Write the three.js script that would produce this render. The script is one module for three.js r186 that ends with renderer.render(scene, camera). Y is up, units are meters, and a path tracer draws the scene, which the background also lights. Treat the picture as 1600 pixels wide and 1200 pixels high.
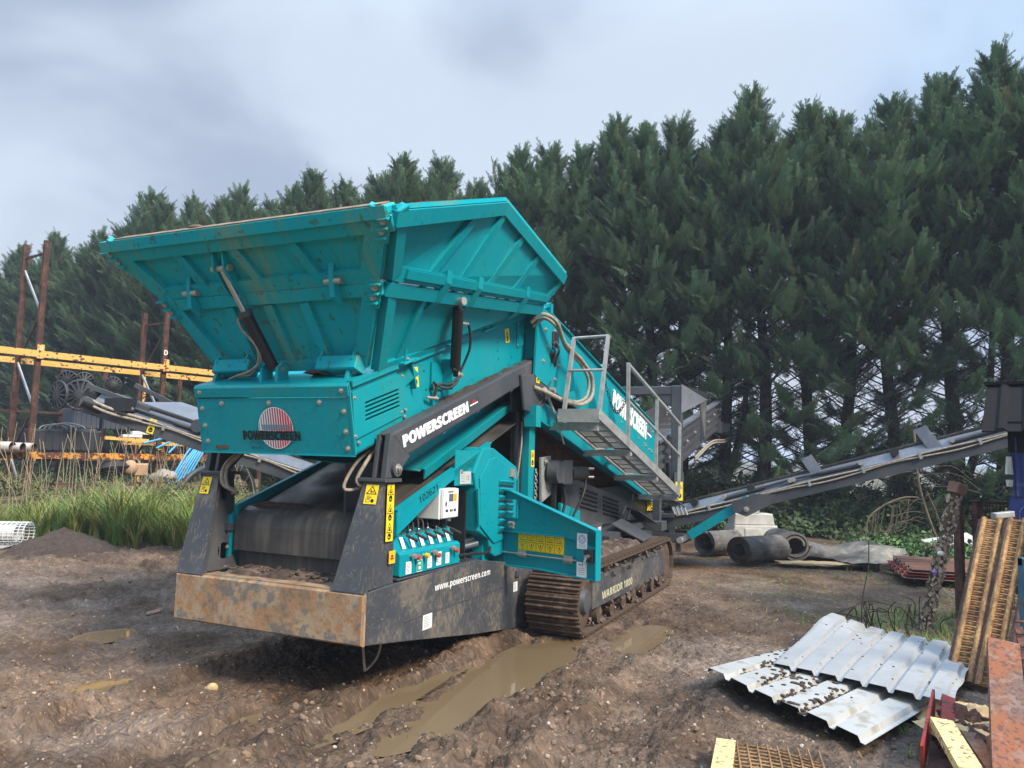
import * as THREE from 'three';
import { mergeGeometries } from 'three/addons/utils/BufferGeometryUtils.js';

// ---------- camera, sky, sun, exposure ----------
const scene = new THREE.Scene();
const camera = new THREE.PerspectiveCamera(53.13, 4 / 3, 0.1, 3000);
camera.position.set(0, 1.6, 0);
camera.rotation.set(THREE.MathUtils.degToRad(5.12), 0, THREE.MathUtils.degToRad(1.46), 'XYZ');
const renderer = new THREE.WebGLRenderer({ antialias: true });
renderer.toneMapping = THREE.LinearToneMapping;
renderer.toneMappingExposure = 3.9;
renderer.shadowMap.enabled = true;
const sun = new THREE.DirectionalLight(0xfff1de, 1.5);
sun.position.set(22, 28, 14);
sun.target.position.set(0, 0, -8);
sun.castShadow = true;
sun.shadow.radius = 30;
sun.shadow.mapSize.set(4096, 4096);
Object.assign(sun.shadow.camera, { left: -30, right: 30, top: 30, bottom: -30, near: 1, far: 120 });
scene.add(sun, sun.target);
scene.fog = new THREE.FogExp2(new THREE.Color().setRGB(0.72, 0.80, 0.95), 0.0016);

// ---------- random numbers and noise ----------
function rng(seed) { let a = seed >>> 0; return () => { a = (a + 0x6D2B79F5) | 0; let t = Math.imul(a ^ (a >>> 15), 1 | a); t = (t + Math.imul(t ^ (t >>> 7), 61 | t)) ^ t; return ((t ^ (t >>> 14)) >>> 0) / 4294967296; }; }
const hash = (x, y, s) => { let h = Math.imul(x | 0, 374761393) ^ Math.imul(y | 0, 668265263) ^ Math.imul(s | 0, 974634177); h = Math.imul(h ^ (h >>> 13), 1274126177); return ((h ^ (h >>> 16)) >>> 0) / 4294967296; };
function vn(x, y, s = 0, per = 0) {                       // value noise, tiles every `per` cells
  const ix = Math.floor(x), iy = Math.floor(y), fx = x - ix, fy = y - iy, u = fx * fx * (3 - 2 * fx), v = fy * fy * (3 - 2 * fy);
  const w = (a) => per ? ((a % per) + per) % per : a;
  const a = hash(w(ix), w(iy), s), b = hash(w(ix + 1), w(iy), s), c = hash(w(ix), w(iy + 1), s), d = hash(w(ix + 1), w(iy + 1), s);
  return a + (b - a) * u + (c - a) * v + (a - b - c + d) * u * v;
}
function fbm(x, y, oct, s = 0, per = 0, gain = 0.5) { let t = 0, a = 1, n = 0; for (let i = 0; i < oct; i++) { t += a * vn(x, y, s + i * 17, per); n += a; a *= gain; x *= 2; y *= 2; per *= 2; } return t / n; }
const sm = (a, b, x) => { const t = Math.min(1, Math.max(0, (x - a) / (b - a))); return t * t * (3 - 2 * t); };
const mix = (a, b, t) => a + (b - a) * t;
const mix3 = (a, b, t) => [mix(a[0], b[0], t), mix(a[1], b[1], t), mix(a[2], b[2], t)];
const V = (x, y, z) => new THREE.Vector3(x, y, z);

// sky: an overcast dome, brighter towards the zenith, with soft torn cloud
{
  const W = 1024, Hh = 512, data = new Float32Array(W * Hh * 4);
  for (let j = 0; j < Hh; j++) for (let i = 0; i < W; i++) {
    const ph = (i / W - 0.5) * 2 * Math.PI, th = ((j + 0.5) / Hh - 0.5) * Math.PI, y = Math.sin(th), cx = Math.cos(ph) * Math.cos(th), cz = Math.sin(ph) * Math.cos(th);
    const k = 1 / (Math.max(y, 0) + 0.42), px = cx * k * 1.5, pz = cz * k * 1.5;
    const warp = fbm(px * 1.1 + 5, pz * 1.1 + 9, 3, 40) - 0.5;
    const n1 = fbm(px * 1.25 + warp * 1.0 + 31, pz * 1.7 + warp * 1.2 + 11, 6, 3, 0, 0.52), n2 = fbm(px * 0.6 + 70, pz * 0.7 + 20, 3, 9);
    const bright = sm(0.36, 0.64, n1), blue = sm(0.36, 0.58, n2 + 0.3 * cx);
    let c = mix3([0.43, 0.515, 0.67], [0.65, 0.755, 0.90], bright);
    c = mix3(c, mix3([0.35, 0.495, 0.77], [0.57, 0.76, 1.0], bright), 0.9 * blue);
    const hor = sm(0.30, 0.02, y);
    c = mix3(c, [0.80, 0.80, 0.83], 0.5 * hor);
    const z = 0.262 * (1 + 3.4 * sm(0.46, 1, y));
    if (y < 0) c = mix3(c, [0.12, 0.10, 0.085], sm(0, -0.06, y));
    const o = (j * W + i) * 4;
    data[o] = c[0] * z; data[o + 1] = c[1] * z; data[o + 2] = c[2] * z; data[o + 3] = 1;
  }
  const t = new THREE.DataTexture(data, W, Hh, THREE.RGBAFormat, THREE.FloatType);
  t.mapping = THREE.EquirectangularReflectionMapping; t.magFilter = t.minFilter = THREE.LinearFilter; t.wrapS = THREE.RepeatWrapping; t.needsUpdate = true;
  scene.background = t; scene.environment = t;
}

// ---------- textures ----------
const clamp8 = (x) => Math.max(0, Math.min(255, x));
function tex(n, metres, fn, srgb = true) {
  const d = new Uint8Array(n * n * 4);
  for (let j = 0; j < n; j++) for (let i = 0; i < n; i++) { const c = fn(i / n, j / n), o = (j * n + i) * 4; d[o] = clamp8(c[0]); d[o + 1] = clamp8(c[1]); d[o + 2] = clamp8(c[2]); d[o + 3] = c[3] === undefined ? 255 : clamp8(c[3]); }
  const t = new THREE.DataTexture(d, n, n, THREE.RGBAFormat);
  t.wrapS = t.wrapT = THREE.RepeatWrapping; t.magFilter = THREE.LinearFilter; t.minFilter = THREE.LinearMipmapLinearFilter; t.generateMipmaps = true;
  if (srgb) t.colorSpace = THREE.SRGBColorSpace;
  t.repeat.set(1 / metres, 1 / metres); t.needsUpdate = true; return t;
}
// one grey map per surface drives roughness (g) and relief (r)
const grey = (n, m, fn) => tex(n, m, (u, v) => { const g = fn(u, v); return Array.isArray(g) ? [g[0], g[1], g[0]] : [g, g, g]; }, false);
function std(name, o) { const m = new THREE.MeshStandardMaterial(o); m.name = name; return m; }
function phys(name, o) { const m = new THREE.MeshPhysicalMaterial(o); m.name = name; return m; }
const F = (u, v, s, oct, seed, gain = 0.55) => fbm(u * s, v * s, oct, seed, s, gain);
const scratch = (() => {                                    // short random strokes, tiling, 512 square
  const n = 512; return (count, seed, len, vert) => { const b = new Float32Array(n * n), r = rng(seed);
    for (let k = 0; k < count; k++) { let x = r() * n, y = r() * n, a = (vert ? Math.PI / 2 : 0) + (r() - 0.5) * (vert ? 0.7 : 6.3), l = len * (0.3 + r()), w = 0.4 + 0.6 * r();
      for (let i = 0; i < l; i++) { b[(((y | 0) + n) % n) * n + (((x | 0) + n) % n)] = w; x += Math.cos(a); y += Math.sin(a); a += (r() - 0.5) * 0.12; if (x < 0) x += n; if (y < 0) y += n; } }
    return (u, v) => b[(((v * n) | 0) % n) * n + (((u * n) | 0) % n)]; };
})();
const M = {};
{
  const relief = (seed, s, a, b) => grey(256, 1, (u, v) => [255 * F(u, v, s, 4, seed), 255 * mix(a, b, F(u, v, 6, 4, seed + 5))]);
  const scT = scratch(420, 31, 16, false), scV = scratch(260, 37, 40, true);
  const tealFn = (dirt, seed) => (u, v) => {
    const streak = F(u, 0.5 + v * 0.0, 48, 2, seed + 3) * 0.6 + fbm(u * 64, v * 3, 3, seed + 8, 64) * 0.4, cloud = F(u, v, 4, 5, seed), fine = F(u, v, 40, 3, seed + 2);
    const d = dirt * sm(0.42, 0.82, cloud * 0.62 + streak * 0.42) + dirt * 0.35 * sm(0.62, 0.8, fine);
    let c = mix3([0, 133, 147], [2, 151, 161], cloud); c = mix3(c, [134, 124, 104], Math.min(0.75, d)); c = mix3(c, [132, 168, 162], 0.4 * scT(u, v) * sm(0.4, 0.6, F(u, v, 3, 2, seed + 11))); c = mix3(c, [104, 84, 62], dirt * 0.7 * scV(u, v)); return mix3(c, [98, 66, 46], dirt * 0.8 * sm(0.72, 0.8, F(u, v, 56, 3, seed + 14)));
  };
  const rl = relief(11, 24, 0.28, 0.5);
  M.teal = phys('teal_paint', { specularIntensity: 0.4, map: tex(512, 2, tealFn(0.24, 21)), roughnessMap: rl, roughness: 1, bumpMap: rl, bumpScale: 0.0006 });
  const rl2 = relief(13, 24, 0.4, 0.75);
  M.tealDusty = phys('dusty_teal_paint', { specularIntensity: 0.35, color: new THREE.Color(1.42, 1.42, 1.42), map: tex(512, 2.3, tealFn(0.62, 77)), roughnessMap: rl2, roughness: 1, bumpMap: rl2, bumpScale: 0.001 });
  const sc = scratch(520, 5, 22, true), sc2 = scratch(700, 9, 10, false);
  const darkFn = (wear) => (u, v) => {
    const n = F(u, v, 5, 5, 51), f = F(u, v, 60, 2, 55); let c = mix3([54, 58, 63], [76, 79, 83], n);
    c = mix3(c, [132, 118, 98], wear * 0.6 * sm(0.46, 0.72, n * 0.7 + f * 0.3)); c = mix3(c, [190, 164, 128], wear * 0.9 * Math.max(sc(u, v) * sm(0.35, 0.6, F(u, v, 3, 2, 66)), sc2(u, v) * 0.7));
    return c;
  };
  const rl3 = relief(17, 30, 0.4, 0.7);
  M.dark = std('dark_grey_paint', { map: tex(512, 2, darkFn(0.22)), roughnessMap: rl3, roughness: 1, bumpMap: rl3, bumpScale: 0.0008 });
  M.darkWorn = std('scratched_dark_grey_paint', { map: tex(512, 1.6, darkFn(1)), roughnessMap: rl3, roughness: 1, bumpMap: rl3, bumpScale: 0.0015 });
  const rl4 = relief(19, 40, 0.7, 0.95);
  M.rustBeam = std('rusted_grey_steel', { map: tex(512, 1.3, (u, v) => { const n = F(u, v, 4, 5, 91), f = F(u, v, 50, 3, 92), g = F(u, v, 11, 4, 97);
    let c = mix3([118, 98, 78], [154, 122, 88], sm(0.3, 0.6, n * 0.5 + f * 0.5)); c = mix3(c, [160, 142, 116], 0.8 * sm(0.42, 0.66, g)); c = mix3(c, [92, 94, 94], 0.75 * sm(0.52, 0.66, F(u, v, 22, 4, 99) * 0.6 + n * 0.4)); c = mix3(c, [150, 96, 54], 0.5 * sm(0.6, 0.7, f)); return mix3(c, [200, 184, 156], 0.5 * sc2(u, v)); }), roughnessMap: rl4, roughness: 1, bumpMap: rl4, bumpScale: 0.002 });
  const rustFn = (a, b, seed) => (u, v) => { const n = F(u, v, 5, 5, seed), f = F(u, v, 48, 3, seed + 1); return mix3(a, b, sm(0.25, 0.75, n * 0.6 + f * 0.4)); };
  M.rust = std('brown_rusted_steel', { map: tex(256, 0.8, rustFn([52, 34, 28], [112, 72, 52], 101)), roughnessMap: rl4, roughness: 1, bumpMap: rl4, bumpScale: 0.002 });
  M.rustOrange = std('orange_rusted_steel', { map: tex(512, 0.9, (u, v) => { const n = F(u, v, 3, 5, 111), f = F(u, v, 60, 3, 112); let c = mix3([104, 78, 64], [132, 78, 46], sm(0.42, 0.68, n)); c = mix3(c, [74, 54, 46], 0.75 * sm(0.5, 0.72, f)); return mix3(c, [132, 112, 100], 0.55 * sm(0.56, 0.68, F(u, v, 24, 3, 114))); }), roughnessMap: rl4, roughness: 1, bumpMap: rl4, bumpScale: 0.003 });
  M.tanRust = std('tan_rusted_wire', { map: tex(256, 0.7, rustFn([92, 64, 36], [172, 134, 84], 121)), roughnessMap: rl4, roughness: 1, bumpMap: rl4, bumpScale: 0.003 });
  M.yellowSteel = std('chipped_yellow_paint', { map: tex(512, 1.5, (u, v) => { const n = F(u, v, 6, 5, 131), f = F(u, v, 40, 3, 132); let c = mix3([206, 158, 78], [228, 186, 108], n); return mix3(c, [92, 54, 38], sm(0.56, 0.63, n * 0.5 + f * 0.5)); }), roughnessMap: rl4, roughness: 1 });
  M.yellowRust = std('rusted_yellow_paint', { map: tex(512, 1.3, (u, v) => { const n = F(u, v, 5, 5, 141), f = F(u, v, 30, 3, 142); let c = mix3([196, 132, 40], [222, 164, 66], f); return mix3(c, [86, 52, 42], sm(0.44, 0.52, n * 0.65 + f * 0.35)); }), roughnessMap: rl4, roughness: 1, bumpMap: rl4, bumpScale: 0.003 });
  const rl5 = grey(256, 0.5, (u, v) => [255 * F(u, v, 20, 3, 151), 255 * mix(0.35, 0.62, F(u, v, 8, 4, 152))]);
  M.galv = std('galvanised_steel', { map: tex(256, 0.6, (u, v) => { const n = F(u, v, 9, 3, 161), g = F(u, v, 3, 4, 162); return mix3(mix3([140, 142, 140], [186, 186, 180], n), [136, 120, 98], 0.35 * sm(0.5, 0.75, g)); }), roughnessMap: rl5, roughness: 1, metalness: 0.35 });
  M.zinc = std('zinc_bolt', { color: new THREE.Color().setRGB(0.46, 0.43, 0.37), roughness: 0.45, metalness: 0.6 });
  M.chrome = std('bright_rod', { color: new THREE.Color().setRGB(0.5, 0.5, 0.5), roughness: 0.25, metalness: 0.9 });
  M.black = std('black_paint', { color: new THREE.Color().setRGB(0.018, 0.019, 0.021), roughness: 0.45 });
  M.hoseBlack = std('black_rubber_hose', { color: new THREE.Color().setRGB(0.022, 0.022, 0.023), roughness: 0.6 });
  M.hoseTan = std('dusty_hose_sleeve', { map: tex(128, 0.2, (u, v) => mix3([120, 110, 96], [176, 166, 148], F(u, v, 10, 3, 171))), roughness: 0.8 });
  const rl6 = grey(512, 2, (u, v) => [255 * F(u, v, 60, 3, 181), 255 * mix(0.28, 0.72, sm(0.3, 0.7, F(u, v, 4, 4, 182)))]);
  M.belt = std('worn_black_belt', { map: tex(512, 2, (u, v) => { const n = F(u, v, 4, 5, 191), st = fbm(u * 40, v * 2, 3, 195, 40); let c = mix3([46, 45, 44], [74, 71, 66], n); return mix3(c, [118, 110, 96], 0.55 * sm(0.52, 0.75, st * 0.5 + n * 0.5)); }), roughnessMap: rl6, roughness: 1, bumpMap: rl6, bumpScale: 0.001 });
  M.beltOld = std('dusty_grey_belting', { map: tex(512, 1.5, (u, v) => { const n = F(u, v, 4, 5, 201), f = F(u, v, 26, 3, 202); let c = mix3([42, 41, 40], [94, 91, 85], sm(0.3, 0.7, n)); return mix3(c, [128, 122, 110], 0.6 * sm(0.55, 0.75, f * 0.6 + n * 0.4)); }), roughness: 0.85, bumpMap: rl6, bumpScale: 0.004 });
  M.white = std('white_paint', { map: tex(128, 1, (u, v) => mix3([196, 196, 192], [222, 222, 218], F(u, v, 5, 4, 211))), roughness: 0.45 });
  const mudR = grey(512, 1, (u, v) => [255 * F(u, v, 14, 5, 221, 0.6), 255 * mix(0.55, 0.95, F(u, v, 6, 4, 222))]);
  M.mud = std('drying_mud', { map: tex(512, 1, (u, v) => mix3([62, 50, 41], [116, 98, 82], sm(0.25, 0.75, F(u, v, 8, 5, 231)))), roughnessMap: mudR, roughness: 1, bumpMap: mudR, bumpScale: 0.012 });
  M.trackSteel = std('muddy_track_steel', { map: tex(512, 0.8, (u, v) => { const n = F(u, v, 5, 5, 241); return mix3(mix3([56, 43, 34], [104, 84, 66], n), [126, 110, 94], 0.6 * sm(0.55, 0.7, F(u, v, 18, 3, 242))); }), roughnessMap: mudR, roughness: 0.95, bumpMap: mudR, bumpScale: 0.006 });
  M.concrete = std('weathered_pale_plastic', { map: tex(256, 1.5, (u, v) => mix3([150, 148, 138], [196, 194, 184], sm(0.2, 0.8, F(u, v, 5, 5, 251)))), roughness: 0.8 });
  M.blueBox = std('blue_painted_steel', { map: tex(256, 1.2, (u, v) => mix3(mix3([26, 40, 92], [34, 52, 112], F(u, v, 5, 4, 261)), [120, 110, 100], 0.5 * sm(0.66, 0.74, F(u, v, 26, 3, 262)))), roughness: 0.5 });
  M.bluePeel = std('peeling_blue_paint', { map: tex(512, 0.8, (u, v) => { const n = F(u, v, 5, 5, 271), f = F(u, v, 30, 3, 272); return mix3(mix3([30, 78, 104], [58, 110, 132], n), [98, 70, 54], 0.9 * sm(0.53, 0.6, n * 0.4 + f * 0.6)); }), roughnessMap: rl4, roughness: 1 });
  M.red = std('chipped_red_paint', { map: tex(256, 0.7, (u, v) => { const n = F(u, v, 6, 4, 281); return mix3(mix3([116, 30, 24], [148, 42, 32], n), [70, 42, 34], sm(0.55, 0.66, F(u, v, 14, 4, 282))); }), roughness: 0.6 });
  M.redBrown = std('faded_red_brown_sheet', { map: tex(256, 1.2, (u, v) => { const n = F(u, v, 5, 4, 291); return mix3([92, 62, 52], [150, 112, 94], n); }), roughness: 0.8 });
  M.wood = std('weathered_wood', { map: tex(512, 1.2, (u, v) => { const g = fbm(u * 6, v * 60, 4, 301, 6) * 0.0 + F(u, v, 6, 3, 302) * 0.4 + fbm(u * 8, v * 64, 3, 303, 8) * 0.6; return mix3([70, 62, 52], [138, 126, 106], sm(0.25, 0.75, g)); }), roughness: 0.9 });
  M.sheet = std('pale_profiled_steel', { map: tex(512, 1.6, (u, v) => { const n = F(u, v, 4, 5, 311), f = F(u, v, 30, 3, 312); let c = mix3([150, 151, 150], [174, 175, 172], n); c = mix3(c, [124, 112, 92], 0.45 * sm(0.56, 0.74, n * 0.6 + f * 0.4)); return c; }), roughnessMap: rl5, roughness: 0.9, metalness: 0.1 });
  M.sheetDirty = std('dirty_profiled_steel', { map: tex(512, 1.6, (u, v) => { const n = F(u, v, 3, 5, 321), f = F(u, v, 24, 4, 322); let c = mix3([156, 156, 150], [182, 182, 176], n); return mix3(c, [124, 112, 90], 0.5 * sm(0.5, 0.66, n * 0.5 + f * 0.5)); }), roughnessMap: rl5, roughness: 0.95 });
  M.bark = std('dark_bark', { map: tex(256, 1, (u, v) => mix3([28, 23, 19], [62, 50, 40], sm(0.25, 0.75, fbm(u * 24, v * 5, 4, 331, 24) * 0.0 + F(u, v, 8, 4, 332)))), roughness: 0.95 });
  M.deadWood = std('pale_dead_wood', { map: tex(128, 0.5, (u, v) => mix3([66, 54, 42], [112, 96, 78], F(u, v, 8, 4, 341))), roughness: 0.9 });
  const leafy = (r, g, b, rough = 0.75) => ({ color: new THREE.Color().setRGB(r, g, b), roughness: rough, side: THREE.DoubleSide });
  M.conifer = new THREE.MeshPhysicalMaterial({ ...leafy(0.076, 0.140, 0.062, 0.9), transmission: 0.3, thickness: 0 }); M.conifer.name = 'conifer_foliage';
  M.leaf = std('bramble_leaf', leafy(0.045, 0.085, 0.028));
  M.grass = std('grass_blade', leafy(0.15, 0.23, 0.045, 0.6));
  M.aqua = std('blue_plastic_pipe', { color: new THREE.Color().setRGB(0.06, 0.33, 0.55), roughness: 0.4 });
  M.plastic = std('black_plastic', { color: new THREE.Color().setRGB(0.03, 0.032, 0.036), roughness: 0.5 });
  M.plasticBlue = std('slate_plastic_crate', { color: new THREE.Color().setRGB(0.055, 0.065, 0.085), roughness: 0.6 });
  M.yellow = std('yellow_knob', { color: new THREE.Color().setRGB(0.7, 0.5, 0.02), roughness: 0.4 });
  M.redKnob = std('red_knob', { color: new THREE.Color().setRGB(0.45, 0.08, 0.07), roughness: 0.4 });
  M.water = new THREE.MeshPhysicalMaterial({ color: new THREE.Color().setRGB(0.165, 0.115, 0.062), roughness: 0.03, ior: 1.33 }); M.water.name = 'muddy_water';
  M.sand = std('pale_sand', { map: tex(256, 0.5, (u, v) => mix3([150, 124, 84], [206, 182, 136], F(u, v, 14, 4, 351))), roughness: 1, bumpMap: mudR, bumpScale: 0.01 });
  M.soil = std('dark_soil', { map: tex(256, 0.6, (u, v) => mix3([46, 37, 31], [82, 68, 56], F(u, v, 18, 4, 361))), roughness: 1, bumpMap: mudR, bumpScale: 0.012 });
  M.lichen = std('flaky_dead_scale', { color: new THREE.Color().setRGB(0.34, 0.265, 0.19), roughness: 0.9, side: THREE.DoubleSide });
}
// ---------- building helpers ----------
const used = {};
function numbered(n) { if (!(n in used)) { used[n] = 0; return n; } used[n]++; return n + '_' + String(used[n]).padStart(3, '0'); }
function tag(o, label, category, group) { o.userData.label = label; if (category) o.userData.category = category; if (group) o.userData.group = group; return o; }
function boxUV(g) {                                        // uv in metres, by the axis each face looks along
  const p = g.attributes.position, uv = new Float32Array(p.count * 2), a = V(), b = V(), c = V(), n = V();
  for (let i = 0; i < p.count; i += 3) {
    a.fromBufferAttribute(p, i); b.fromBufferAttribute(p, i + 1); c.fromBufferAttribute(p, i + 2); n.copy(b).sub(a).cross(c.sub(a));
    const ax = Math.abs(n.x), ay = Math.abs(n.y), az = Math.abs(n.z);
    for (let k = 0; k < 3; k++) { const x = p.getX(i + k), y = p.getY(i + k), z = p.getZ(i + k), o = (i + k) * 2;
      if (ax >= ay && ax >= az) { uv[o] = z; uv[o + 1] = y; } else if (ay >= az) { uv[o] = x; uv[o + 1] = z; } else { uv[o] = x; uv[o + 1] = y; } }
  }
  g.setAttribute('uv', new THREE.BufferAttribute(uv, 2)); return g;
}
function clean(g) { if (g.index) g = g.toNonIndexed(); for (const k of Object.keys(g.attributes)) if (k !== 'position' && k !== 'normal') g.deleteAttribute(k); if (!g.attributes.normal) g.computeVertexNormals(); g.clearGroups(); return g; }
function fuse(geos) { const l = [].concat(geos).flat(9).map(clean); return boxUV(l.length > 1 ? mergeGeometries(l) : l[0]); }
function mesh(name, geo, mat, parent) { const m = new THREE.Mesh(geo, mat); m.name = name; m.castShadow = m.receiveShadow = true; if (parent) parent.add(m); return m; }
const part = (parent, name, geos, mat) => mesh(name, fuse(geos), mat, parent);
function grp(parent, name) { const g = new THREE.Group(); g.name = name; parent.add(g); return g; }
function thing(name, label, category, pos = [0, 0, 0], turn = 0, group) { const g = new THREE.Group(); g.name = numbered(name); scene.add(g); g.position.set(...pos); g.rotation.y = turn; return tag(g, label, category, group); }
function single(name, geos, mat, label, category, group) { const m = mesh(numbered(name), fuse(geos), mat, scene); return tag(m, label, category, group); }
function poly(tris) { const g = new THREE.BufferGeometry(); g.setAttribute('position', new THREE.BufferAttribute(new Float32Array(tris.flat(2)), 3)); g.computeVertexNormals(); return g; }
const A3 = (v) => Array.isArray(v) ? v : [v.x, v.y, v.z];
function prism(pts, t) {                                   // a polygon in space pushed along t, closed
  const P = pts.map((p) => V(...A3(p))), T = V(...A3(t)), n = V();
  for (let i = 1; i < P.length - 1; i++) n.add(P[i].clone().sub(P[0]).cross(P[i + 1].clone().sub(P[0])));
  if (n.dot(T) > 0) P.reverse();
  const Q = P.map((p) => p.clone().add(T)), tr = [], L = P.length;
  for (let i = 1; i < L - 1; i++) { tr.push([P[0], P[i], P[i + 1]], [Q[0], Q[i + 1], Q[i]]); }
  for (let i = 0; i < L; i++) { const j = (i + 1) % L; tr.push([P[i], Q[i], Q[j]], [P[i], Q[j], P[j]]); }
  return poly(tr.map((q) => q.map(A3)));
}
function hex8(b, t) { const q = (a, b2, c, d) => [[a, b2, c], [a, c, d]]; return poly([...q(b[3], b[2], b[1], b[0]), ...q(...t), ...[0, 1, 2, 3].flatMap((i) => { const j = (i + 1) % 4; return q(b[i], b[j], t[j], t[i]); })]); }
function box(w, h, d, x = 0, y = 0, z = 0, rx = 0, ry = 0, rz = 0, c = 0) {   // a box with chamfered edges (c)
  let g;
  if (c > 0) { const s = new THREE.Shape(); const X = w / 2 - c, Y = h / 2 - c; s.moveTo(-X, -Y); s.lineTo(X, -Y); s.lineTo(X, Y); s.lineTo(-X, Y); s.closePath(); g = new THREE.ExtrudeGeometry(s, { depth: d - 2 * c, bevelEnabled: true, bevelThickness: c, bevelSize: c, bevelSegments: 1 }); g.translate(0, 0, -(d - 2 * c) / 2); }
  else g = new THREE.BoxGeometry(w, h, d);
  g.applyMatrix4(new THREE.Matrix4().makeRotationFromEuler(new THREE.Euler(rx, ry, rz))); return g.translate(x, y, z);
}
function basisM(x, y, z, p) { return new THREE.Matrix4().makeBasis(x, y, z).setPosition(p); }
function bar(p, q, w, h, up = [0, 1, 0], c = 0) {            // box from p to q, w across, h along up
  p = V(...A3(p)); q = V(...A3(q)); const d = q.clone().sub(p), L = d.length(); d.normalize(); let u = V(...A3(up)); const s = u.clone().cross(d).normalize(); u = d.clone().cross(s);
  return box(w, h, L, 0, 0, 0, 0, 0, 0, c).applyMatrix4(basisM(s, u, d, p.add(q).multiplyScalar(0.5)));
}
function cyl(p, q, r, r2 = r, seg = 14, open = false) { p = V(...A3(p)); q = V(...A3(q)); const d = q.clone().sub(p), L = d.length(); const g = new THREE.CylinderGeometry(r2, r, L, seg, 1, open); g.applyQuaternion(new THREE.Quaternion().setFromUnitVectors(V(0, 1, 0), d.normalize())); return g.translate((p.x + q.x) / 2, (p.y + q.y) / 2, (p.z + q.z) / 2); }
function tube(pts, r, n = 0, seg = 7, closed = false) { return new THREE.TubeGeometry(new THREE.CatmullRomCurve3(pts.map((p) => V(...A3(p))), closed, 'centripetal'), n || pts.length * 6, r, seg, closed); }
// a plate whose outline is [z, y] points, from x0 to x1 (side view of the machine); holes are outlines too
function shapeOf(pts, holes = []) { const s = new THREE.Shape(pts.map(([a, b]) => new THREE.Vector2(a, b))); for (const h of holes) s.holes.push(new THREE.Path(h.map(([a, b]) => new THREE.Vector2(a, b)))); return s; }
function side(pts, x0, x1, c = 0, holes = []) {
  const flip = ([z, y]) => [-z, y], w = x1 - x0;
  const g = new THREE.ExtrudeGeometry(shapeOf(pts.map(flip), holes.map((h) => h.map(flip))), { depth: w - 2 * c, bevelEnabled: c > 0, bevelThickness: c, bevelSize: c, bevelOffset: -c, bevelSegments: 2 });
  return g.rotateY(Math.PI / 2).translate(x0 + c, 0, 0);
}
function front(pts, z0, z1, c = 0, holes = []) { return new THREE.ExtrudeGeometry(shapeOf(pts, holes), { depth: z1 - z0 - 2 * c, bevelEnabled: c > 0, bevelThickness: c, bevelSize: c, bevelOffset: -c, bevelSegments: 2 }).translate(0, 0, z0 + c); }
const oval = (cx, cy, w, h, n = 16) => Array.from({ length: n }, (_, i) => { const a = i / n * 2 * Math.PI, s = Math.sin(a), c = Math.cos(a), e = Math.min(w, h) / 2; return [cx + c * e + Math.sign(c) * Math.max(0, w / 2 - e), cy + s * e + Math.sign(s) * Math.max(0, h / 2 - e)]; });
function mir(g) { g = clean(g.clone()); const p = g.attributes.position, n = g.attributes.normal; for (const a of [p, n]) { for (let i = 0; i < a.count; i++) a.setX(i, -a.getX(i)); for (let i = 0; i < a.count; i += 3) { const t = [a.getX(i), a.getY(i), a.getZ(i)]; a.setXYZ(i, a.getX(i + 1), a.getY(i + 1), a.getZ(i + 1)); a.setXYZ(i + 1, ...t); } } return g; }
const slope = (x0, y0, x1, y1) => (x) => y0 + (y1 - y0) * (x - x0) / (x1 - x0);
function decal(parent, name, w, h, px, draw, pos, right, up, opaque = false, mat0) {
  const W = Math.max(16, Math.round(w * px)), Hh = Math.max(16, Math.round(h * px)), cv = document.createElement('canvas'); cv.width = W; cv.height = Hh; const c = cv.getContext('2d'); draw(c, W, Hh);
  const t = new THREE.CanvasTexture(cv); t.colorSpace = THREE.SRGBColorSpace; t.anisotropy = 8;
  const m = std(name + '_print', { map: t, roughness: 0.5, transparent: !opaque });
  return place(mesh(name, new THREE.PlaneGeometry(w, h), m, parent), pos, right, up);
}
function place(o, pos, right, up, off = 0.004) { const r = V(...A3(right)).normalize(), u0 = V(...A3(up)), n = r.clone().cross(u0).normalize(), u = n.clone().cross(r); o.quaternion.setFromRotationMatrix(new THREE.Matrix4().makeBasis(r, u, n)); o.position.set(...A3(pos)).addScaledVector(n, off); return o; }
const boltGeo = fuse([new THREE.CylinderGeometry(1.5, 1.5, 0.25, 12).translate(0, 0.12, 0), new THREE.CylinderGeometry(1, 1, 0.8, 6).translate(0, 0.6, 0), new THREE.CylinderGeometry(0.55, 0.55, 0.5, 8).translate(0, 1.1, 0)]);
function bolt(parent, pos, normal, r = 0.011, mat = M.zinc) { const b = mesh('bolt', boltGeo, mat, parent); b.position.set(...A3(pos)); b.quaternion.setFromUnitVectors(V(0, 1, 0), V(...A3(normal)).normalize()); b.scale.setScalar(r); return b; }
function lumps(nx, nz, w, d, h, seed, edge = 0.15) {        // a low heap of mud: a displaced sheet w x d
  const g = new THREE.PlaneGeometry(w, d, nx, nz).rotateX(-Math.PI / 2), p = g.attributes.position;
  for (let i = 0; i < p.count; i++) { const x = p.getX(i), z = p.getZ(i), e = Math.min(sm(0, edge, 0.5 - Math.abs(x / w)), sm(0, edge, 0.5 - Math.abs(z / d))); p.setY(i, h * e * (0.35 + 0.9 * fbm(x * 9 + 50, z * 9 + 50, 4, seed)) - 0.01); }
  g.computeVertexNormals(); return g;
}
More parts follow.
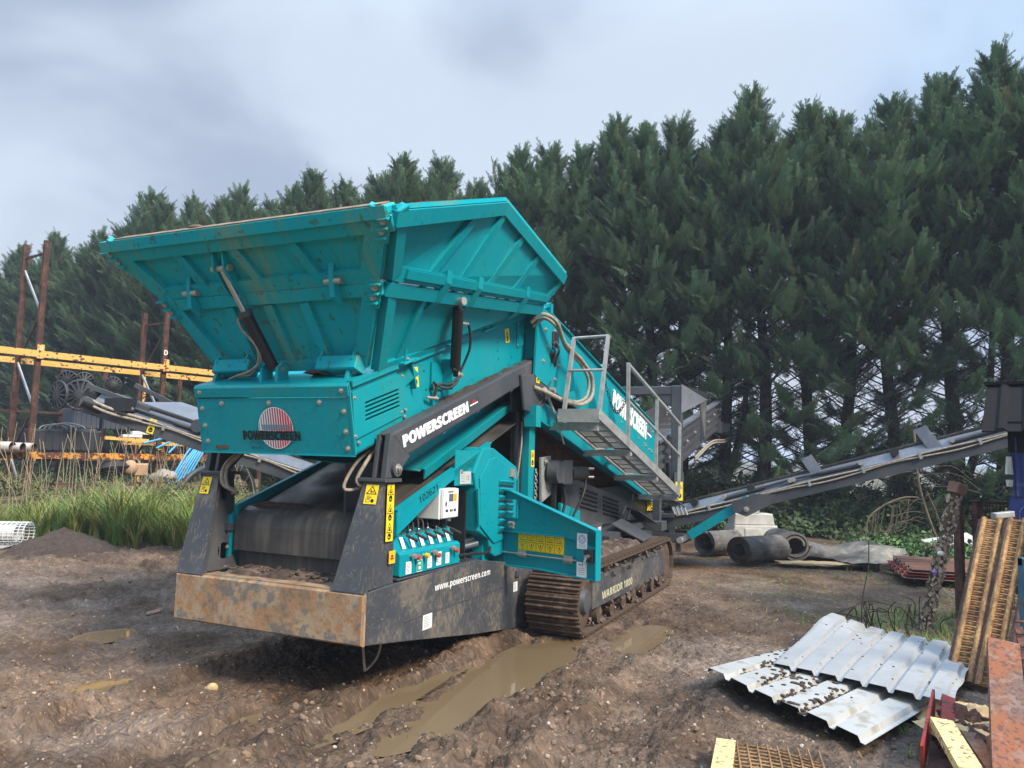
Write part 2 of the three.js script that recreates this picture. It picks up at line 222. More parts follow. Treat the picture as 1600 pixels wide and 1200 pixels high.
// ---------- the screening machine ----------
const TH = THREE.MathUtils.degToRad(24.72), OX = -0.60085, OZ = -7.54007;
const W2 = (x, y, z) => V(OX + x * Math.cos(TH) - z * Math.sin(TH), y, OZ + x * Math.sin(TH) + z * Math.cos(TH));   // machine to world
const W2L = (X, Z) => { const dx = X - OX, dz = Z - OZ; return [dx * Math.cos(TH) + dz * Math.sin(TH), -dx * Math.sin(TH) + dz * Math.cos(TH)]; };
const MC = thing('mobile_screening_machine', 'large teal and dark grey tracked screening machine standing in the muddy yard', 'screening machine', [OX, 0, OZ], -TH);

// decals used on it
function warn(kind) { return (c, w, h) => { c.fillStyle = '#f5d51c'; c.fillRect(0, 0, w, h); c.strokeStyle = c.fillStyle = '#1b1a14'; const n = kind;
  for (let k = 0; k < n; k++) { const y0 = h * k / n, hh = h / n, cx = w / 2; 
    if (k % 2 === 0) { c.lineWidth = w * 0.06; c.beginPath(); c.moveTo(cx, y0 + hh * 0.12); c.lineTo(w * 0.88, y0 + hh * 0.12 + w * 0.7); c.lineTo(w * 0.12, y0 + hh * 0.12 + w * 0.7); c.closePath(); c.stroke(); c.fillRect(cx - w * 0.07, y0 + hh * 0.12 + w * 0.28, w * 0.14, w * 0.2); c.fillRect(cx - w * 0.16, y0 + hh * 0.12 + w * 0.48, w * 0.34, w * 0.1); }
    else { c.beginPath(); c.arc(cx, y0 + hh * 0.5, Math.min(w, hh) * 0.34, 0, 7); c.fill(); c.strokeStyle = '#f5d51c'; c.lineWidth = w * 0.06; c.beginPath(); c.arc(cx, y0 + hh * 0.45, Math.min(w, hh) * 0.16, 0.3, 3.4); c.stroke(); c.strokeStyle = '#1b1a14'; } } }; }
const warnOne = (c, w, h) => { c.fillStyle = '#f5d51c'; c.fillRect(0, 0, w, h); c.strokeStyle = c.fillStyle = '#1b1a14'; c.lineWidth = w * 0.06; c.beginPath(); c.moveTo(w / 2, h * 0.08); c.lineTo(w * 0.88, h * 0.48); c.lineTo(w * 0.12, h * 0.48); c.closePath(); c.stroke(); c.fillRect(w * 0.4, h * 0.26, w * 0.08, h * 0.15); c.fillRect(w * 0.48, h * 0.34, w * 0.2, h * 0.06); c.lineWidth = w * 0.03; for (let k = 0; k < 3; k++) c.fillRect(w * 0.18, h * (0.58 + 0.06 * k), w * (0.3 + 0.12 * (k % 2)), h * 0.025); c.beginPath(); c.arc(w * 0.66, h * 0.83, w * 0.13, 0, 7); c.fill(); c.strokeRect(w * 0.14, h * 0.76, w * 0.3, h * 0.14); };
const paper = (c, w, h) => { c.fillStyle = '#e4e4df'; c.fillRect(0, 0, w, h); c.fillStyle = '#6d7072'; for (let k = 0; k < 7; k++) c.fillRect(w * 0.12, h * (0.14 + 0.11 * k), w * (0.4 + 0.35 * hash(k, w, 3)), h * 0.035); };
function wordmark(txt, col, tail) { return (c, w, h) => { c.fillStyle = col; c.font = `bold ${Math.round(h * 0.98)}px sans-serif`; c.textBaseline = 'alphabetic'; const m = c.measureText(txt).width, room = tail ? w * 0.86 : w; c.save(); c.scale(room / m, 1.24); c.lineWidth = h * 0.09; c.strokeStyle = col; c.fillText(txt, 0, h * 0.76); c.strokeText(txt, 0, h * 0.76); c.restore(); if (tail) { c.fillRect(w * 0.88, h * 0.5, w * 0.12, h * 0.12); c.fillStyle = '#b2253a'; c.beginPath(); c.moveTo(w * 0.9, h * 0.4); c.lineTo(w * 0.94, h * 0.1); c.lineTo(w * 0.98, h * 0.4); c.fill(); } }; }

// chassis: belly side plates, front beam, mud shelf
const XS = 0.813, ch = grp(MC, 'chassis');
const belly = [[2.44, 0.36], [2.44, 0.69], [2.12, 0.705], [0.93, 0.725], [0.2, 0.62], [-0.33, 0.56], [-0.36, 0.3], [-0.345, -0.03], [0.9, 0.13], [1.917, 0.285]];
const bp = side(belly, XS - 0.04, XS, 0.006);
part(ch, 'side_plate', bp, M.darkWorn); part(ch, 'side_plate', mir(bp), M.darkWorn);
part(ch, 'weld_seam', [bar([XS + 0.001, 0.43, 2.0], [XS + 0.001, 0.43, -0.2], 0.005, 0.006)], M.dark);
part(ch, 'front_beam', [box(2 * XS + 0.006, 0.325, 0.045, 0, 0.5225, 2.465, 0, 0, 0, 0.012)], M.rustBeam);
part(ch, 'beam_lip', [box(2 * XS - 0.5, 0.012, 0.13, 0, 0.69, 2.4)], M.rustBeam);
part(ch, 'belly_pan', [prism([[-0.77, 0.365, 2.44], [0.77, 0.365, 2.44], [0.77, 0.29, 1.917], [-0.77, 0.29, 1.917]], [0, 0.02, 0]), prism([[-0.77, 0.29, 1.915], [0.77, 0.29, 1.915], [0.77, 0, -0.34], [-0.77, 0, -0.34]], [0, 0.02, 0]), box(1.54, 0.5, 4.6, 0, 0.33, -2.65), box(1.54, 0.02, 0.55, 0, 0.655, 2.16)], M.dark);
{ const g = lumps(140, 50, 1.2, 0.42, 0.085, 8).translate(0, 0.665, 2.2); const m = part(ch, 'dried_mud', g, M.mud); m.userData.kind = 'stuff';
  const r = rng(4), gs = []; for (let i = 0; i < 90; i++) gs.push(new THREE.DodecahedronGeometry(0.006 + 0.013 * r(), 0).scale(1.3, 0.7, 1).rotateY(r() * 6).translate((r() - 0.5) * 1.1, 0.715 + r() * 0.02, 2.06 + r() * 0.3)); part(ch, 'mud_clod', gs, M.mud).userData.kind = 'stuff'; }
part(ch, 'ledge_plate', box(0.3, 0.012, 1.2, 0.66, 0.722, 1.5), M.dark); part(ch, 'step_bracket', box(0.02, 0.05, 0.09, XS + 0.01, 0.515, 0.12), M.dark);
part(ch, 'cable_loop', tube([[0.55, 0.3, 2.1], [0.56, 0.12, 2.08], [0.5, 0.06, 1.98], [0.5, 0.12, 1.84], [0.52, 0.3, 1.8]], 0.009, 30), M.hoseTan);
decal(ch, 'lettering', 0.925, 0.1, 800, (c, w, h) => { c.fillStyle = '#e9e9e6'; c.font = `bold ${Math.round(h * 0.72)}px sans-serif`; const t = 'www.powerscreen.com', m = c.measureText(t).width; c.scale(w / m, 1); c.fillText(t, 0, h * 0.72); }, [XS, 0.598, 1.137], [0, 0, -1], [0, 1, 0]);
decal(ch, 'sticker', 0.13, 0.105, 500, paper, [XS, 0.375, 1.69], [0, 0, -1], [0, 1, 0], true);
decal(ch, 'sticker', 0.09, 0.085, 500, paper, [XS, 0.4, 0.153], [0, 0, -1], [0, 1, 0], true);

// corner posts
function post(s) {
  const p = grp(MC, 'corner_post'), f = (g) => s > 0 ? g : mir(g);
  part(p, 'outer_plate', f(side([[2.438, 0.698], [2.26, 1.385], [2.14, 1.385], [2.136, 0.708]], XS - 0.038, XS - 0.003).applyMatrix4(new THREE.Matrix4().makeShear(0, 0, -0.016, 0, 0, 0))), M.darkWorn);
  part(p, 'front_plate', f(prism([[0.56, 0.688, 2.486], [XS + 0.002, 0.688, 2.486], [0.806, 1.385, 2.296], [0.645, 1.385, 2.296]], [0, 0, -0.035])), M.darkWorn);
  const hole = [oval(2.23, 1.25, 0.07, 0.11), oval(2.24, 0.83, 0.14, 0.12)];
  part(p, 'inner_plate', f(side([[2.45, 0.7], [2.26, 1.385], [2.14, 1.385], [2.12, 0.7]], 0, 0.03, 0, hole).applyMatrix4(new THREE.Matrix4().makeTranslation(0.497 + 0.005, 0, 0).multiply(new THREE.Matrix4().set(1, 0.12, 0, 0, 0, 1, 0, 0, 0, 0, 1, 0, 0, 0, 0, 1)))), M.dark);
  part(p, 'back_plate', f(prism([[0.62, 0.71, 2.116], [0.77, 0.71, 2.116], [0.77, 1.385, 2.136], [0.68, 1.385, 2.136]], [0, 0, -0.02])), M.dark);
  part(p, 'cap_plate', f(box(0.225, 0.024, 0.2, 0.722, 1.397, 2.222, 0, 0, 0, 0.004)), M.dark);
  part(p, 'pivot_lug', [f(side([[2.245, 1.71], [2.285, 1.41], [2.15, 1.41], [2.1, 1.47], [1.99, 1.56], [2.12, 1.68]], 0.765, 0.81, 0.006)), f(side([[2.235, 1.7], [2.275, 1.41], [2.15, 1.41], [2.0, 1.54]], 0.69, 0.72, 0.004))], M.dark);
  part(p, 'pivot_boss', f(cyl([0.8, 1.475, 2.178], [0.835, 1.475, 2.178], 0.055, 0.055, 24)), M.dark);
  bolt(p, [s * 0.832, 1.475, 2.178], [s, 0, 0], 0.022);
  return p;
}
const pR = post(1), pL = post(-1);
decal(pR, 'warning_label', 0.1, 0.13, 700, warnOne, [0.728, 1.302, 2.321], [1, 0, 0], [0, 1, -0.273], true);
decal(pR, 'warning_label', 0.085, 0.375, 700, warn(6), [0.807, 1.18, 2.218], [0, 0, -1], [0.0, 1, 0.02], true);
decal(pR, 'warning_label', 0.075, 0.085, 700, (c, w, h) => { c.fillStyle = '#efb61a'; c.fillRect(0, 0, w, h); c.fillStyle = '#8c2a12'; c.fillRect(w * 0.2, h * 0.55, w * 0.6, h * 0.12); c.beginPath(); c.arc(w / 2, h * 0.5, w * 0.22, 3.14, 6.28); c.fill(); c.fillRect(w * 0.44, h * 0.3, w * 0.12, h * 0.45); }, [0.81, 0.885, 2.178], [0, 0, -1], [0, 1, 0], true);
decal(pL, 'warning_label', 0.09, 0.125, 700, warnOne, [-0.745, 1.303, 2.321], [1, 0, 0], [0, 1, -0.273], true);
part(pR, 'hose', [tube([[0.6, 1.62, 2.12], [0.56, 1.5, 2.28], [0.52, 1.33, 2.34], [0.6, 1.34, 2.24], [0.66, 1.36, 2.2]], 0.012, 30), tube([[0.64, 1.64, 2.12], [0.63, 1.5, 2.27], [0.6, 1.38, 2.31], [0.64, 1.34, 2.26], [0.68, 1.34, 2.22]], 0.014, 30)], M.hoseTan);
part(pL, 'hose', [tube([[-0.56, 1.56, 2.2], [-0.6, 1.44, 2.3], [-0.58, 1.32, 2.32], [-0.53, 1.27, 2.25], [-0.6, 1.25, 2.2]], 0.016, 30), tube([[-0.52, 1.56, 2.2], [-0.57, 1.43, 2.3], [-0.55, 1.3, 2.3], [-0.51, 1.26, 2.25], [-0.58, 1.25, 2.2]], 0.014, 30)], M.hoseTan);

// lift arms
function arm(s) {
  const a = grp(MC, 'lift_arm'), f = (g) => s > 0 ? g : mir(g);
  part(a, 'beam', f(side([[2.225, 1.7], [2.19, 1.728], [-0.42, 2.585], [-0.46, 2.4], [0.325, 2.155], [2.035, 1.558]], 0.69, XS, 0.018)), M.dark);
  part(a, 'end_bracket', [f(side([[0.19, 2.315], [-0.52, 2.4], [-0.53, 2.16], [-0.17, 1.975], [-0.1, 1.975], [0.1, 2.0]], XS + 0.001, XS + 0.03, 0.008)), f(side([[0.1, 2.25], [0.06, 1.99], [-0.1, 1.985], [-0.45, 2.2], [-0.45, 2.35]], 0.68, 0.695))], M.dark);
  part(a, 'bracket_rim', [f(bar([XS + 0.035, 2.32, -0.5], [XS + 0.035, 2.17, -0.5], 0.025, 0.02)), f(bar([XS + 0.035, 2.17, -0.5], [XS + 0.035, 2.0, -0.16], 0.025, 0.02)), f(bar([XS + 0.035, 2.0, -0.16], [XS + 0.035, 2.32, -0.5], 0.025, 0.02))], M.dark);
  for (const z of [0.3, 0.95, 1.5]) bolt(a, [s * 0.79, 1.56 - (z - 2.03) * 0.351 - 0.0, z], [0, -1, 0], 0.011);
  return a;
}
const aR = arm(1); arm(-1);
decal(aR, 'lettering', 1.165, 0.088, 900, wordmark('POWERSCREEN', '#f2f2f0', true), [XS, 1.836, 1.555], [0, 0.324, -1], [0, 1, 0]);
decal(aR, 'warning_label', 0.075, 0.12, 600, warn(2), [XS + 0.031, 2.335, -0.19], [0, 0, -1], [0, 1, 0], true);
part(aR, 'pivot_pin', cyl([0.8, 2.23, -0.52], [0.9, 2.23, -0.52], 0.03), M.zinc);

// feeder box under the hopper
const fb = grp(MC, 'feeder_box'), BX = 0.67;
const tTop = slope(2.5, 2.034, -0.86, 3.186), tBot = slope(2.447, 1.556, -0.86, 2.72);
const slotHoles = []; for (let k = 0; k < 5; k++) { const z0 = 2.37 - k * 0.003, z1 = 1.975 - k * 0.006, dy = -k * 0.028; slotHoles.push([[z0, 1.897 + dy], [z1, 2.022 + dy], [z1, 2.036 + dy], [z0, 1.911 + dy]]); }
const boxSide = [[2.447, 1.556], [2.553, 2.016], [-0.86, 3.186], [-0.86, 2.72]];
part(fb, 'side_plate', side(boxSide, BX - 0.02, BX, 0, slotHoles), M.teal);
part(fb, 'side_plate', mir(side(boxSide, BX - 0.02, BX)), M.teal);
part(fb, 'louvre_panel', side([[2.465, 1.655], [2.515, 1.965], [1.93, 2.16], [1.9, 1.85]], BX + 0.001, BX + 0.012, 0.003, slotHoles), M.teal);
part(fb, 'louvre_backing', side([[2.45, 1.68], [2.48, 1.95], [1.9, 2.12], [1.88, 1.85]], BX - 0.05, BX - 0.04), M.black);
part(fb, 'machinery', [cyl([-0.6, 1.78, 2.2], [0.6, 1.78, 2.2], 0.1, 0.1, 18), box(0.3, 0.14, 0.2, 0.4, 1.85, 2.05)], M.rust);
part(fb, 'front_plate', [prism([[-BX + 0.02, 1.556, 2.449], [BX - 0.02, 1.556, 2.449], [BX - 0.02, 1.93, 2.535], [-BX + 0.02, 1.93, 2.535]], [0, 0, -0.02]), bar([-BX, 1.552, 2.445], [BX, 1.552, 2.445], 0.03, 0.01)], M.teal);
part(fb, 'front_cover', [side([[2.545, 1.937], [2.563, 2.0], [2.55, 2.024], [2.1, 2.175], [2.1, 2.15], [2.52, 2.0], [2.52, 1.937]], -BX - 0.004, BX + 0.004, 0.004)], M.teal);
part(fb, 'bottom_plate', [prism([[-BX, 1.56, 2.44], [BX, 1.56, 2.44], [BX, 2.72, -0.86], [-BX, 2.72, -0.86]], [0, 0.01, 0])], M.dark);
part(fb, 'top_flange', [bar([BX + 0.005, 2.03, 2.54], [BX + 0.005, 3.19, -0.86], 0.05, 0.014, [0, 1, 0.34]), bar([BX + 0.022, 2.016, 2.54], [BX + 0.022, 3.176, -0.86], 0.012, 0.04, [0, 1, 0.34])], M.teal);
part(fb, 'edge_flange', bar([BX + 0.001, 1.56, 2.444], [BX + 0.001, 2.01, 2.549], 0.02, 0.012, [0, 0, 1]), M.teal);
part(fb, 'rear_post', [box(0.05, 0.44, 0.06, BX + 0.02, 2.96, -0.85)], M.teal);
part(fb, 'ledge', bar([BX + 0.06, 1.9, 1.62], [BX + 0.06, 2.655, -0.8], 0.14, 0.016, [0, 1, 0.33]), M.teal);
{ const g = lumps(24, 90, 0.1, 2.3, 0.045, 12).rotateX(Math.atan(0.31)).translate(BX + 0.06, 2.275, 0.45); part(fb, 'dirt_on_ledge', g, M.soil).userData.kind = 'stuff'; }
part(fb, 'gusset', [prism([[BX, 2.06, 1.86], [BX, 2.25, 1.86], [BX + 0.07, 2.16, 1.8]], [0, 0.0, 0.012]), prism([[BX, 2.05, 1.8], [BX, 2.25, 1.88], [BX, 2.25, 1.86], [BX, 2.05, 1.78]], [0.05, 0, 0])], M.teal);
part(fb, 'access_plate', side([[-0.05, 2.6], [-0.05, 2.86], [-0.52, 3.02], [-0.52, 2.76]], BX + 0.001, BX + 0.012, 0.003), M.teal);
for (const [x, y] of [[-0.62, 1.975], [0.62, 1.975], [-0.43, 1.895], [0.0, 1.897], [0.43, 1.9], [-0.62, 1.86], [-0.61, 1.74], [-0.6, 1.63], [0.62, 1.84], [0.62, 1.71], [0.625, 1.6]]) bolt(fb, [x, y, 2.449 + (y - 1.556) * 0.23 + (y > 1.94 ? 0.008 : 0)], [0, -0.22, 1], 0.0125);
for (const [z, y] of [[2.49, 1.93], [1.93, 2.13], [2.46, 1.68], [1.92, 1.87], [2.42, 1.64], [1.88, 1.84], [1.87, 1.89], [2.0, 2.18], [-0.06, 2.84], [-0.06, 2.63], [-0.5, 2.98], [-0.5, 2.79]]) bolt(fb, [BX + 0.01, y, z], [1, 0, 0], 0.0095);
for (let k = 0; k < 10; k++) bolt(fb, [BX + 0.004, tTop(2.25 - k * 0.3) + 0.008, 2.25 - k * 0.3], [0, 1, 0.33], 0.012);
{ const hg = fuse(cyl([-0.002, 0, 0], [0.002, 0, 0], 0.009, 0.009, 10)); for (const [z, y] of [[1.62, 2.2], [1.58, 2.06], [0.36, 2.6], [0.35, 2.52], [0.33, 2.45], [0.05, 2.5], [0.02, 2.65], [0.1, 2.42], [-0.1, 2.46], [1.35, 2.0]]) mesh('bolt_hole', hg, M.black, fb).position.set(BX, y, z); }
decal(fb, 'warning_label', 0.085, 0.15, 600, warn(2), [BX, 2.14, 1.745], [0, 0.2, -1], [0, 1, 0], true);
decal(fb, 'warning_label', 0.09, 0.13, 600, warn(2), [BX, 2.69, 0.16], [0, 0.25, -1], [0, 1, 0], true);
decal(fb, 'emblem', 0.52, 0.34, 1100, (c, w, h) => {
  const cx = w * 0.585, cy = h * 0.43, rx = w * 0.285, ry = h * 0.42; c.save(); c.beginPath(); c.ellipse(cx, cy, rx, ry, 0, 0, 7); c.clip();
  for (let k = 0; k < 14; k++) { const x = cx - rx + 2 * rx * k / 14, t = k / 14; c.fillStyle = '#e8dedd'; c.fillRect(x, 0, 2 * rx / 14, h); c.fillStyle = `rgb(${Math.round(mix(96, 208, t))},${Math.round(mix(128, 28, t))},${Math.round(mix(134, 56, t))})`; c.fillRect(x + 1.2 * (1 - t), 0, 2 * rx / 14 * mix(0.5, 0.82, t), h); }
  c.fillStyle = 'rgba(60,140,148,0.85)'; for (let k = 0; k < 12; k++) { c.beginPath(); const x = cx - rx * 0.78 + 1.7 * rx * k / 12; c.moveTo(x, h * 0.36); c.lineTo(x + w * 0.035, h * 0.36); c.lineTo(x + w * 0.02, h * 0.48); c.lineTo(x + w * 0.006, h * 0.48); c.fill(); } c.restore();
  c.strokeStyle = '#ece6e4'; c.lineWidth = w * 0.008; c.beginPath(); c.ellipse(cx, cy, rx, ry, 0, 0, 7); c.stroke();
  const t = 'POWERSCREEN'; c.fillStyle = '#0c0f10'; c.strokeStyle = '#0c0f10'; c.clearRect(0, h * 0.495, w, h * 0.185); c.font = `bold ${Math.round(h * 0.2)}px sans-serif`; const m = c.measureText(t).width; c.save(); c.scale(w * 0.985 / m, 1.22); c.lineWidth = w * 0.009; c.fillText(t, 0, h * 0.55); c.strokeText(t, 0, h * 0.55); c.restore();
  c.fillStyle = '#1d4f54'; c.font = `${Math.round(h * 0.085)}px sans-serif`; c.save(); c.scale(1.25, 1); c.fillText('A TEREX', w * 0.09, h * 0.78); c.fillText('BRAND', w * 0.1, h * 0.87); c.restore();
}, [0.0, 1.705, 2.488], [1, 0, 0], [0, 1, 0.23]);
part(fb, 'lifting_slot', front(oval(-0.47, 1.593, 0.12, 0.03), 2.451, 2.4595), M.rust);

// hopper: four hinged walls on the box
const hp = grp(MC, 'hopper');
const fr = { b: [0.63, 2.165, 2.27], m: [0.945, 2.665, 2.61], t: [1.21, 3.0, 2.93] };
const nx = (p) => [-p[0], p[1], p[2]];
const lerp3 = (a, b, t) => [mix(a[0], b[0], t), mix(a[1], b[1], t), mix(a[2], b[2], t)];
const add3 = (a, b, k = 1) => [a[0] + b[0] * k, a[1] + b[1] * k, a[2] + b[2] * k];
function nrm(a, b, c) { const n = V(...b).sub(V(...a)).cross(V(...c).sub(V(...a))).normalize(); return [n.x, n.y, n.z]; }
// a wall panel: skin, flat frame members proud of it, ribs; corners a b c d run along the bottom then back along the top, n looks outward
function panel(name, pts, n, ribs, fw, mat, flip) {
  const f = (g) => flip ? mir(g) : g, g = grp(hp, name), L = pts.length;
  part(g, 'skin', f(prism(pts, n.map((v) => -v * 0.012))), mat);
  const fr2 = [], cen = pts.reduce((s, p) => add3(s, p, 1 / L), [0, 0, 0]);
  for (let i = 0; i < L; i++) { const a = pts[i], b = pts[(i + 1) % L], w = fw[i]; if (!w) continue; const e = V(...b).sub(V(...a)).normalize(), inn = V(...n).cross(e).normalize(); if (inn.dot(V(...cen).sub(V(...a))) < 0) inn.negate(); const o = [inn.x * w / 2 + n[0] * 0.024, inn.y * w / 2 + n[1] * 0.024, inn.z * w / 2 + n[2] * 0.024]; fr2.push(f(bar(add3(a, o), add3(b, o), w, 0.044 + 0.003 * i, n, 0.006))); }
  fr2.forEach((q) => part(g, 'frame_member', q, mat));
  for (const [a, b, w] of ribs) part(g, 'rib', f(bar(add3(a, n, 0.018), add3(b, n, 0.018), w || 0.075, 0.036, n, 0.006)), mat);
  return g;
}
const nF1 = nrm(fr.b, fr.m, nx(fr.b)).map((v) => v), outF = (n) => n[2] < 0 ? n.map((v) => -v) : n;
const nLow = outF(nF1), nUp = outF(nrm(fr.m, fr.t, nx(fr.m)));
const fRib = (x0, x1, a, b) => [[x0, a[1], a[2]], [x1, b[1], b[2]]];
const fl = panel('front_lower_wall', [nx(fr.b), fr.b, fr.m, nx(fr.m)], nLow, [-0.33, 0.02, 0.33].map((x) => fRib(x, x - 0.03, lerp3(fr.b, fr.m, 0.06), lerp3(fr.b, fr.m, 0.84))), [0.07, 0.1, 0.085, 0.1], M.tealDusty);
const fu = panel('front_upper_wall', [nx(fr.m), fr.m, fr.t, nx(fr.t)].map((p, i) => i < 2 ? add3(p, [0, 0.012, 0.008]) : p), nUp, [-0.5, 0.0, 0.48].map((x) => fRib(x + 0.02, x - 0.08, lerp3(fr.m, fr.t, 0.12), lerp3(fr.m, fr.t, 0.8))), [0.09, 0.13, 0.12, 0.13], M.tealDusty);
const sd = { b0: [0.655, 2.14, 2.27], m0: [0.948, 2.665, 2.6], t0: [1.213, 3.0, 2.93], t1: [1.21, 3.515, 1.45], t2: [1.115, 3.3, -0.12], m2: [0.93, 3.0, 0.0], b2: [0.655, 3.09, -0.7] };
for (const fl2 of [false, true]) {
  const nS = nrm(sd.m0, sd.t2, sd.t1).map((v) => v), o = nS[0] < 0 ? nS.map((v) => -v) : nS;
  const nU = nrm(sd.m0, sd.m2, sd.t1), u = nU[0] < 0 ? nU.map((v) => -v) : nU, nL = nrm(sd.b0, sd.b2, sd.m0), l = nL[0] < 0 ? nL.map((v) => -v) : nL;
  const along = (p, q, t) => lerp3(p, q, t), top = (t) => t < 0.49 ? along(sd.t0, sd.t1, t / 0.49) : along(sd.t1, sd.t2, (t - 0.49) / 0.51);
  const up = panel('side_upper_wall', [sd.m0, sd.m2, sd.t2, sd.t1, sd.t0].map((p, i) => i < 2 ? add3(p, [0.012, 0.012, 0]) : p), u, [[0.16, 0.39], [0.33, 0.52], [0.5, 0.66], [0.69, 0.79]].map(([a, b]) => [along(sd.m0, sd.m2, a), add3(along(along(sd.m0, sd.m2, a), top(b), 0.93), [0, 0, 0]), 0.07]), [0.1, 0.06, 0.09, 0.1, 0.1], fl2 ? M.tealDusty : M.teal, fl2);
  const lo = panel('side_lower_wall', [sd.b0, sd.b2, sd.m2, sd.m0], l, [[0.08, 0.2], [0.24, 0.42], [0.42, 0.64]].map(([a, b]) => [along(sd.b0, sd.b2, a), along(sd.m0, sd.m2, b), 0.06]), [0.05, 0, 0.09, 0.1], fl2 ? M.tealDusty : M.teal, fl2);
  if (!fl2) {
    const hg = grp(hp, 'side_hinge_strap'); for (const t of [0.255, 0.445, 0.8]) { const c0 = along(sd.m0, sd.m2, t); const q = [[0, 0.1, -0.035], [0.05, 0.12, -0.035], [0.085, 0.03, -0.035], [0.06, -0.1, -0.035], [0.0, -0.16, -0.035]].map((d) => add3(c0, [d[0] + d[1] * 0.5, d[1], d[2]])); part(hg, 'strap', prism(q, [0, 0, 0.07]), M.teal); }
    part(up, 'hinge_rail', bar(add3(along(sd.m0, sd.m2, 0.05), [0.08, 0.05, 0]), add3(sd.m2, [0.08, 0.05, 0]), 0.06, 0.03, u), M.teal);
  }
}
// rims with rust and dirt on top
const rim = grp(hp, 'rim');
part(rim, 'front_rim', bar(add3(nx(fr.t), [0, -0.006, 0.0]), add3(fr.t, [0, -0.006, 0.0]), 0.12, 0.075, [0, 1, 0.5], 0.012), M.tealDusty);
part(rim, 'rim_dirt', bar(add3(lerp3(nx(fr.t), fr.t, 0.06), [0, 0.034, 0.012]), add3(lerp3(nx(fr.t), fr.t, 0.985), [0, 0.034, 0.012]), 0.1, 0.012, [0, 1, 0.5]), M.rimDirt = std('dusty_rim', { map: tex(256, 0.6, (u, v) => mix3([96, 84, 72], [158, 134, 106], F(u, v, 10, 4, 391))), roughness: 0.95 }));
for (const s of [1, -1]) { const f = (g) => s > 0 ? g : mir(g); part(rim, 'side_rim', f(bar(add3(sd.t0, [-0.01, 0.01, 0]), add3(sd.t1, [-0.01, 0.01, 0]), 0.08, 0.03, [0, 1, 0], 0.006)), M.tealDusty); part(rim, 'side_rim', f(bar(add3(sd.t1, [-0.01, 0.01, 0]), add3(sd.t2, [-0.01, 0.01, 0]), 0.08, 0.03, [0, 1, 0], 0.006)), M.tealDusty); }
part(rim, 'rim_rust', bar(add3(lerp3(sd.t0, sd.t1, 0.1), [0, 0.028, 0]), add3(lerp3(sd.t0, sd.t1, 0.5), [0, 0.028, 0]), 0.05, 0.006, [0, 1, 0]), M.rust);
part(rim, 'clod_on_rim', new THREE.DodecahedronGeometry(0.05, 1).scale(1.3, 0.4, 0.8).translate(-0.36, 3.05, 2.91), M.mud);
// rear wall, closing the hopper
part(hp, 'rear_wall', prism([[-0.65, 3.09, -0.7], [0.65, 3.09, -0.7], sd.t2, nx(sd.t2)], [0, 0, 0.012]), M.teal);
// corner latches and hinges
function latch(s, at, dir) { const g = grp(hp, 'corner_latch'); for (let k = 0; k < 3; k++) part(g, 'lug', bar(add3(add3(at, dir, k * 0.07 - 0.07), [-s * 0.035, 0, 0.0]), add3(add3(at, dir, k * 0.07 - 0.07), [s * 0.04, 0.0, 0.0]), 0.075, 0.012, dir), M.tealDusty); part(g, 'back_plate', bar(add3(at, dir, -0.1), add3(at, dir, 0.1), 0.085, 0.012, [s * 0.4, 0, 1]), M.tealDusty); for (const k of [-0.035, 0.035]) bolt(g, add3(add3(at, dir, k), [s * 0.0, 0.0, 0.012]), [s * 0.3, -0.3, 1], 0.014); return g; }
const dLow = V(...fr.m).sub(V(...fr.b)).normalize().toArray(), dUp = V(...fr.t).sub(V(...fr.m)).normalize().toArray();
for (const s of [1, -1]) { const q = (p) => s > 0 ? p : nx(p), d = (v) => [s * v[0], v[1], v[2]]; latch(s, add3(q(lerp3(fr.b, fr.m, 0.84)), [0, 0, 0.06]), d(dLow)); latch(s, add3(q(lerp3(fr.m, fr.t, 0.72)), [0, 0, 0.06]), d(dUp)); }
// seam hinges on the front, feet brackets
for (const x of [-0.62, 0.62]) { const g = grp(hp, 'front_hinge'), m = [x, fr.m[1], fr.m[2]]; part(g, 'strap', side([[2.66, 2.78], [2.72, 2.78], [2.72, 2.7], [2.69, 2.56], [2.6, 2.52]], x - 0.02, x + 0.02, 0.005), M.tealDusty); part(g, 'pin', cyl([x - 0.06, 2.665, 2.69], [x + 0.07, 2.665, 2.69], 0.022), M.zinc); }
for (const x of [-0.48, 0.46]) { const g = grp(hp, 'foot_bracket'); part(g, 'block', box(0.34, 0.1, 0.12, x, 2.165, 2.36, -0.3, 0, 0, 0.008), M.tealDusty); for (const d of [-0.14, 0.13]) part(g, 'gusset', side([[2.33, 2.2], [2.33, 2.36], [2.42, 2.2]], x + d - 0.008, x + d + 0.008), M.tealDusty); }
for (const x of [-0.62, 0.56]) { const g = grp(hp, 'hinge_ear'); part(g, 'ear', side([[2.44, 2.05], [2.4, 2.16], [2.33, 2.19], [2.26, 2.14], [2.26, 2.1]], x - 0.015, x + 0.015, 0.004), M.teal); bolt(g, [x + 0.016, 2.135, 2.36], [1, 0, 0.3], 0.022); bolt(g, [x - 0.016, 2.135, 2.36], [-1, 0, 0.3], 0.022); }
for (const [z, y] of [[1.95, 0], [1.3, 0], [0.7, 0]]) { const g = grp(hp, 'side_foot'); part(g, 'gusset', prism([[0.665, tTop(z) + 0.01, z], [0.72, tTop(z) + 0.01, z], [0.735, tTop(z) + 0.2, z]], [0, 0, 0.014]), M.teal); part(g, 'foot_plate', box(0.1, 0.012, 0.2, 0.7, tTop(z) + 0.016, z - 0.03, Math.atan(0.343)), M.tealDusty); bolt(g, [0.71, tTop(z - 0.03) + 0.02, z - 0.03], [0, 1, 0.3], 0.014); }
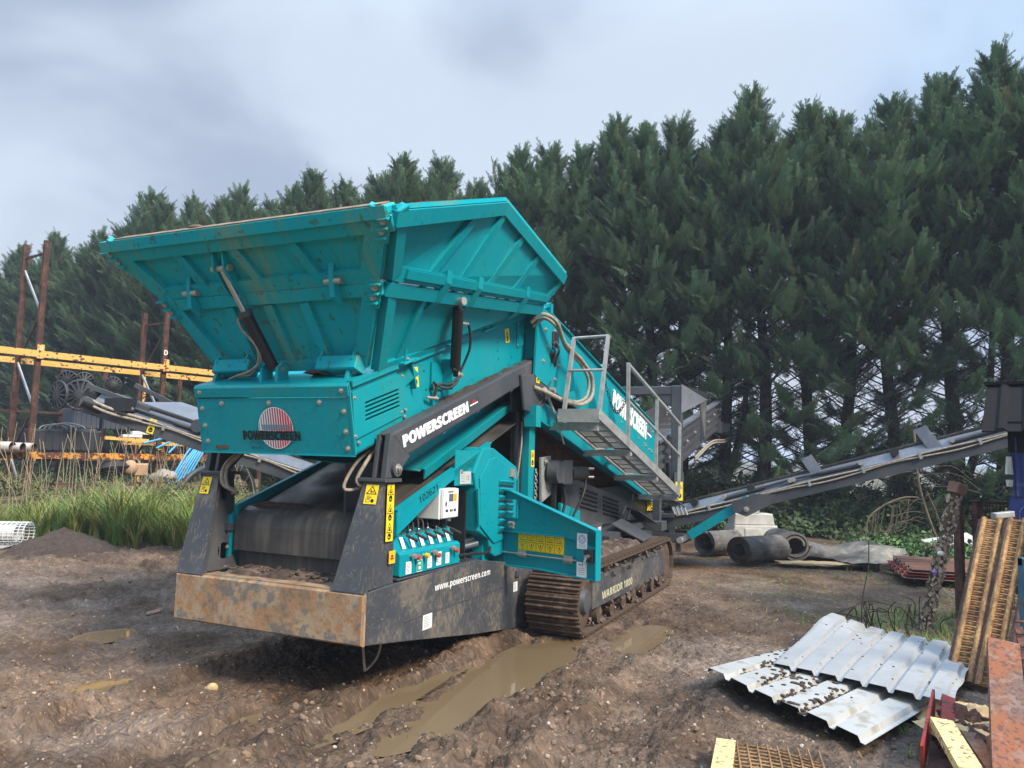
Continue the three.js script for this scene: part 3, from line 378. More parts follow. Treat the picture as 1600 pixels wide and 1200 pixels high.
// folding rams
{ const g = grp(MC, 'front_hydraulic_ram'), a = [-0.235, 2.79, 2.79], b = [-0.07, 2.15, 2.42], m = lerp3(a, b, 0.43);
  part(g, 'rod', cyl(a, m, 0.021), M.chrome); part(g, 'barrel', cyl(m, b, 0.044, 0.04, 18), M.black); part(g, 'gland', cyl(lerp3(a, b, 0.42), lerp3(a, b, 0.47), 0.052, 0.052, 18), M.dark); part(g, 'pin', cyl(add3(a, [-0.08, 0, 0]), add3(a, [0.08, 0, 0]), 0.024), M.zinc);
  for (const d of [-0.045, 0.045]) part(g, 'clevis', prism([[a[0] + d, 2.94, 2.86], [a[0] + d, 2.78, 2.83], [a[0] + d, 2.62, 2.66], [a[0] + d, 2.66, 2.64], [a[0] + d, 2.8, 2.74]], [0.014, 0, 0]), M.tealDusty);
  for (const d of [-0.07, 0.07]) { part(g, 'lower_ear', side([[2.36, 2.07], [2.36, 2.16], [2.42, 2.19], [2.47, 2.15], [2.47, 2.05]], b[0] + d - 0.01, b[0] + d + 0.01), M.tealDusty); bolt(g, [b[0] + d, 2.14, 2.42], [d, 0, 0], 0.018); }
  part(g, 'hose', [tube([lerp3(a, b, 0.5), [-0.21, 2.47, 2.64], [-0.19, 2.4, 2.62], [-0.13, 2.3, 2.55], [-0.12, 2.2, 2.5], [-0.2, 2.13, 2.5], [-0.36, 2.1, 2.46], [-0.5, 2.08, 2.4]], 0.009, 50), tube([[-0.14, 2.35, 2.56], [-0.12, 2.22, 2.52], [-0.22, 2.11, 2.47], [-0.4, 2.1, 2.42]], 0.008, 40)], M.hoseTan);
  part(g, 'shade_strap', lumps(10, 10, 0.2, 0.12, 0.03, 3).translate(0.28, 2.12, 2.35), M.rust); }
{ const g = grp(MC, 'side_hydraulic_ram'); part(g, 'barrel', cyl([0.76, 2.21, 1.3], [0.95, 2.66, 1.62], 0.042, 0.042, 20), M.black); part(g, 'rod_eye', cyl([0.94, 2.71, 1.64], [1.02, 2.71, 1.66], 0.03), M.zinc); part(g, 'mount', [box(0.1, 0.24, 0.015, BX + 0.055, 2.2, 1.36), box(0.012, 0.2, 0.2, BX + 0.012, 2.18, 1.43)], M.teal); bolt(g, [0.81, 2.2, 1.31], [1, 0, 0], 0.02);
  part(g, 'hose', [tube([[0.93, 2.58, 1.5], [0.93, 2.58, 1.42], [0.9, 2.42, 1.32], [0.82, 2.25, 1.3], [0.8, 2.12, 1.36], [0.76, 2.08, 1.48], [0.72, 2.12, 1.56]], 0.01, 50), tube([[0.79, 2.24, 1.4], [0.81, 2.22, 1.3], [0.78, 2.12, 1.4], [0.74, 2.1, 1.52], [0.72, 2.02, 1.53]], 0.011, 40)], M.hoseBlack); part(g, 'fitting', [cyl([0.71, 2.0, 1.5], [0.71, 2.12, 1.53], 0.014), cyl([0.7, 2.0, 1.62], [0.73, 2.0, 1.5], 0.012), cyl([0.93, 2.57, 1.52], [0.93, 2.58, 1.43], 0.013)], M.zinc); }
// main conveyor under the hopper
{ const g = grp(MC, 'main_conveyor'), yB = slope(2.04, 1.165, 0.94, 1.547), yT = (z) => yB(z) - 0.0;
  const prof = [], inner = [], R = 0.16, cz = 2.03, cy = 1.0; for (let k = 0; k <= 12; k++) { const a = mix(-0.1, 1.9, k / 12); prof.push([cz + R * Math.cos(a), cy + R * Math.sin(a)]); inner.push([cz + (R - 0.012) * Math.cos(a), cy + (R - 0.012) * Math.sin(a)]); }
  const bp = [[2.19, 0.835], ...prof, [-0.4, yB(-0.4) + 0.01]], bi = [[2.178, 0.835], ...inner, [-0.4, yB(-0.4) - 0.004]];
  part(g, 'belt', side([...bp, ...bi.reverse()], -0.57, 0.7), M.belt);
  part(g, 'rubber_flap', side([[2.15, 0.86], [2.14, 0.64], [2.125, 0.64], [2.13, 0.86]], -0.55, 0.66), M.belt);
  part(g, 'side_rail', side([[2.043, 1.172], [2.03, 1.005], [1.334, 1.343], [0.96, 1.47], [0.9, 1.3], [0.6, 1.3], [0.6, 1.68], [0.938, 1.552]], 0.715, 0.75, 0.004), M.teal);
  part(g, 'rail_lip', [bar([0.73, 1.178, 2.043], [0.73, 1.685, 0.59], 0.05, 0.012, [0, 1, 0.3])], M.teal);
  part(g, 'far_rail', side([[2.16, 1.16], [2.14, 0.98], [-0.3, 1.8], [-0.3, 1.98]], -0.62, -0.585), M.teal);
  part(g, 'end_plate', [side([[2.2, 0.66], [2.2, 1.0], [2.12, 1.06], [1.95, 1.02], [1.95, 0.66]], 0.675, 0.715, 0.004), side([[2.2, 0.66], [2.2, 1.08], [2.1, 1.14], [1.95, 1.02], [1.95, 0.66]], -0.635, -0.6, 0.004)], M.teal);
  part(g, 'tension_bracket', [box(0.1, 0.05, 0.12, -0.63, 1.0, 2.18), box(0.1, 0.03, 0.1, -0.66, 0.92, 2.2), box(0.12, 0.16, 0.12, 0.66, 1.12, 2.2)], M.dark);
  for (const [x, y] of [[0.69, 0.98], [-0.62, 0.95], [-0.62, 0.85]]) bolt(g, [x, y, 2.203], [0, 0, 1], 0.011);
  { const gg = lumps(50, 8, 0.55, 0.06, 0.03, 22).rotateX(0.34).translate(-0.25, 1.17, 2.06); part(g, 'belt_dirt', gg, M.soil).userData.kind = 'stuff'; }
  decal(g, 'number_lettering', 0.3, 0.07, 700, (c, w, h) => { c.fillStyle = '#0d2326'; c.font = `${Math.round(h * 0.95)}px sans-serif`; const t = '102621', m = c.measureText(t).width; c.scale(w / m, 1); c.fillText(t, 0, h * 0.85); }, [0.75, 1.285, 1.62], [0, 0.35, -1], [0, 1, 0]);
  bolt(g, [0.752, 1.44, 1.13], [1, 0, 0], 0.012);
  const tray = grp(MC, 'feeder_tray');
  part(tray, 'tray_plate', prism([[-0.52, 1.5, 1.52], [0.6, 1.44, 1.52], [0.6, 2.1, -0.25], [-0.52, 2.14, -0.25]], [0, 0.008, 0]), M.tealDusty);
  part(tray, 'tray_skirt', [bar([0.63, 1.42, 1.5], [0.63, 2.1, -0.2], 0.012, 0.085, [0.3, 1, 0.3]), bar([0.6, 1.455, 1.5], [0.6, 2.135, -0.2], 0.07, 0.01, [0, 1, 0.36])], M.teal);
  part(tray, 'tray_side', side([[1.5, 1.46], [2.0, 1.72], [-0.3, 2.6], [-0.3, 2.12]], 0.42, 0.432), M.tealDusty);
  part(tray, 'tray_side', side([[1.5, 1.5], [2.0, 1.72], [-0.3, 2.6], [-0.3, 2.12]], -0.53, -0.518), M.teal); }

// belt-drive housing with louvres
{ const g = grp(MC, 'drive_housing');
  part(g, 'shell', side([[0.95, 1.43], [0.8, 1.622], [0.77, 1.64], [0.584, 1.637], [0.1, 1.475], [0.047, 1.4], [0.047, 0.72], [0.5, 0.7], [0.6, 0.74], [0.64, 0.86], [0.86, 0.95], [0.9, 1.3]], 0.5, 0.775, 0.012), M.teal);
  part(g, 'raised_panel', side([[0.86, 1.38], [0.7, 1.54], [0.56, 1.56], [0.2, 1.44], [0.12, 1.36], [0.12, 0.86], [0.56, 0.82], [0.82, 0.98]], 0.774, 0.79, 0.006), M.teal);
  for (let k = 0; k < 7; k++) part(g, 'louvre', bar([0.797, 1.345 - k * 0.068, 0.5 - k * 0.003], [0.797, 1.325 - k * 0.068, 0.2], 0.02, 0.036, [0.7, 1, 0], 0.008), M.teal);
  for (let k = 0; k < 7; k++) part(g, 'louvre_gap', bar([0.791, 1.313 - k * 0.068, 0.5], [0.791, 1.293 - k * 0.068, 0.2], 0.006, 0.012), M.black);
  part(g, 'latch', [box(0.03, 0.07, 0.1, 0.79, 1.42, 0.24), box(0.02, 0.03, 0.03, 0.81, 1.39, 0.22)], M.zinc);
  part(g, 'edge_strip', [bar([0.79, 1.3, 0.9], [0.79, 1.0, 0.86], 0.016, 0.03, [0, 0, 1]), bar([0.79, 1.36, 0.095], [0.79, 0.95, 0.1], 0.012, 0.016, [0, 0, 1])], M.teal);
  decal(g, 'rating_plate', 0.19, 0.1, 500, (c, w, h) => { c.fillStyle = '#b9bcb8'; c.fillRect(0, 0, w, h); c.fillStyle = '#8a8f8e'; for (let k = 0; k < 4; k++) c.fillRect(w * 0.1, h * (0.15 + 0.2 * k), w * 0.35, h * 0.06); c.fillStyle = '#444'; c.font = `${Math.round(h * 0.5)}px sans-serif`; c.fillText('CE', w * 0.58, h * 0.7); }, [0.752, 1.39, 1.06], [0, 0, -1], [0, 1, 0], true);
  part(g, 'plate_backing', box(0.004, 0.28, 0.5, 0.748, 1.47, 1.0 - 0.02), M.teal);
  part(g, 'leg', box(0.1, 0.5, 0.12, 0.66, 0.75, 0.57), M.teal); }

// hydraulic valve bank with levers, and the control box above it
{ const g = grp(MC, 'valve_bank'), z0 = 1.2, z1 = 2.06;
  const xs = [[0.803, 0.737], [0.803, 0.882], [0.785, 0.9], [0.745, 0.905], [0.7, 1.0], [0.5, 1.01], [0.5, 0.737]];
  part(g, 'cover', front(xs, z0, z1, 0.008), M.teal);
  for (let k = 0; k < 6; k++) { const z = 1.905 - k * 0.128, l = grp(g, 'lever'); l.name = 'lever'; const a = [0.69, 1.02, z], b = [0.79, 0.985, z - 0.02];
    mesh('lever', fuse([cyl(a, lerp3(a, b, 0.6), 0.0065), new THREE.SphereGeometry(0.011, 10, 8).translate(...a), cyl([0.69, 0.99, z], a, 0.008)]), M.chrome, g); mesh('lever_grip', fuse([cyl(lerp3(a, b, 0.5), add3(b, [0.035, -0.02, -0.008]), 0.011, 0.012, 10), cyl([0.68, 0.97, z], [0.68, 1.005, z], 0.018)]), M.black, g); g.remove(l);
    decal(g, 'tag', 0.045, 0.085, 700, paper, [0.728 + 0.006, 0.947, z + 0.03], [0, 0, -1], [-0.42, 1, 0], true); }
  const knob = (z, y, m) => part(g, 'knob', [cyl([0.8, y, z], [0.825, y, z], 0.009), cyl([0.825, y, z], [0.85, y, z], 0.018, 0.016, 14)], m);
  knob(1.93, 0.866, M.zinc); knob(1.87, 0.85, M.redKnob); knob(1.755, 0.852, M.yellow); knob(1.638, 0.862, M.zinc); knob(1.59, 0.836, M.redKnob); knob(1.36, 0.866, M.zinc); knob(1.31, 0.842, M.redKnob);
  for (const [z, y, w, h, gr] of [[1.956, 0.787, 0.075, 0.085], [1.812, 0.785, 0.075, 0.085, 1], [1.671, 0.794, 0.065, 0.085], [1.54, 0.805, 0.075, 0.1], [1.41, 0.795, 0.06, 0.08]]) decal(g, 'label', w, h, 700, gr ? (c, W, H) => { c.fillStyle = '#0c8f6c'; c.fillRect(0, 0, W, H); c.strokeStyle = '#e8f2ea'; c.lineWidth = 3; c.strokeRect(2, 2, W - 4, H - 4); c.fillStyle = '#e8f2ea'; c.fillRect(W * 0.3, H * 0.2, W * 0.4, H * 0.2); c.fillRect(W * 0.35, H * 0.55, W * 0.4, H * 0.25); } : paper, [0.804, y, z], [0, 0, -1], [0, 1, 0], true);
  const r = rng(91), hs = []; for (let k = 0; k < 12; k++) { const z = 1.95 - 0.07 * k; hs.push(tube([[0.66, 0.99, z], [0.63, 1.06 + 0.03 * r(), z - 0.02], [0.56, 1.07, z - 0.05 * r()], [0.48, 0.98, z + 0.04]], 0.009, 16)); } part(g, 'hose', hs, M.hoseBlack);
  part(g, 'pipe_stub', [cyl([0.5, 0.8, 1.15], [0.66, 0.87, 0.72], 0.026), cyl([0.56, 0.78, 1.05], [0.7, 0.83, 0.72], 0.03), cyl([0.6, 0.92, 1.1], [0.6, 0.92, 1.0], 0.03)], M.chrome);
  part(g, 'stay_bar', tube([[0.8, 0.79, 1.22], [0.8, 0.78, 1.0], [0.82, 0.77, 0.72], [0.8, 0.8, 0.66]], 0.012, 30), M.black);
  const c = grp(MC, 'control_box'); part(c, 'case', box(0.2, 0.232, 0.265, 0.655, 1.198, 1.335, 0, 0, 0, 0.006), M.white); part(c, 'door_leaf', box(0.02, 0.222, 0.25, 0.764, 1.2, 1.33, 0, 0, 0, 0.004), M.white);
  decal(c, 'display', 0.24, 0.215, 600, (q, w, h) => { q.fillStyle = '#dcdcd8'; q.fillRect(0, 0, w, h); q.fillStyle = '#555'; q.fillRect(w * 0.32, h * 0.07, w * 0.34, h * 0.05); q.fillStyle = '#5a6063'; q.fillRect(w * 0.38, h * 0.17, w * 0.28, h * 0.27); q.fillStyle = '#e0a820'; q.fillRect(w * 0.68, h * 0.17, w * 0.2, h * 0.27); q.fillStyle = '#222'; q.beginPath(); q.ellipse(w * 0.2, h * 0.52, w * 0.05, h * 0.09, 0, 0, 7); q.fill(); for (const x of [0.22, 0.3, 0.5, 0.6, 0.76, 0.82]) { q.beginPath(); q.arc(w * x, h * 0.76, w * 0.045, 0, 7); q.fill(); } }, [0.774, 1.2, 1.33], [0, 0, -1], [0, 1, 0], true);
  part(c, 'cable', [tube([[0.7, 1.08, 1.36], [0.7, 1.04, 1.37], [0.66, 1.0, 1.4], [0.6, 1.02, 1.46]], 0.008, 20), tube([[0.7, 1.08, 1.3], [0.71, 1.03, 1.28], [0.66, 0.98, 1.24]], 0.007, 20)], M.hoseBlack); part(c, 'cable_gland', cyl([0.72, 1.08, 1.25], [0.72, 1.055, 1.25], 0.016), M.white);
  part(c, 'dark_backing', [box(0.02, 0.7, 1.5, 0.35, 1.15, 1.35), box(0.4, 0.55, 0.02, 0.52, 1.0, 0.97)], M.black); }

// open service door standing out over the track
{ const D = grp(MC, 'service_door'); D.position.set(0.548, 0, 0.276); D.rotation.y = -THREE.MathUtils.degToRad(15.1);
  const up = [[-0.1, 1.267], [0.338, 1.267], [1.24, 0.994], [1.24, 0.86], [0.915, 0.915], [-0.09, 0.905]], win = [[0.0, 1.2], [0.405, 1.192], [0.425, 1.03], [0.0, 1.04]];
  part(D, 'upper_plate', front(up, 0.02, 0.034, 0, [win]), M.teal);
  part(D, 'lower_plate', front([[0, 0.92], [1.2, 0.925], [1.238, 0.9], [1.24, 0.606], [0.655, 0.628], [0, 0.615]], -0.02, 0.012), M.teal);
  part(D, 'flange', [bar([-0.1, 1.267, 0.03], [0.338, 1.267, 0.03], 0.07, 0.008), bar([0.338, 1.267, 0.03], [1.242, 0.994, 0.03], 0.07, 0.008, [0, 1, 0]), bar([1.242, 0.996, 0.02], [1.242, 0.6, 0.02], 0.075, 0.01, [1, 0, 0]), bar([0, 0.614, 0.025], [0.655, 0.626, 0.025], 0.06, 0.01), bar([0.655, 0.626, 0.025], [1.242, 0.603, 0.025], 0.06, 0.01), bar([-0.09, 0.91, 0.03], [0.9, 0.918, 0.03], 0.05, 0.01)], M.teal);
  part(D, 'window_frame', [bar([0.43, 1.2, 0.03], [0.43, 1.03, 0.03], 0.03, 0.012, [1, 0, 0]), bar([0, 1.04, 0.03], [0.43, 1.03, 0.03], 0.03, 0.012)], M.teal);
  part(D, 'side_leaf', [box(0.19, 0.37, 0.02, 1.14, 0.79, 0.024, 0, 0, 0, 0.004), box(0.05, 0.3, 0.04, 0.02, 0.76, 0.0), box(0.012, 0.26, 0.014, 0.26, 0.77, 0.013)], M.teal);
  part(D, 'hinge_rod', cyl([0.0, 0.727, 0.024], [1.04, 0.735, 0.024], 0.007), M.galv);
  for (const x of [0.46, 0.95]) part(D, 'hinge', [box(0.09, 0.06, 0.01, x, 0.735, 0.018), box(0.09, 0.018, 0.03, x, 0.733, 0.025)], M.galv);
  for (const [x, y] of [[-0.02, 0.985], [0.36, 0.985]]) part(D, 'catch', [box(0.06, 0.03, 0.03, x, y, 0.05, 0.4), cyl([x - 0.02, y - 0.03, 0.05], [x + 0.03, y - 0.03, 0.055], 0.011)], M.galv);
  for (const [x, y] of [[0.05, 0.86], [0.1, 0.86], [0.06, 0.69], [0.1, 0.69]]) bolt(D, [x, y, 0.013], [0, 0, 1], 0.008);
  decal(D, 'warning_sign', 0.495, 0.155, 900, (c, w, h) => { c.fillStyle = '#f3cf1d'; c.fillRect(0, 0, w, h); c.strokeStyle = c.fillStyle = '#1b1a12'; c.lineWidth = 1.5; for (let k = 0; k < 5; k++) { const x0 = w * k / 5, cw = w / 5; c.strokeRect(x0 + 2, 3, cw - 4, h - 6); c.lineWidth = 2.5; c.beginPath(); c.moveTo(x0 + cw * 0.15, h * 0.52); c.lineTo(x0 + cw * 0.85, h * 0.52); c.lineTo(x0 + cw * 0.5, h * 0.94); c.closePath(); c.stroke(); c.fillRect(x0 + cw * 0.46, h * 0.6, cw * 0.08, h * 0.17); c.lineWidth = 1.5; c.strokeRect(x0 + cw * 0.2, h * 0.14, cw * 0.25, h * 0.2); c.beginPath(); c.arc(x0 + cw * 0.65, h * (0.2 + 0.04 * k), cw * 0.1, 0, 7); c.stroke(); c.fillRect(x0 + cw * 0.2, h * 0.4, cw * 0.6, h * 0.03); } }, [0.66, 0.842, 0.012], [1, 0, 0], [0, 1, 0], true);
  decal(D, 'paper_label', 0.1, 0.125, 600, (c, w, h) => { c.fillStyle = '#e3e5e8'; c.fillRect(0, 0, w, h); c.strokeStyle = '#4d5f86'; c.lineWidth = 2.5; for (const r of [0.3, 0.2]) { c.beginPath(); c.arc(w / 2, h * 0.38, w * r * 1.1, 0, 7); c.stroke(); } c.beginPath(); c.moveTo(w * 0.4, h * 0.38); c.lineTo(w * 0.48, h * 0.45); c.lineTo(w * 0.62, h * 0.3); c.stroke(); c.fillStyle = '#8993a8'; for (let k = 0; k < 3; k++) c.fillRect(w * 0.15, h * (0.72 + 0.08 * k), w * 0.7, h * 0.025); }, [1.1, 0.9, 0.035], [1, 0, 0], [0, 1, 0], true);
  decal(D, 'paper_label', 0.1, 0.12, 600, (c, w, h) => { c.fillStyle = '#e6e7e8'; c.fillRect(0, 0, w, h); c.fillStyle = '#2b3f6d'; c.font = `bold ${Math.round(h * 0.2)}px sans-serif`; c.fillText('blue', w * 0.18, h * 0.24); c.fillStyle = '#9aa'; for (let k = 0; k < 4; k++) c.fillRect(w * 0.15, h * (0.4 + 0.13 * k), w * 0.66, h * 0.03); }, [1.1, 0.672, 0.035], [1, 0, 0], [0, 1, 0], true);
  part(D, 'handle', [box(0.09, 0.1, 0.03, 1.175, 0.79, 0.045, 0, 0, 0, 0.006)], M.black); part(D, 'handle_key', [cyl([1.175, 0.785, 0.05], [1.175, 0.785, 0.1], 0.02, 0.016), cyl([1.175, 0.785, 0.09], [1.16, 0.73, 0.1], 0.013)], M.chrome); }

// screen box with frame below
const SB = grp(MC, 'screen_box'), sT = slope(-0.47, 2.99, -4.69, 2.06), sL = slope(-0.166, 1.926, -4.65, 0.926);
{ const pr = [[-0.16, 3.0], [-0.3, 3.03], [-0.47, 2.99], [-2.02, 2.635], [-4.69, 2.06], [-4.74, 1.45], [-0.25, 2.3], [-0.1, 2.35]];
  const pl = side(pr, 0.83, 0.85); part(SB, 'side_plate', pl, M.teal); part(SB, 'side_plate', mir(pl), M.teal);
  part(SB, 'top_flange', bar([0.86, 2.995, -0.45], [0.86, 2.065, -4.68], 0.045, 0.012, [0, 1, 0.22]), M.teal);
  part(SB, 'end_flange', bar([0.86, 2.06, -4.7], [0.86, 1.45, -4.745], 0.045, 0.012, [0, 0, 1]), M.teal);
  for (const z of [-1.0, -1.7, -2.45]) part(SB, 'gusset', prism([[0.85, sT(z) - 0.1, z], [0.85, sT(z) - 0.62, z], [0.95, sT(z) - 0.6, z]], [0, 0, 0.014]), M.teal);
  const deck = []; for (let k = 0; k < 9; k++) { const z = -0.4 - k * 0.52; deck.push(cyl([-0.83, sT(z) - 0.35, z], [0.83, sT(z) - 0.35, z], 0.045, 0.045, 10)); } part(SB, 'cross_tube', deck, M.dark);
  part(SB, 'screen_deck', [prism([[-0.82, sT(-0.3) - 0.28, -0.3], [0.82, sT(-0.3) - 0.28, -0.3], [0.82, sT(-4.7) - 0.28, -4.7], [-0.82, sT(-4.7) - 0.28, -4.7]], [0, -0.02, 0]), prism([[-0.82, sT(-0.3) - 0.55, -0.3], [0.82, sT(-0.3) - 0.55, -0.3], [0.82, sT(-4.7) - 0.5, -4.7], [-0.82, sT(-4.7) - 0.5, -4.7]], [0, -0.02, 0])], M.rust);
  part(SB, 'front_plate', box(1.64, 0.6, 0.02, 0, 2.66, -0.25), M.teal);
  const fp = [[-0.16, 2.16], [-0.166, 1.93], [-4.65, 0.93], [-4.7, 1.2]]; const f1 = side(fp, 0.76, 0.83, 0.006); part(SB, 'support_beam', f1, M.teal); part(SB, 'support_beam', mir(f1), M.teal);
  part(SB, 'beam_flange', bar([0.83, 1.93, -0.17], [0.83, 0.935, -4.64], 0.09, 0.014, [0, 1, 0.22]), M.teal);
  part(SB, 'beam_joint', [box(0.1, 0.24, 0.26, 0.86, sL(-2.35) + 0.17, -2.35), box(0.12, 0.2, 0.12, 0.84, 1.95, -0.1)], M.teal);
  part(SB, 'underside_chute', [prism([[-0.74, 1.95, -0.2], [0.74, 1.95, -0.2], [0.74, 0.96, -4.6], [-0.74, 0.96, -4.6]], [0, -0.02, 0]), side([[-0.3, 1.9], [-4.6, 0.95], [-4.6, 0.75], [-0.6, 1.55]], 0.58, 0.6)], M.rust);
  const r = rng(12); for (let k = 0; k < 11; k++) { const z = -0.6 - k * 0.4; bolt(SB, [0.851, sT(z) - 0.12, z], [1, 0, 0], 0.013); if (k > 5) bolt(SB, [0.851, sT(z) - 0.42 + 0.05 * r(), z + 0.1 * r()], [1, 0, 0], 0.012); }
  for (const [z, y] of [[-0.35, 2.82], [-0.4, 2.66], [-0.55, 2.72], [-0.72, 2.5], [-0.62, 2.35], [-0.3, 2.5], [-0.95, 2.42], [-4.2, 1.75], [-4.4, 1.7], [-4.55, 1.66]]) bolt(SB, [0.851, y, z], [1, 0, 0], 0.016);
  decal(SB, 'lettering', 1.98, 0.25, 500, wordmark('POWERSCREEN', '#eef2f0', true), [0.851, 2.105, -3.55], [0, -0.215, -1], [0, 1, 0]);
  decal(SB, 'warning_label', 0.13, 0.17, 500, warn(2), [0.856, 2.27, -1.75], [0, -0.2, -1], [0, 1, 0], true);
  part(SB, 'turnbuckle', [cyl([0.87, 2.2, -0.35], [0.93, 1.85, -0.6], 0.016), cyl([0.92, 1.9, -0.56], [0.95, 1.7, -0.66], 0.008), cyl([0.85, 2.24, -0.32], [0.88, 2.18, -0.36], 0.025)], M.galv);
  const leg = grp(MC, 'support_leg'); part(leg, 'column', box(0.09, 1.3, 0.13, 0.72, 1.29, -0.29, 0, 0, 0, 0.01), M.teal); decal(leg, 'warning_label', 0.075, 0.16, 500, warn(2), [0.765, 1.55, -0.29], [0, 0, -1], [0, 1, 0], true);
  const links = []; for (let k = 0; k < 9; k++) links.push(new THREE.TorusGeometry(0.014, 0.004, 5, 10).scale(1, 1.5, 1).rotateY(k % 2 ? 0 : 1.57).translate(0.79, 1.43 - k * 0.034, -0.33)); part(leg, 'chain', links, M.galv);
  part(leg, 'lift_cylinder', [cyl([0.66, 0.8, -0.14], [0.66, 2.0, -0.14], 0.055, 0.055, 18)], M.black); part(leg, 'hose', tube([[0.72, 1.9, -0.12], [0.74, 1.7, -0.08], [0.72, 1.3, -0.04], [0.74, 0.95, 0.0], [0.74, 0.8, 0.0]], 0.009, 40), M.hoseTan);
  part(leg, 'pin', cyl([0.7, 1.93, -0.2], [0.8, 1.93, -0.2], 0.035), M.galv); }

// engine-side parts between screen box and track
{ const g = grp(MC, 'drive_motor'); part(g, 'mount_plate', side([[-0.42, 1.56], [-0.66, 1.58], [-0.72, 1.2], [-0.45, 1.12]], 0.78, 0.81, 0.004), M.galv);
  part(g, 'gearbox', [box(0.16, 0.24, 0.3, 0.88, 1.42, -0.78, 0, 0, 0, 0.03), cyl([0.84, 1.42, -0.6], [0.94, 1.42, -0.6], 0.12, 0.11, 20)], M.dark); part(g, 'motor', [cyl([0.9, 1.4, -0.92], [0.94, 1.4, -1.3], 0.075, 0.07, 18), box(0.12, 0.1, 0.12, 0.92, 1.42, -1.3, 0, 0, 0, 0.01)], M.black); for (const y of [1.36, 1.45]) part(g, 'fitting', cyl([0.94, y, -1.34], [1.02, y, -1.4], 0.014), M.zinc); bolt(g, [0.82, 1.52, -0.5], [1, 0, 0], 0.02);
  part(g, 'hose', [tube([[0.9, 1.28, -0.8], [0.9, 1.1, -0.85], [0.86, 0.9, -0.8]], 0.014, 16), tube([[0.95, 1.36, -1.35], [0.98, 1.2, -1.2], [0.9, 0.95, -1.1]], 0.013, 16)], M.hoseBlack); part(g, 'bracket', [box(0.03, 0.5, 0.05, 0.84, 1.05, -0.7), box(0.1, 0.5, 0.1, 0.7, 1.0, -0.9)], M.black);
  const e = grp(MC, 'engine_cover'); const z0 = -1.2, z1 = -3.9, y0 = slope(z0, 1.38, z1, 0.98); part(e, 'panel', side([[z0, y0(z0)], [z1, y0(z1) - 0.02], [z1, 0.7], [z0, 0.8]], 0.72, 0.76, 0.006), M.dark);
  for (let k = 0; k < 5; k++) for (const [a, b] of [[-1.7, -2.3], [-2.55, -3.2]]) part(e, 'louvre', bar([0.765, y0(a) - 0.09 - k * 0.05, a], [0.765, y0(b) - 0.09 - k * 0.05, b], 0.014, 0.024, [0.6, 1, 0]), M.black);
  part(e, 'service_panel', side([[-0.9, 1.1], [-1.5, 0.98], [-1.5, 0.62], [-0.9, 0.62]], 0.8, 0.84, 0.006), M.teal); part(e, 'lower_box', [box(0.3, 0.26, 0.5, 0.85, 0.72, -1.55, 0, 0, 0, 0.01), box(0.3, 0.08, 1.6, 0.9, 0.68, -2.7, 0.05)], M.dark);
  decal(e, 'label', 0.14, 0.12, 400, (c, w, h) => { c.fillStyle = '#1e6e58'; c.fillRect(0, 0, w, h); c.strokeStyle = '#dfe7e0'; c.lineWidth = 4; c.strokeRect(2, 2, w - 4, h - 4); }, [1.0, 0.74, -1.5], [0, 0, -1], [0, 1, 0], true); decal(e, 'label', 0.1, 0.09, 400, paper, [1.0, 0.76, -1.68], [0, 0, -1], [0, 1, 0], true);
  part(e, 'mud_guard', [prism([[0.95, 0.78, -2.3], [1.32, 0.6, -2.35], [1.3, 0.6, -2.9], [0.9, 0.8, -2.9]], [0, 0.014, 0.0]), prism([[0.9, 0.95, -3.0], [1.1, 0.9, -3.0], [1.2, 0.7, -3.6], [0.9, 0.75, -3.6]], [0, 0.012, 0]), box(0.1, 0.5, 0.12, 1.0, 0.9, -4.3), box(0.5, 0.12, 0.3, 0.95, 0.66, -3.9)], M.dark);
  part(e, 'grab_rod', [cyl([0.95, 0.8, -3.0], [1.0, 1.12, -3.05], 0.012), cyl([1.02, 0.9, -2.5], [1.06, 1.0, -2.52], 0.014)], M.dark); part(e, 'rear_body', [box(1.5, 0.9, 3.2, 0, 0.75, -3.0), box(1.3, 0.7, 1.0, 0, 0.9, -1.0)], M.black); }

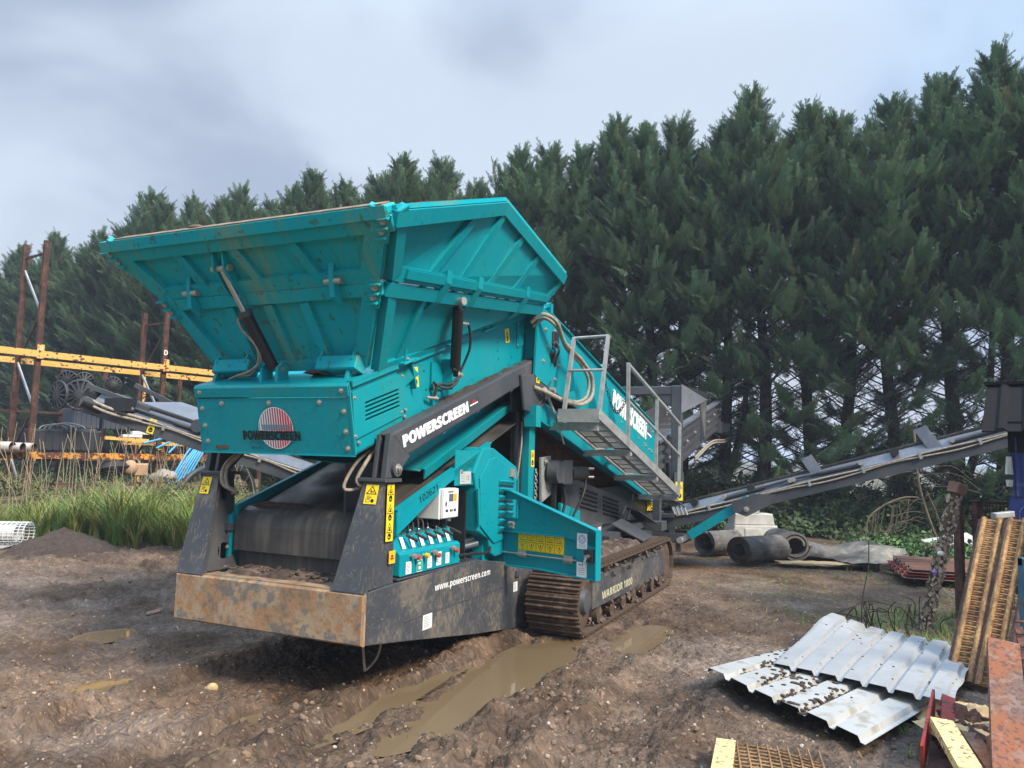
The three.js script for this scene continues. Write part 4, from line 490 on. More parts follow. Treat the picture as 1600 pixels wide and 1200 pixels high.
// access walkway
const WK = grp(MC, 'access_walkway'), wY = slope(-0.414, 2.033, -3.937, 1.16), X0 = 1.0, X1 = 1.4;
{ const g = WK, st = (x) => bar([x, wY(-0.4) - 0.045, -0.4], [x, wY(-3.95) - 0.045, -3.95], 0.008, 0.1, [0, 1, 0.25]);
  part(g, 'stringer', st(X1), M.galv); part(g, 'stringer', st(X0 - 0.02), M.galv);
  part(g, 'kick_plate', box(X1 - X0 + 0.02, 0.13, 0.008, (X0 + X1) / 2 - 0.01, 1.975, -0.4), M.galv);
  part(g, 'front_bracket', [box(0.46, 0.075, 0.05, 1.13, 1.87, -0.5), bar([0.86, 1.85, -0.5], [1.34, 1.88, -0.5], 0.06, 0.03)], M.galv); bolt(g, [0.95, 1.87, -0.475], [0, 0, 1], 0.012); bolt(g, [1.3, 1.9, -0.475], [0, 0, 1], 0.012);
  const seg = [[-0.42, -1.55], [-1.6, -2.72], [-2.78, -3.92]], ang = Math.atan(0.2478);
  for (const [a, b] of seg) { const L = (a - b) / Math.cos(ang) - 0.03, w = X1 - X0 - 0.01, hs = []; for (let i = 0; i < 5; i++) for (let j = 0; j < 2; j++) for (let k = 0; k < 4; k++) { const cx = -w / 2 + w * (j + 0.5) / 2, cy = -L / 2 + L * (i + 0.2 + 0.2 * k) / 5; hs.push(oval(cx, cy, w * 0.36, 0.022, 10)); }
    const t = front([[-w / 2, -L / 2], [w / 2, -L / 2], [w / 2, L / 2], [-w / 2, L / 2]], 0, 0.006, 0, hs).rotateX(-Math.PI / 2 - ang).translate((X0 + X1) / 2 - 0.005, wY((a + b) / 2) - 0.075, (a + b) / 2); part(g, 'tread_plate', t, M.galv); }
  for (const z of [-1.57, -2.75, -3.9]) part(g, 'cross_bracket', bar([0.84, wY(z) - 0.13, z], [X1 - 0.01, wY(z) - 0.115, z], 0.06, 0.07, [0, 1, 0], 0.004), M.galv);
  const post2 = (x, z, z2, y2) => part(g, 'rail_post', bar([x, wY(z) - 0.06, z], [x, y2, z2], 0.035, 0.035, [0, 0, 1], 0.004), M.galv);
  post2(X1 - 0.01, -0.42, -0.683, 2.79); post2(1.03, -0.42, -0.683, 2.78);
  part(g, 'hoop_rung', [cyl([1.03, 2.775, -0.68], [X1 - 0.01, 2.785, -0.68], 0.015), cyl([1.03, 2.43, -0.555], [X1 - 0.01, 2.43, -0.555], 0.014)], M.galv);
  post2(X1 - 0.01, -1.43, -1.41, 2.6); post2(X1 - 0.01, -2.66, -2.68, 2.33); post2(X1 - 0.01, -3.92, -3.98, 2.06);
  part(g, 'handrail', bar([X1 - 0.01, 2.585, -1.41], [X1 - 0.01, 2.05, -3.98], 0.03, 0.03), M.galv); part(g, 'mid_rail', bar([X1 - 0.01, 2.19, -1.42], [X1 - 0.01, 1.63, -3.95], 0.026, 0.026), M.galv);
  const links = []; for (let k = 0; k < 30; k++) { const t = k / 29; links.push(new THREE.TorusGeometry(0.012, 0.0035, 5, 8).scale(1, 1.5, 1).rotateY(k % 2 ? 0 : 1.57).translate(1.37, mix(2.42, 2.2, t) - 0.25 * Math.sin(t * 3.14), mix(-0.58, -1.41, t))); } part(g, 'safety_chain', links, M.hoseBlack);
  part(MC, 'hydraulic_hose', [tube([[0.8, 2.85, -0.1], [0.9, 2.93, -0.12], [1.0, 2.89, -0.2], [1.0, 2.7, -0.5], [1.02, 2.58, -0.95], [1.02, 2.42, -1.3], [1.03, 2.25, -1.28], [1.03, 2.13, -1.0], [1.0, 2.12, -0.6], [0.9, 2.2, -0.2], [0.84, 2.23, -0.1]], 0.02, 90, 8), tube([[0.8, 2.82, -0.16], [0.9, 2.9, -0.18], [0.97, 2.85, -0.3], [0.98, 2.66, -0.6], [1.0, 2.53, -1.02], [1.0, 2.38, -1.24], [1.0, 2.24, -1.2], [1.0, 2.15, -0.95], [0.96, 2.15, -0.55], [0.88, 2.22, -0.2]], 0.018, 90, 8)], M.hoseTan);
  const v = grp(MC, 'valve_block'); part(v, 'block', [box(0.14, 0.14, 0.16, 0.8, 2.76, -0.6, 0, 0, 0, 0.01), cyl([0.8, 2.6, -0.55], [0.86, 2.55, -0.5], 0.06)], M.black); for (const z of [-0.55, -0.62, -0.68]) part(v, 'fitting', [cyl([0.8, 2.83, z], [0.82, 2.92, z], 0.013), cyl([0.82, 2.92, z], [0.88, 2.93, z], 0.012)], M.zinc);
  part(v, 'hose', [tube([[0.86, 2.74, -0.6], [0.9, 2.66, -0.6], [0.88, 2.55, -0.58], [0.86, 2.48, -0.6]], 0.013, 20), tube([[0.84, 2.7, -0.55], [0.9, 2.6, -0.5], [0.87, 2.5, -0.5]], 0.012, 20)], M.hoseBlack); }
// crawler tracks: every shoe a piece of its own
function track(s) {
  const t = grp(MC, 'crawler_track'), r = 0.272, za = -0.13, zb = -3.2, cy = 0.275, xm = s * 1.17, w = 0.5;
  const per = 2 * (za - zb) + 2 * Math.PI * r, n = 52, ps = per / n;
  const sg = fuse([box(w, 0.022, ps * 0.96, 0, 0, 0, 0, 0, 0, 0.003), box(w, 0.03, 0.016, 0, 0.022, -ps * 0.28, 0, 0, 0, 0.004), box(w, 0.03, 0.016, 0, 0.022, ps * 0.28, 0, 0, 0, 0.004), box(w, 0.02, 0.014, 0, 0.018, 0, 0, 0, 0, 0.004)]);
  for (let k = 0; k < n; k++) { let d = k * ps, m = mesh('track_shoe', sg, M.trackSteel, t), y, z, a; const L = za - zb;
    if (d < L) { z = zb + d; y = cy + r; a = 0; } else if (d < L + Math.PI * r) { a = (d - L) / r; z = za + r * Math.sin(a); y = cy + r * Math.cos(a); } else if (d < 2 * L + Math.PI * r) { d -= L + Math.PI * r; z = za - d; y = cy - r; a = Math.PI; } else { a = Math.PI + (d - 2 * L - Math.PI * r) / r; z = zb + r * Math.sin(a); y = cy + r * Math.cos(a); }
    m.position.set(xm, y, z); m.rotation.x = a; }
  const f = (g) => s > 0 ? g : mir(g);
  part(t, 'track_frame', [f(side([[-0.3, 0.18], [-0.3, 0.44], [-3.0, 0.44], [-3.1, 0.14]], 1.02, 1.405, 0.012)), f(side([[-0.3, 0.47], [-0.3, 0.43], [-3.02, 0.43], [-3.02, 0.47]], 1.3, 1.41))], M.darkWorn);
  part(t, 'idler_wheel', f(cyl([0.98, cy, za], [1.36, cy, za], r - 0.03, r - 0.03, 26)), M.trackSteel); part(t, 'idler_hub', f(cyl([1.36, cy, za - 0.02], [1.4, cy, za - 0.02], 0.12, 0.1, 20)), M.dark);
  part(t, 'sprocket', f(cyl([0.98, cy, zb], [1.38, cy, zb], r - 0.03, r - 0.03, 26)), M.trackSteel);
  for (let k = 0; k < 7; k++) part(t, 'roller', f(cyl([1.0, 0.1, -0.5 - k * 0.4], [1.4, 0.1, -0.5 - k * 0.4], 0.08, 0.08, 14)), M.trackSteel);
  { let g = lumps(20, 160, 0.4, 2.9, 0.1, 33).translate(1.12, 0.555, -1.7); part(t, 'mud_on_track', f(g), M.mud).userData.kind = 'stuff'; }
  { const q = rng(7 + s), gs = []; for (let i = 0; i < 420; i++) { const z = -0.3 - 2.75 * q(), y = q() < 0.6 ? mix(0.42, 0.535, q()) : mix(0.02, 0.2, q()); gs.push(new THREE.TetrahedronGeometry(0.015 + 0.03 * q() * q(), 0).scale(1, 0.8 + 0.8 * q(), 1.2).rotateY(q() * 6).translate(mix(1.3, 1.42, q()), y, z)); } part(t, 'mud_clod', gs.map(f), M.mud).userData.kind = 'stuff'; }
  return t;
}
const tR = track(1); track(-1);
decal(tR, 'lettering', 1.05, 0.09, 800, (c, w, h) => { c.fillStyle = '#cfc9a6'; c.font = `bold ${Math.round(h * 0.95)}px sans-serif`; const t = 'WARRIOR 1800', m = c.measureText(t).width; c.save(); c.scale(w / m, 1.2); c.fillText(t, 0, h * 0.78); c.restore(); c.globalCompositeOperation = 'destination-out'; const r = rng(3); for (let k = 0; k < 90; k++) { c.globalAlpha = 0.5 * r(); c.fillRect(r() * w, r() * h, 6 + 18 * r(), 2 + 4 * r()); } }, [1.405, 0.272, -1.07], [0, 0, -1], [0, 1, 0]);

// folding belt conveyors: P start of the frame, Q its head; camera-side is +s
function conveyor(name, P, Q, o = {}) {
  const g = grp(MC, name), p = V(...P), d = V(...Q).sub(p), L = d.length(); d.normalize(); const sv = d.clone().cross(V(0, 1, 0)).normalize(); if (sv.z < 0) sv.negate(); const u = d.clone().cross(sv); if (u.y < 0) u.negate();
  const at = (a, v, w) => [p.x + d.x * a + u.x * v + sv.x * w, p.y + d.y * a + u.y * v + sv.y * w, p.z + d.z * a + u.z * v + sv.z * w], U = u.toArray(), S = sv.toArray(), W = o.w || 0.34;
  for (const k of [1, -1]) { part(g, 'side_beam', bar(at(0, -0.02, k * W), at(L, -0.02, k * W), 0.05, 0.19, U, 0.008), M.dark);
    part(g, 'wing_plate', prism([at(0.2, 0.075, k * W), at(L - 0.1, 0.075, k * W), at(L - 0.1, 0.2, k * (W - 0.12)), at(0.2, 0.2, k * (W - 0.12))], u.clone().multiplyScalar(-0.008).toArray()), M.darkLight); }
  part(g, 'belt', [prism([at(0, 0.21, W - 0.1), at(L, 0.21, W - 0.1), at(L, 0.15, 0), at(0, 0.15, 0)], [0, -0.01, 0]), prism([at(0, 0.21, -W + 0.1), at(L, 0.21, -W + 0.1), at(L, 0.15, 0), at(0, 0.15, 0)], [0, -0.01, 0]), bar(at(0, 0.215, W - 0.11), at(L, 0.215, W - 0.11), 0.02, 0.035, U), bar(at(0, -0.1, 0), at(L, -0.1, 0), 0.5, 0.01, U)], M.belt);
  part(g, 'head_roller', cyl(at(L, 0.1, -W), at(L, 0.1, W), 0.09, 0.09, 16), M.black);
  const hs = (v0, amp, ph) => { const q = []; for (let k = 0; k <= 14; k++) { const a = 0.25 + (L - 0.5) * k / 14; q.push(at(a, v0 + amp * Math.sin(k * 1.7 + ph), W + 0.04)); } return tube(q, 0.014, 110, 6); };
  part(g, 'hose', [hs(0.06, 0.006, 0)], M.hoseTan); part(g, 'hose', [hs(0.025, 0.02, 2)], M.hoseTan);
  for (let a = 0.75; a < L - 0.3; a += 0.72) part(g, 'hose_clip', bar(at(a, 0.085, W + 0.05), at(a, 0.0, W + 0.05), 0.035, 0.03, S), M.galv);
  for (const [a0, a1] of o.rams || []) { part(g, 'ram_barrel', cyl(at(a0, 0.125, W - 0.02), at(mix(a0, a1, 0.62), 0.145, W - 0.02), 0.036, 0.036, 14), M.dark); part(g, 'ram_rod', cyl(at(mix(a0, a1, 0.6), 0.145, W - 0.02), at(a1, 0.155, W - 0.02), 0.022), M.dark); for (const a of [a0, a1]) part(g, 'ram_pin', cyl(at(a, 0.14, W - 0.06), at(a, 0.14, W + 0.05), 0.03), M.zinc); }
  for (const a of o.rollers || []) part(g, 'idler_roller', cyl(at(a, 0.17, W - 0.16), at(a, 0.17, W + 0.015), 0.055, 0.055, 16), M.black);
  for (const a of o.stops || []) part(g, 'upright_bracket', [bar(at(a, 0.06, W - 0.02), at(a - 0.1, 0.4, W - 0.1), 0.16, 0.012, S), bar(at(a - 0.1, 0.4, W - 0.1), at(a - 0.12, 0.4, W - 0.25), 0.16, 0.012, U)], M.darkLight);
  return { g, at, L, U, S };
}
M.darkLight = std('pale_grey_paint', { map: M.dark.map, color: new THREE.Color(2.1, 2.15, 2.25), roughness: 0.4 });
{ const c = conveyor('right_side_conveyor', [0.9, 0.615, -5.36], [7.1, 2.47, -5.36], { rams: [[1.0, 1.95], [4.05, 5.25], [2.9, 2.0]], rollers: [0.55, 1.4, 3.35], stops: [2.35, 3.85] });
  const { g, at } = c; part(g, 'knuckle_plate', prism([at(1.1, 0.06, 0.5), at(1.5, 0.07, 0.5), at(1.72, 0.0, 0.5), at(1.6, -0.12, 0.5), at(1.25, -0.2, 0.5), at(1.1, -0.1, 0.5)], [0, 0, 0.025]), M.dark); bolt(g, at(1.28, -0.1, 0.53), [0, 0, 1], 0.026);
  part(g, 'support_strut', bar([1.33, 0.45, -4.93], [2.19, 1.03, -4.93], 0.1, 0.13, [-0.5, 0.8, 0], 0.008), M.teal); part(g, 'strut_foot', [bar([1.2, 0.37, -4.93], [1.36, 0.475, -4.93], 0.06, 0.08, [-0.5, 0.8, 0]), cyl([1.2, 0.38, -4.98], [1.2, 0.38, -4.86], 0.045)], M.galv);
  part(g, 'base_frame', [box(0.7, 0.14, 0.5, 0.9, 0.4, -5.2), box(0.1, 0.5, 0.12, 0.7, 0.62, -5.0), box(0.08, 0.36, 0.1, 1.05, 0.58, -5.05), box(0.5, 0.05, 0.7, 0.85, 0.72, -5.3), box(0.06, 0.16, 0.08, 1.15, 0.28, -5.0)], M.dark);
  part(g, 'hose_bundle', [0, 1, 2, 3].map((k) => tube([[0.65, 0.86 + 0.02 * k, -4.85], [0.9, 0.95 + 0.01 * k, -4.8], [1.05 + 0.06 * k, 0.92, -4.8], [1.12 + 0.06 * k, 0.83, -4.82]], 0.013, 24)), M.hoseBlack); for (let k = 0; k < 4; k++) part(g, 'hose_fitting', cyl([1.1 + 0.06 * k, 0.86, -4.81], [1.14 + 0.06 * k, 0.76, -4.82], 0.016), M.galv);
  decal(g, 'warning_label', 0.13, 0.2, 400, warn(4), [0.83, 0.9, -4.66], [1, 0, -0.5], [0, 1, 0], true); part(g, 'label_post', box(0.16, 0.4, 0.04, 0.82, 0.85, -4.7, 0, 0.46), M.dark); }
{ const c = conveyor('left_side_conveyor', [-1.1, 0.6, -2.6], [-6.2, 2.12, -0.91], { rams: [[3.2, 4.9]], rollers: [], stops: [] });
  const { g, at, L } = c; part(g, 'cover_sheet', prism([at(1.6, 0.21, 0.24), at(4.9, 0.235, 0.2), at(4.6, 0.36, -0.28), at(1.6, 0.34, -0.28)], [0, 0.012, 0]), M.darkLight); part(g, 'head_motor', [cyl(at(L - 0.25, 0.0, 0.3), at(L - 0.05, 0.05, 0.52), 0.08, 0.08, 14), box(0.4, 0.18, 0.2, ...at(L - 0.5, 0.14, 0.34))], M.black); part(g, 'head_frame', [bar(at(L - 0.9, 0.2, 0.3), at(L + 0.1, 0.25, 0.3), 0.04, 0.06), bar(at(L - 0.9, 0.3, -0.3), at(L - 0.2, 0.4, -0.3), 0.04, 0.06)], M.dark); part(g, 'guide_disc', cyl(at(3.9, 0.2, 0.36), at(3.9, 0.2, 0.4), 0.09, 0.09, 18), M.dark);
  part(g, 'hose_end', [tube([at(L - 0.9, 0.06, 0.38), at(L - 0.4, 0.06, 0.42), at(L - 0.05, 0.1, 0.44)], 0.022, 16), tube([at(L - 0.9, 0.02, 0.38), at(L - 0.4, 0.0, 0.44), at(L + 0.0, 0.05, 0.46)], 0.02, 16)], M.hoseTan); decal(g, 'warning_label', 0.1, 0.2, 300, warn(2), at(L - 1.05, 0.0, 0.37), [-1, 0, 0].map((v, i) => -(V(...at(1, 0, 0)).sub(V(...at(0, 0, 0))).toArray()[i])), [0, 1, 0], true); }
// portal frame and tail conveyor behind the screen
{ const g = grp(MC, 'portal_frame'); part(g, 'column', box(0.17, 2.0, 0.14, 0.88, 1.78, -6.1, 0, 0, 0, 0.012), M.dark); part(g, 'column', box(0.17, 2.0, 0.14, -0.88, 1.78, -6.1, 0, 0, 0, 0.012), M.dark); part(g, 'cross_beam', [box(1.6, 0.14, 0.13, 0, 2.7, -6.1, 0, 0, 0, 0.01), prism([[0.8, 2.63, -6.05], [0.55, 2.63, -6.05], [0.8, 2.42, -6.05]], [0, 0, -0.08])], M.dark);
  part(g, 'hood_plate', [prism([[0.96, 2.8, -6.03], [1.3, 2.68, -6.5], [1.28, 2.58, -6.6], [0.96, 2.32, -6.03]], [0.006, 0, 0.006])], M.darkLight); part(g, 'rubber_curtain', prism([[1.18, 2.52, -6.5], [1.28, 2.58, -6.56], [1.3, 1.9, -6.3], [1.22, 1.85, -6.3]], [0, 0, 0.02]), M.belt);
  const t = grp(MC, 'tail_conveyor'), L = 6.0, yy = slope(-5.6, 1.35, -11.6, 2.62); for (const k of [0.62, -0.62]) { part(t, 'side_panel', side([[-5.6, 1.1], [-5.6, 1.78], [-11.6, 2.9], [-11.6, 2.3]], k - 0.02, k + 0.02), M.dark); }
  for (let k = 0; k < 4; k++) part(t, 'panel_rib', bar([0.66, 1.22 + k * 0.15, -5.6], [0.66, 2.36 + k * 0.14, -11.6], 0.05, 0.05, [0, 1, 0.2], 0.01), M.dark); part(t, 'top_lip', bar([0.66, 1.83, -5.6], [0.66, 2.95, -11.6], 0.12, 0.05, [0, 1, 0.2]), M.darkLight);
  part(t, 'belt', prism([[-0.55, 1.5, -5.6], [0.55, 1.5, -5.6], [0.55, 2.6, -11.6], [-0.55, 2.6, -11.6]], [0, 0.012, 0]), M.belt); part(t, 'head_frame', [box(0.14, 0.26, 2.2, 0.66, 2.28, -12.2, -0.02), box(0.3, 0.2, 0.3, 0.7, 2.3, -11.7)], M.dark); part(t, 'hose', [tube([[0.75, 1.6, -8.2], [0.76, 1.95, -10], [0.76, 2.02, -11.5], [0.74, 2.16, -13]], 0.02, 40), tube([[0.75, 1.55, -8.2], [0.76, 1.9, -10], [0.76, 1.97, -11.5], [0.74, 2.12, -13]], 0.02, 40)], M.hoseTan);
  const r = rng(8); for (let k = 0; k < 7; k++) bolt(t, [0.69, yy(-6.4 - k * 0.7) + 0.05 + 0.1 * r(), -6.4 - k * 0.7], [1, 0, 0], 0.028); part(t, 'support', [bar([0.6, 0.3, -5.6], [0.6, 1.2, -6.6], 0.1, 0.12), box(1.3, 0.14, 0.14, 0, 0.8, -5.7), bar([0.7, 1.5, -6.2], [0.74, 0.7, -6.35], 0.05, 0.05)], M.dark); decal(t, 'warning_label', 0.12, 0.3, 300, warn(2), [0.95, 1.05, -5.95], [1, 0, -0.6], [0, 1, 0], true); part(t, 'label_post', box(0.16, 0.7, 0.05, 0.93, 1.0, -6.0, 0, 0.54), M.dark); }
// ---------- ground: churned mud with ruts and puddles ----------
const PUD = [[1.27, 1.15, 0.2, 1.15, 0.3], [0.88, 2.15, 0.09, 0.6, 0.15], [1.85, -0.3, 0.16, 0.45, 0.1], [-2.25, 1.9, 0.16, 0.24, 0.5], [0.62, 3.4, 0.1, 0.13, 0.2], [-5.1, -0.7, 0.95, 0.12, 0.1], [0.3, 2.9, 0.05, 0.1, 0.4], [-1.0, 2.9, 0.1, 0.16, 0.3]];
const WATER = -0.045;
function pud(lx, lz) { let best = 9; PUD.forEach(([cx, cz, a, b], i) => { const wob = 1 + 0.35 * (fbm(lx * 4 + i * 9, lz * 4, 3, 70) - 0.5) * 2; const d = Math.hypot((lx - cx) / a, (lz - cz) / b) / wob; if (d < best) best = d; }); return best; }
function groundH(X, Z) {
  const [lx, lz] = W2L(X, Z), dist = Math.hypot(X, Z), far = sm(60, 20, dist);
  let h = (fbm(X * 0.35 + 40, Z * 0.35 + 60, 3, 401) - 0.5) * 0.12;
  const calm = sm(1.2, 3.0, X - 0.15 * (Z + 6)) * 0.65;                     // the right hand side is trodden flat
  const rutZone = sm(5.5, 3.5, Math.abs(lx)) * sm(-0.5, 0.6, lz) * sm(9, 5, lz);
  const w = 0.12 * (fbm(lz * 0.9, 3, 2, 402) - 0.5) * 2;
  const groove = (c, wd, dp, rg) => { const t = Math.abs(lx - c - w) / wd; return -dp * sm(1, 0.55, t) + rg * sm(0.9, 1.15, t) * sm(1.9, 1.2, t); };
  let ruts = groove(1.22, 0.36, 0.05, 0.03) + groove(-1.25, 0.34, 0.04, 0.04) + groove(0.45, 0.24, 0.03, 0.04) + groove(-0.35, 0.3, 0.05, 0.04) + groove(2.4, 0.3, 0.03, 0.03);
  h += ruts * rutZone * sm(0.15, 0.5, fbm(lx + 9, lz * 0.5, 2, 403));
  const clodA = fbm(X * 2.6, Z * 2.6, 4, 404, 0, 0.6), clodB = fbm(X * 11, Z * 11, 3, 405, 0, 0.6), ridged = 1 - Math.abs(fbm(X * 5 + 3, Z * 5, 3, 406) * 2 - 1);
  const rough = (1 - calm) * mix(0.55, 1.25, sm(0.4, 0.65, fbm(X * 0.5, Z * 0.5, 2, 407)));
  h += far * ((clodA - 0.5) * 0.10 * rough + (clodB - 0.5) * 0.085 * rough + (vn(X * 31, Z * 31, 9) - 0.5) * 0.022 * sm(14, 6, dist) + (ridged - 0.7) * 0.045 * rough);
  h += 0.0;
  const p = pud(lx, lz); if (p < 1.7) h = mix(h, WATER + 0.06 * sm(0.75, 1.4, p) - 0.03 + ((clodB - 0.5) * 0.07 + (clodA - 0.5) * 0.06) * sm(0.6, 1.15, p), sm(1.7, 1.0, p));
  const under = sm(0.9, 0.6, Math.abs(Math.abs(lx) - 1.17) / 0.4) * sm(0.15, -0.05, lz) * sm(-3.6, -3.3, lz); h = mix(h, -0.01, under);
  const bank = sm(12.5, 14.5, -Z + 0.1 * X) * sm(-3, -5, X); h += 0.1 * bank;
  return h - 0.02;
}
{
  const NA = 960, NR = 520, r0 = 2.4, r1 = 42, pos = new Float32Array(NA * NR * 3), uv = new Float32Array(NA * NR * 2), col = new Float32Array(NA * NR * 3), idx = [];
  for (let j = 0; j < NR; j++) { const r = r0 * Math.pow(r1 / r0, j / (NR - 1)); for (let i = 0; i < NA; i++) {
    const a = mix(-1.15, 1.15, i / (NA - 1)), X = r * Math.sin(a), Z = -r * Math.cos(a), o = j * NA + i, h = groundH(X, Z); pos[o * 3] = X; pos[o * 3 + 1] = h; pos[o * 3 + 2] = Z; uv[o * 2] = X; uv[o * 2 + 1] = Z;
    const [lx, lz] = W2L(X, Z), n1 = fbm(X * 0.6 + 7, Z * 0.6, 4, 411), n2 = fbm(X * 3, Z * 3, 4, 412), n3 = fbm(X * 0.9 + 30, Z * 0.9, 4, 413);
    let c = mix3([0.145, 0.092, 0.056], [0.325, 0.222, 0.146], sm(0.32, 0.68, n1 * 0.6 + n2 * 0.4));
    c = mix3(c, [0.44, 0.335, 0.255], 0.55 * sm(0.55, 0.72, n3));
    const wet = sm(1.9, 0.9, pud(lx, lz)); c = mix3(c, [0.15, 0.105, 0.07], 0.6 * wet);
    const right = sm(2.2, 4.2, X + 0.16 * (Z + 8)) * sm(-3, -6, Z), straw = right * sm(0.42, 0.62, fbm(X * 0.8 + 3, Z * 1.4, 4, 414)) * sm(-7.5, -9.5, Z); c = mix3(c, [0.30, 0.215, 0.110], 0.75 * straw);
    const ash = sm(0.52, 0.66, fbm(X * 1.3 + 8, Z * 1.3 + 2, 3, 415)) * sm(0.6, 1.3, X) * sm(-6.5, -5.2, Z); c = mix3(c, [0.07, 0.062, 0.058], 0.65 * ash);
    const moss = right * sm(0.55, 0.7, fbm(X * 1.1 + 60, Z * 1.1, 3, 416)); c = mix3(c, [0.13, 0.14, 0.055], 0.6 * moss);
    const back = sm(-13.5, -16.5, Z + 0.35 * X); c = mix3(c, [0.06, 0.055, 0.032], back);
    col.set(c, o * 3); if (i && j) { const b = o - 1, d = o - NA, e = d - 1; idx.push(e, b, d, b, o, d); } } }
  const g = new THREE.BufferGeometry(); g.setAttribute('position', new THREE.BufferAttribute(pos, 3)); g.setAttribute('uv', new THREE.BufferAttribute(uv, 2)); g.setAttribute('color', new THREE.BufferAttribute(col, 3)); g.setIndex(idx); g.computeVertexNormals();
  if (g.attributes.normal.getY(NA * 200 + 300) < 0) { const ix = g.index.array; for (let k = 0; k < ix.length; k += 3) { const t = ix[k + 1]; ix[k + 1] = ix[k + 2]; ix[k + 2] = t; } g.computeVertexNormals(); }
  const cm = tex(1024, 2.6, (u, v) => { const n = F(u, v, 9, 5, 421, 0.65), f = F(u, v, 80, 3, 422, 0.7), pale = sm(0.74, 0.8, F(u, v, 120, 2, 423)); const k = mix(0.42, 1.2, n * 0.5 + f * 0.5); return [225 * k + 60 * pale, 222 * k + 60 * pale, 218 * k + 58 * pale]; });
  const rm = tex(1024, 2.6, (u, v) => { const n = F(u, v, 5, 5, 431, 0.6), f = F(u, v, 60, 3, 432); const ro = mix(0.5, 1.0, sm(0.34, 0.6, n * 0.75 + f * 0.25)); return [255 * (0.5 * F(u, v, 24, 4, 433, 0.6) + 0.5 * F(u, v, 90, 3, 434, 0.7)), 255 * ro, 0]; }, false);
  const mm = phys('churned_mud', { specularIntensity: 0.55, vertexColors: true, map: cm, roughnessMap: rm, roughness: 1, bumpMap: rm, bumpScale: 0.045 });
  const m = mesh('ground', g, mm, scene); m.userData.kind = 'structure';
  const ring = new THREE.RingGeometry(40, 2200, 96, 6).rotateX(-Math.PI / 2).translate(0, -0.12, 0); const near = new THREE.RingGeometry(0.01, 2.5, 64, 3).rotateX(-Math.PI / 2).translate(0, -0.06, 0);
  const back = new THREE.RingGeometry(2.4, 42, 64, 6, Math.PI / 2 + 1.14, 2 * Math.PI - 2.28).rotateX(-Math.PI / 2).translate(0, -0.05, 0);
  const m2 = single('field', [ring, near, back], std('far_ground', { color: new THREE.Color().setRGB(0.10, 0.09, 0.05), roughness: 1 }), 'flat ground running on beyond the yard to the horizon'); m2.userData.kind = 'structure';
}
PUD.forEach(([cx, cz, a, b, rot], i) => { const n = 40, pts = []; for (let k = 0; k < n; k++) { const t = k / n * 6.2832, w = W2(cx + a * 1.7 * Math.cos(t), 0, cz + b * 1.6 * Math.sin(t)); pts.push([w.x, WATER, w.z]); } const tr = []; const c = W2(cx, 0, cz); for (let k = 0; k < n; k++) tr.push([[c.x, WATER, c.z], pts[(k + 1) % n], pts[k]]); let g = poly(tr); if (g.attributes.normal.getY(0) < 0) g = poly(tr.map(([p, q, r]) => [p, r, q])); const m = mesh(numbered('puddle'), g, M.water, scene); m.userData.kind = 'structure'; });
// stones and clods lying in the mud
{
  const r = rng(501), q = new THREE.Quaternion(), mt = new THREE.Matrix4();
  const scatter = (name, geo, mat, n, size, spread, label) => { const im = new THREE.InstancedMesh(geo, mat, n); let k = 0, guard = 0; while (k < n && guard++ < n * 8) { const d = 2.6 * Math.pow(22 / 2.6, Math.pow(r(), 1.25)), a = mix(-0.75, 0.75, r()), X = d * Math.sin(a), Z = -d * Math.cos(a), [lx, lz] = W2L(X, Z); if (pud(lx, lz) < 1.15 || spread(X, Z, r()) === 0) continue; const s = size * (0.4 + 1.5 * Math.pow(r(), 3)); q.setFromEuler(new THREE.Euler(r() * 6, r() * 6, r() * 6)); mt.compose(V(X, groundH(X, Z) + s * 0.15, Z), q, V(s, s * (0.5 + 0.5 * r()), s * (0.7 + 0.5 * r()))); im.setMatrixAt(k, mt); const v = 0.7 + 0.6 * r(); im.setColorAt(k, new THREE.Color().setRGB(v, v * (0.94 + 0.06 * r()), v * (0.86 + 0.14 * r()))); k++; } im.count = k; im.name = name; im.castShadow = im.receiveShadow = true; scene.add(im); im.userData.kind = 'stuff'; im.userData.label = label; im.userData.category = name; };
  const clod = new THREE.IcosahedronGeometry(1, 1), cp = clod.attributes.position; for (let i = 0; i < cp.count; i++) { const v = V().fromBufferAttribute(cp, i), s = 0.7 + 0.6 * vn(v.x * 3 + 10, v.y * 3 + v.z * 5 + 10, 5); cp.setXYZ(i, v.x * s, v.y * s, v.z * s); } clod.computeVertexNormals();
  scatter('mud_clods', boxUV(clean(clod.clone())), std('mud_clod_surface', { color: new THREE.Color().setRGB(0.19, 0.128, 0.086), roughness: 0.9 }), 1800, 0.014, (X, Z, t) => { const d = fbm(X * 0.9, Z * 0.9, 3, 511); return t < sm(0.42, 0.66, d) * (X > 1.5 ? 0.4 : 1) ? 1 : 0; }, 'loose clods of wet brown mud across the churned yard');
  scatter('gravel', boxUV(clean(new THREE.DodecahedronGeometry(1, 0))), std('pale_stone', { color: new THREE.Color().setRGB(0.36, 0.29, 0.22), roughness: 0.8 }), 4200, 0.0075, () => 1, 'small pale stones pressed into the mud of the yard');
  scatter('straw_litter', boxUV(clean(new THREE.BoxGeometry(2.6, 0.12, 0.2))), std('dry_straw', { color: new THREE.Color().setRGB(0.42, 0.31, 0.16), roughness: 0.9 }), 2600, 0.02, (X, Z, t) => t < (sm(2.0, 4.0, X + 0.16 * (Z + 8)) * sm(-7, -9, Z) + 0.02) ? 1 : 0, 'dry pale straw and chips trodden into the ground on the right');
}
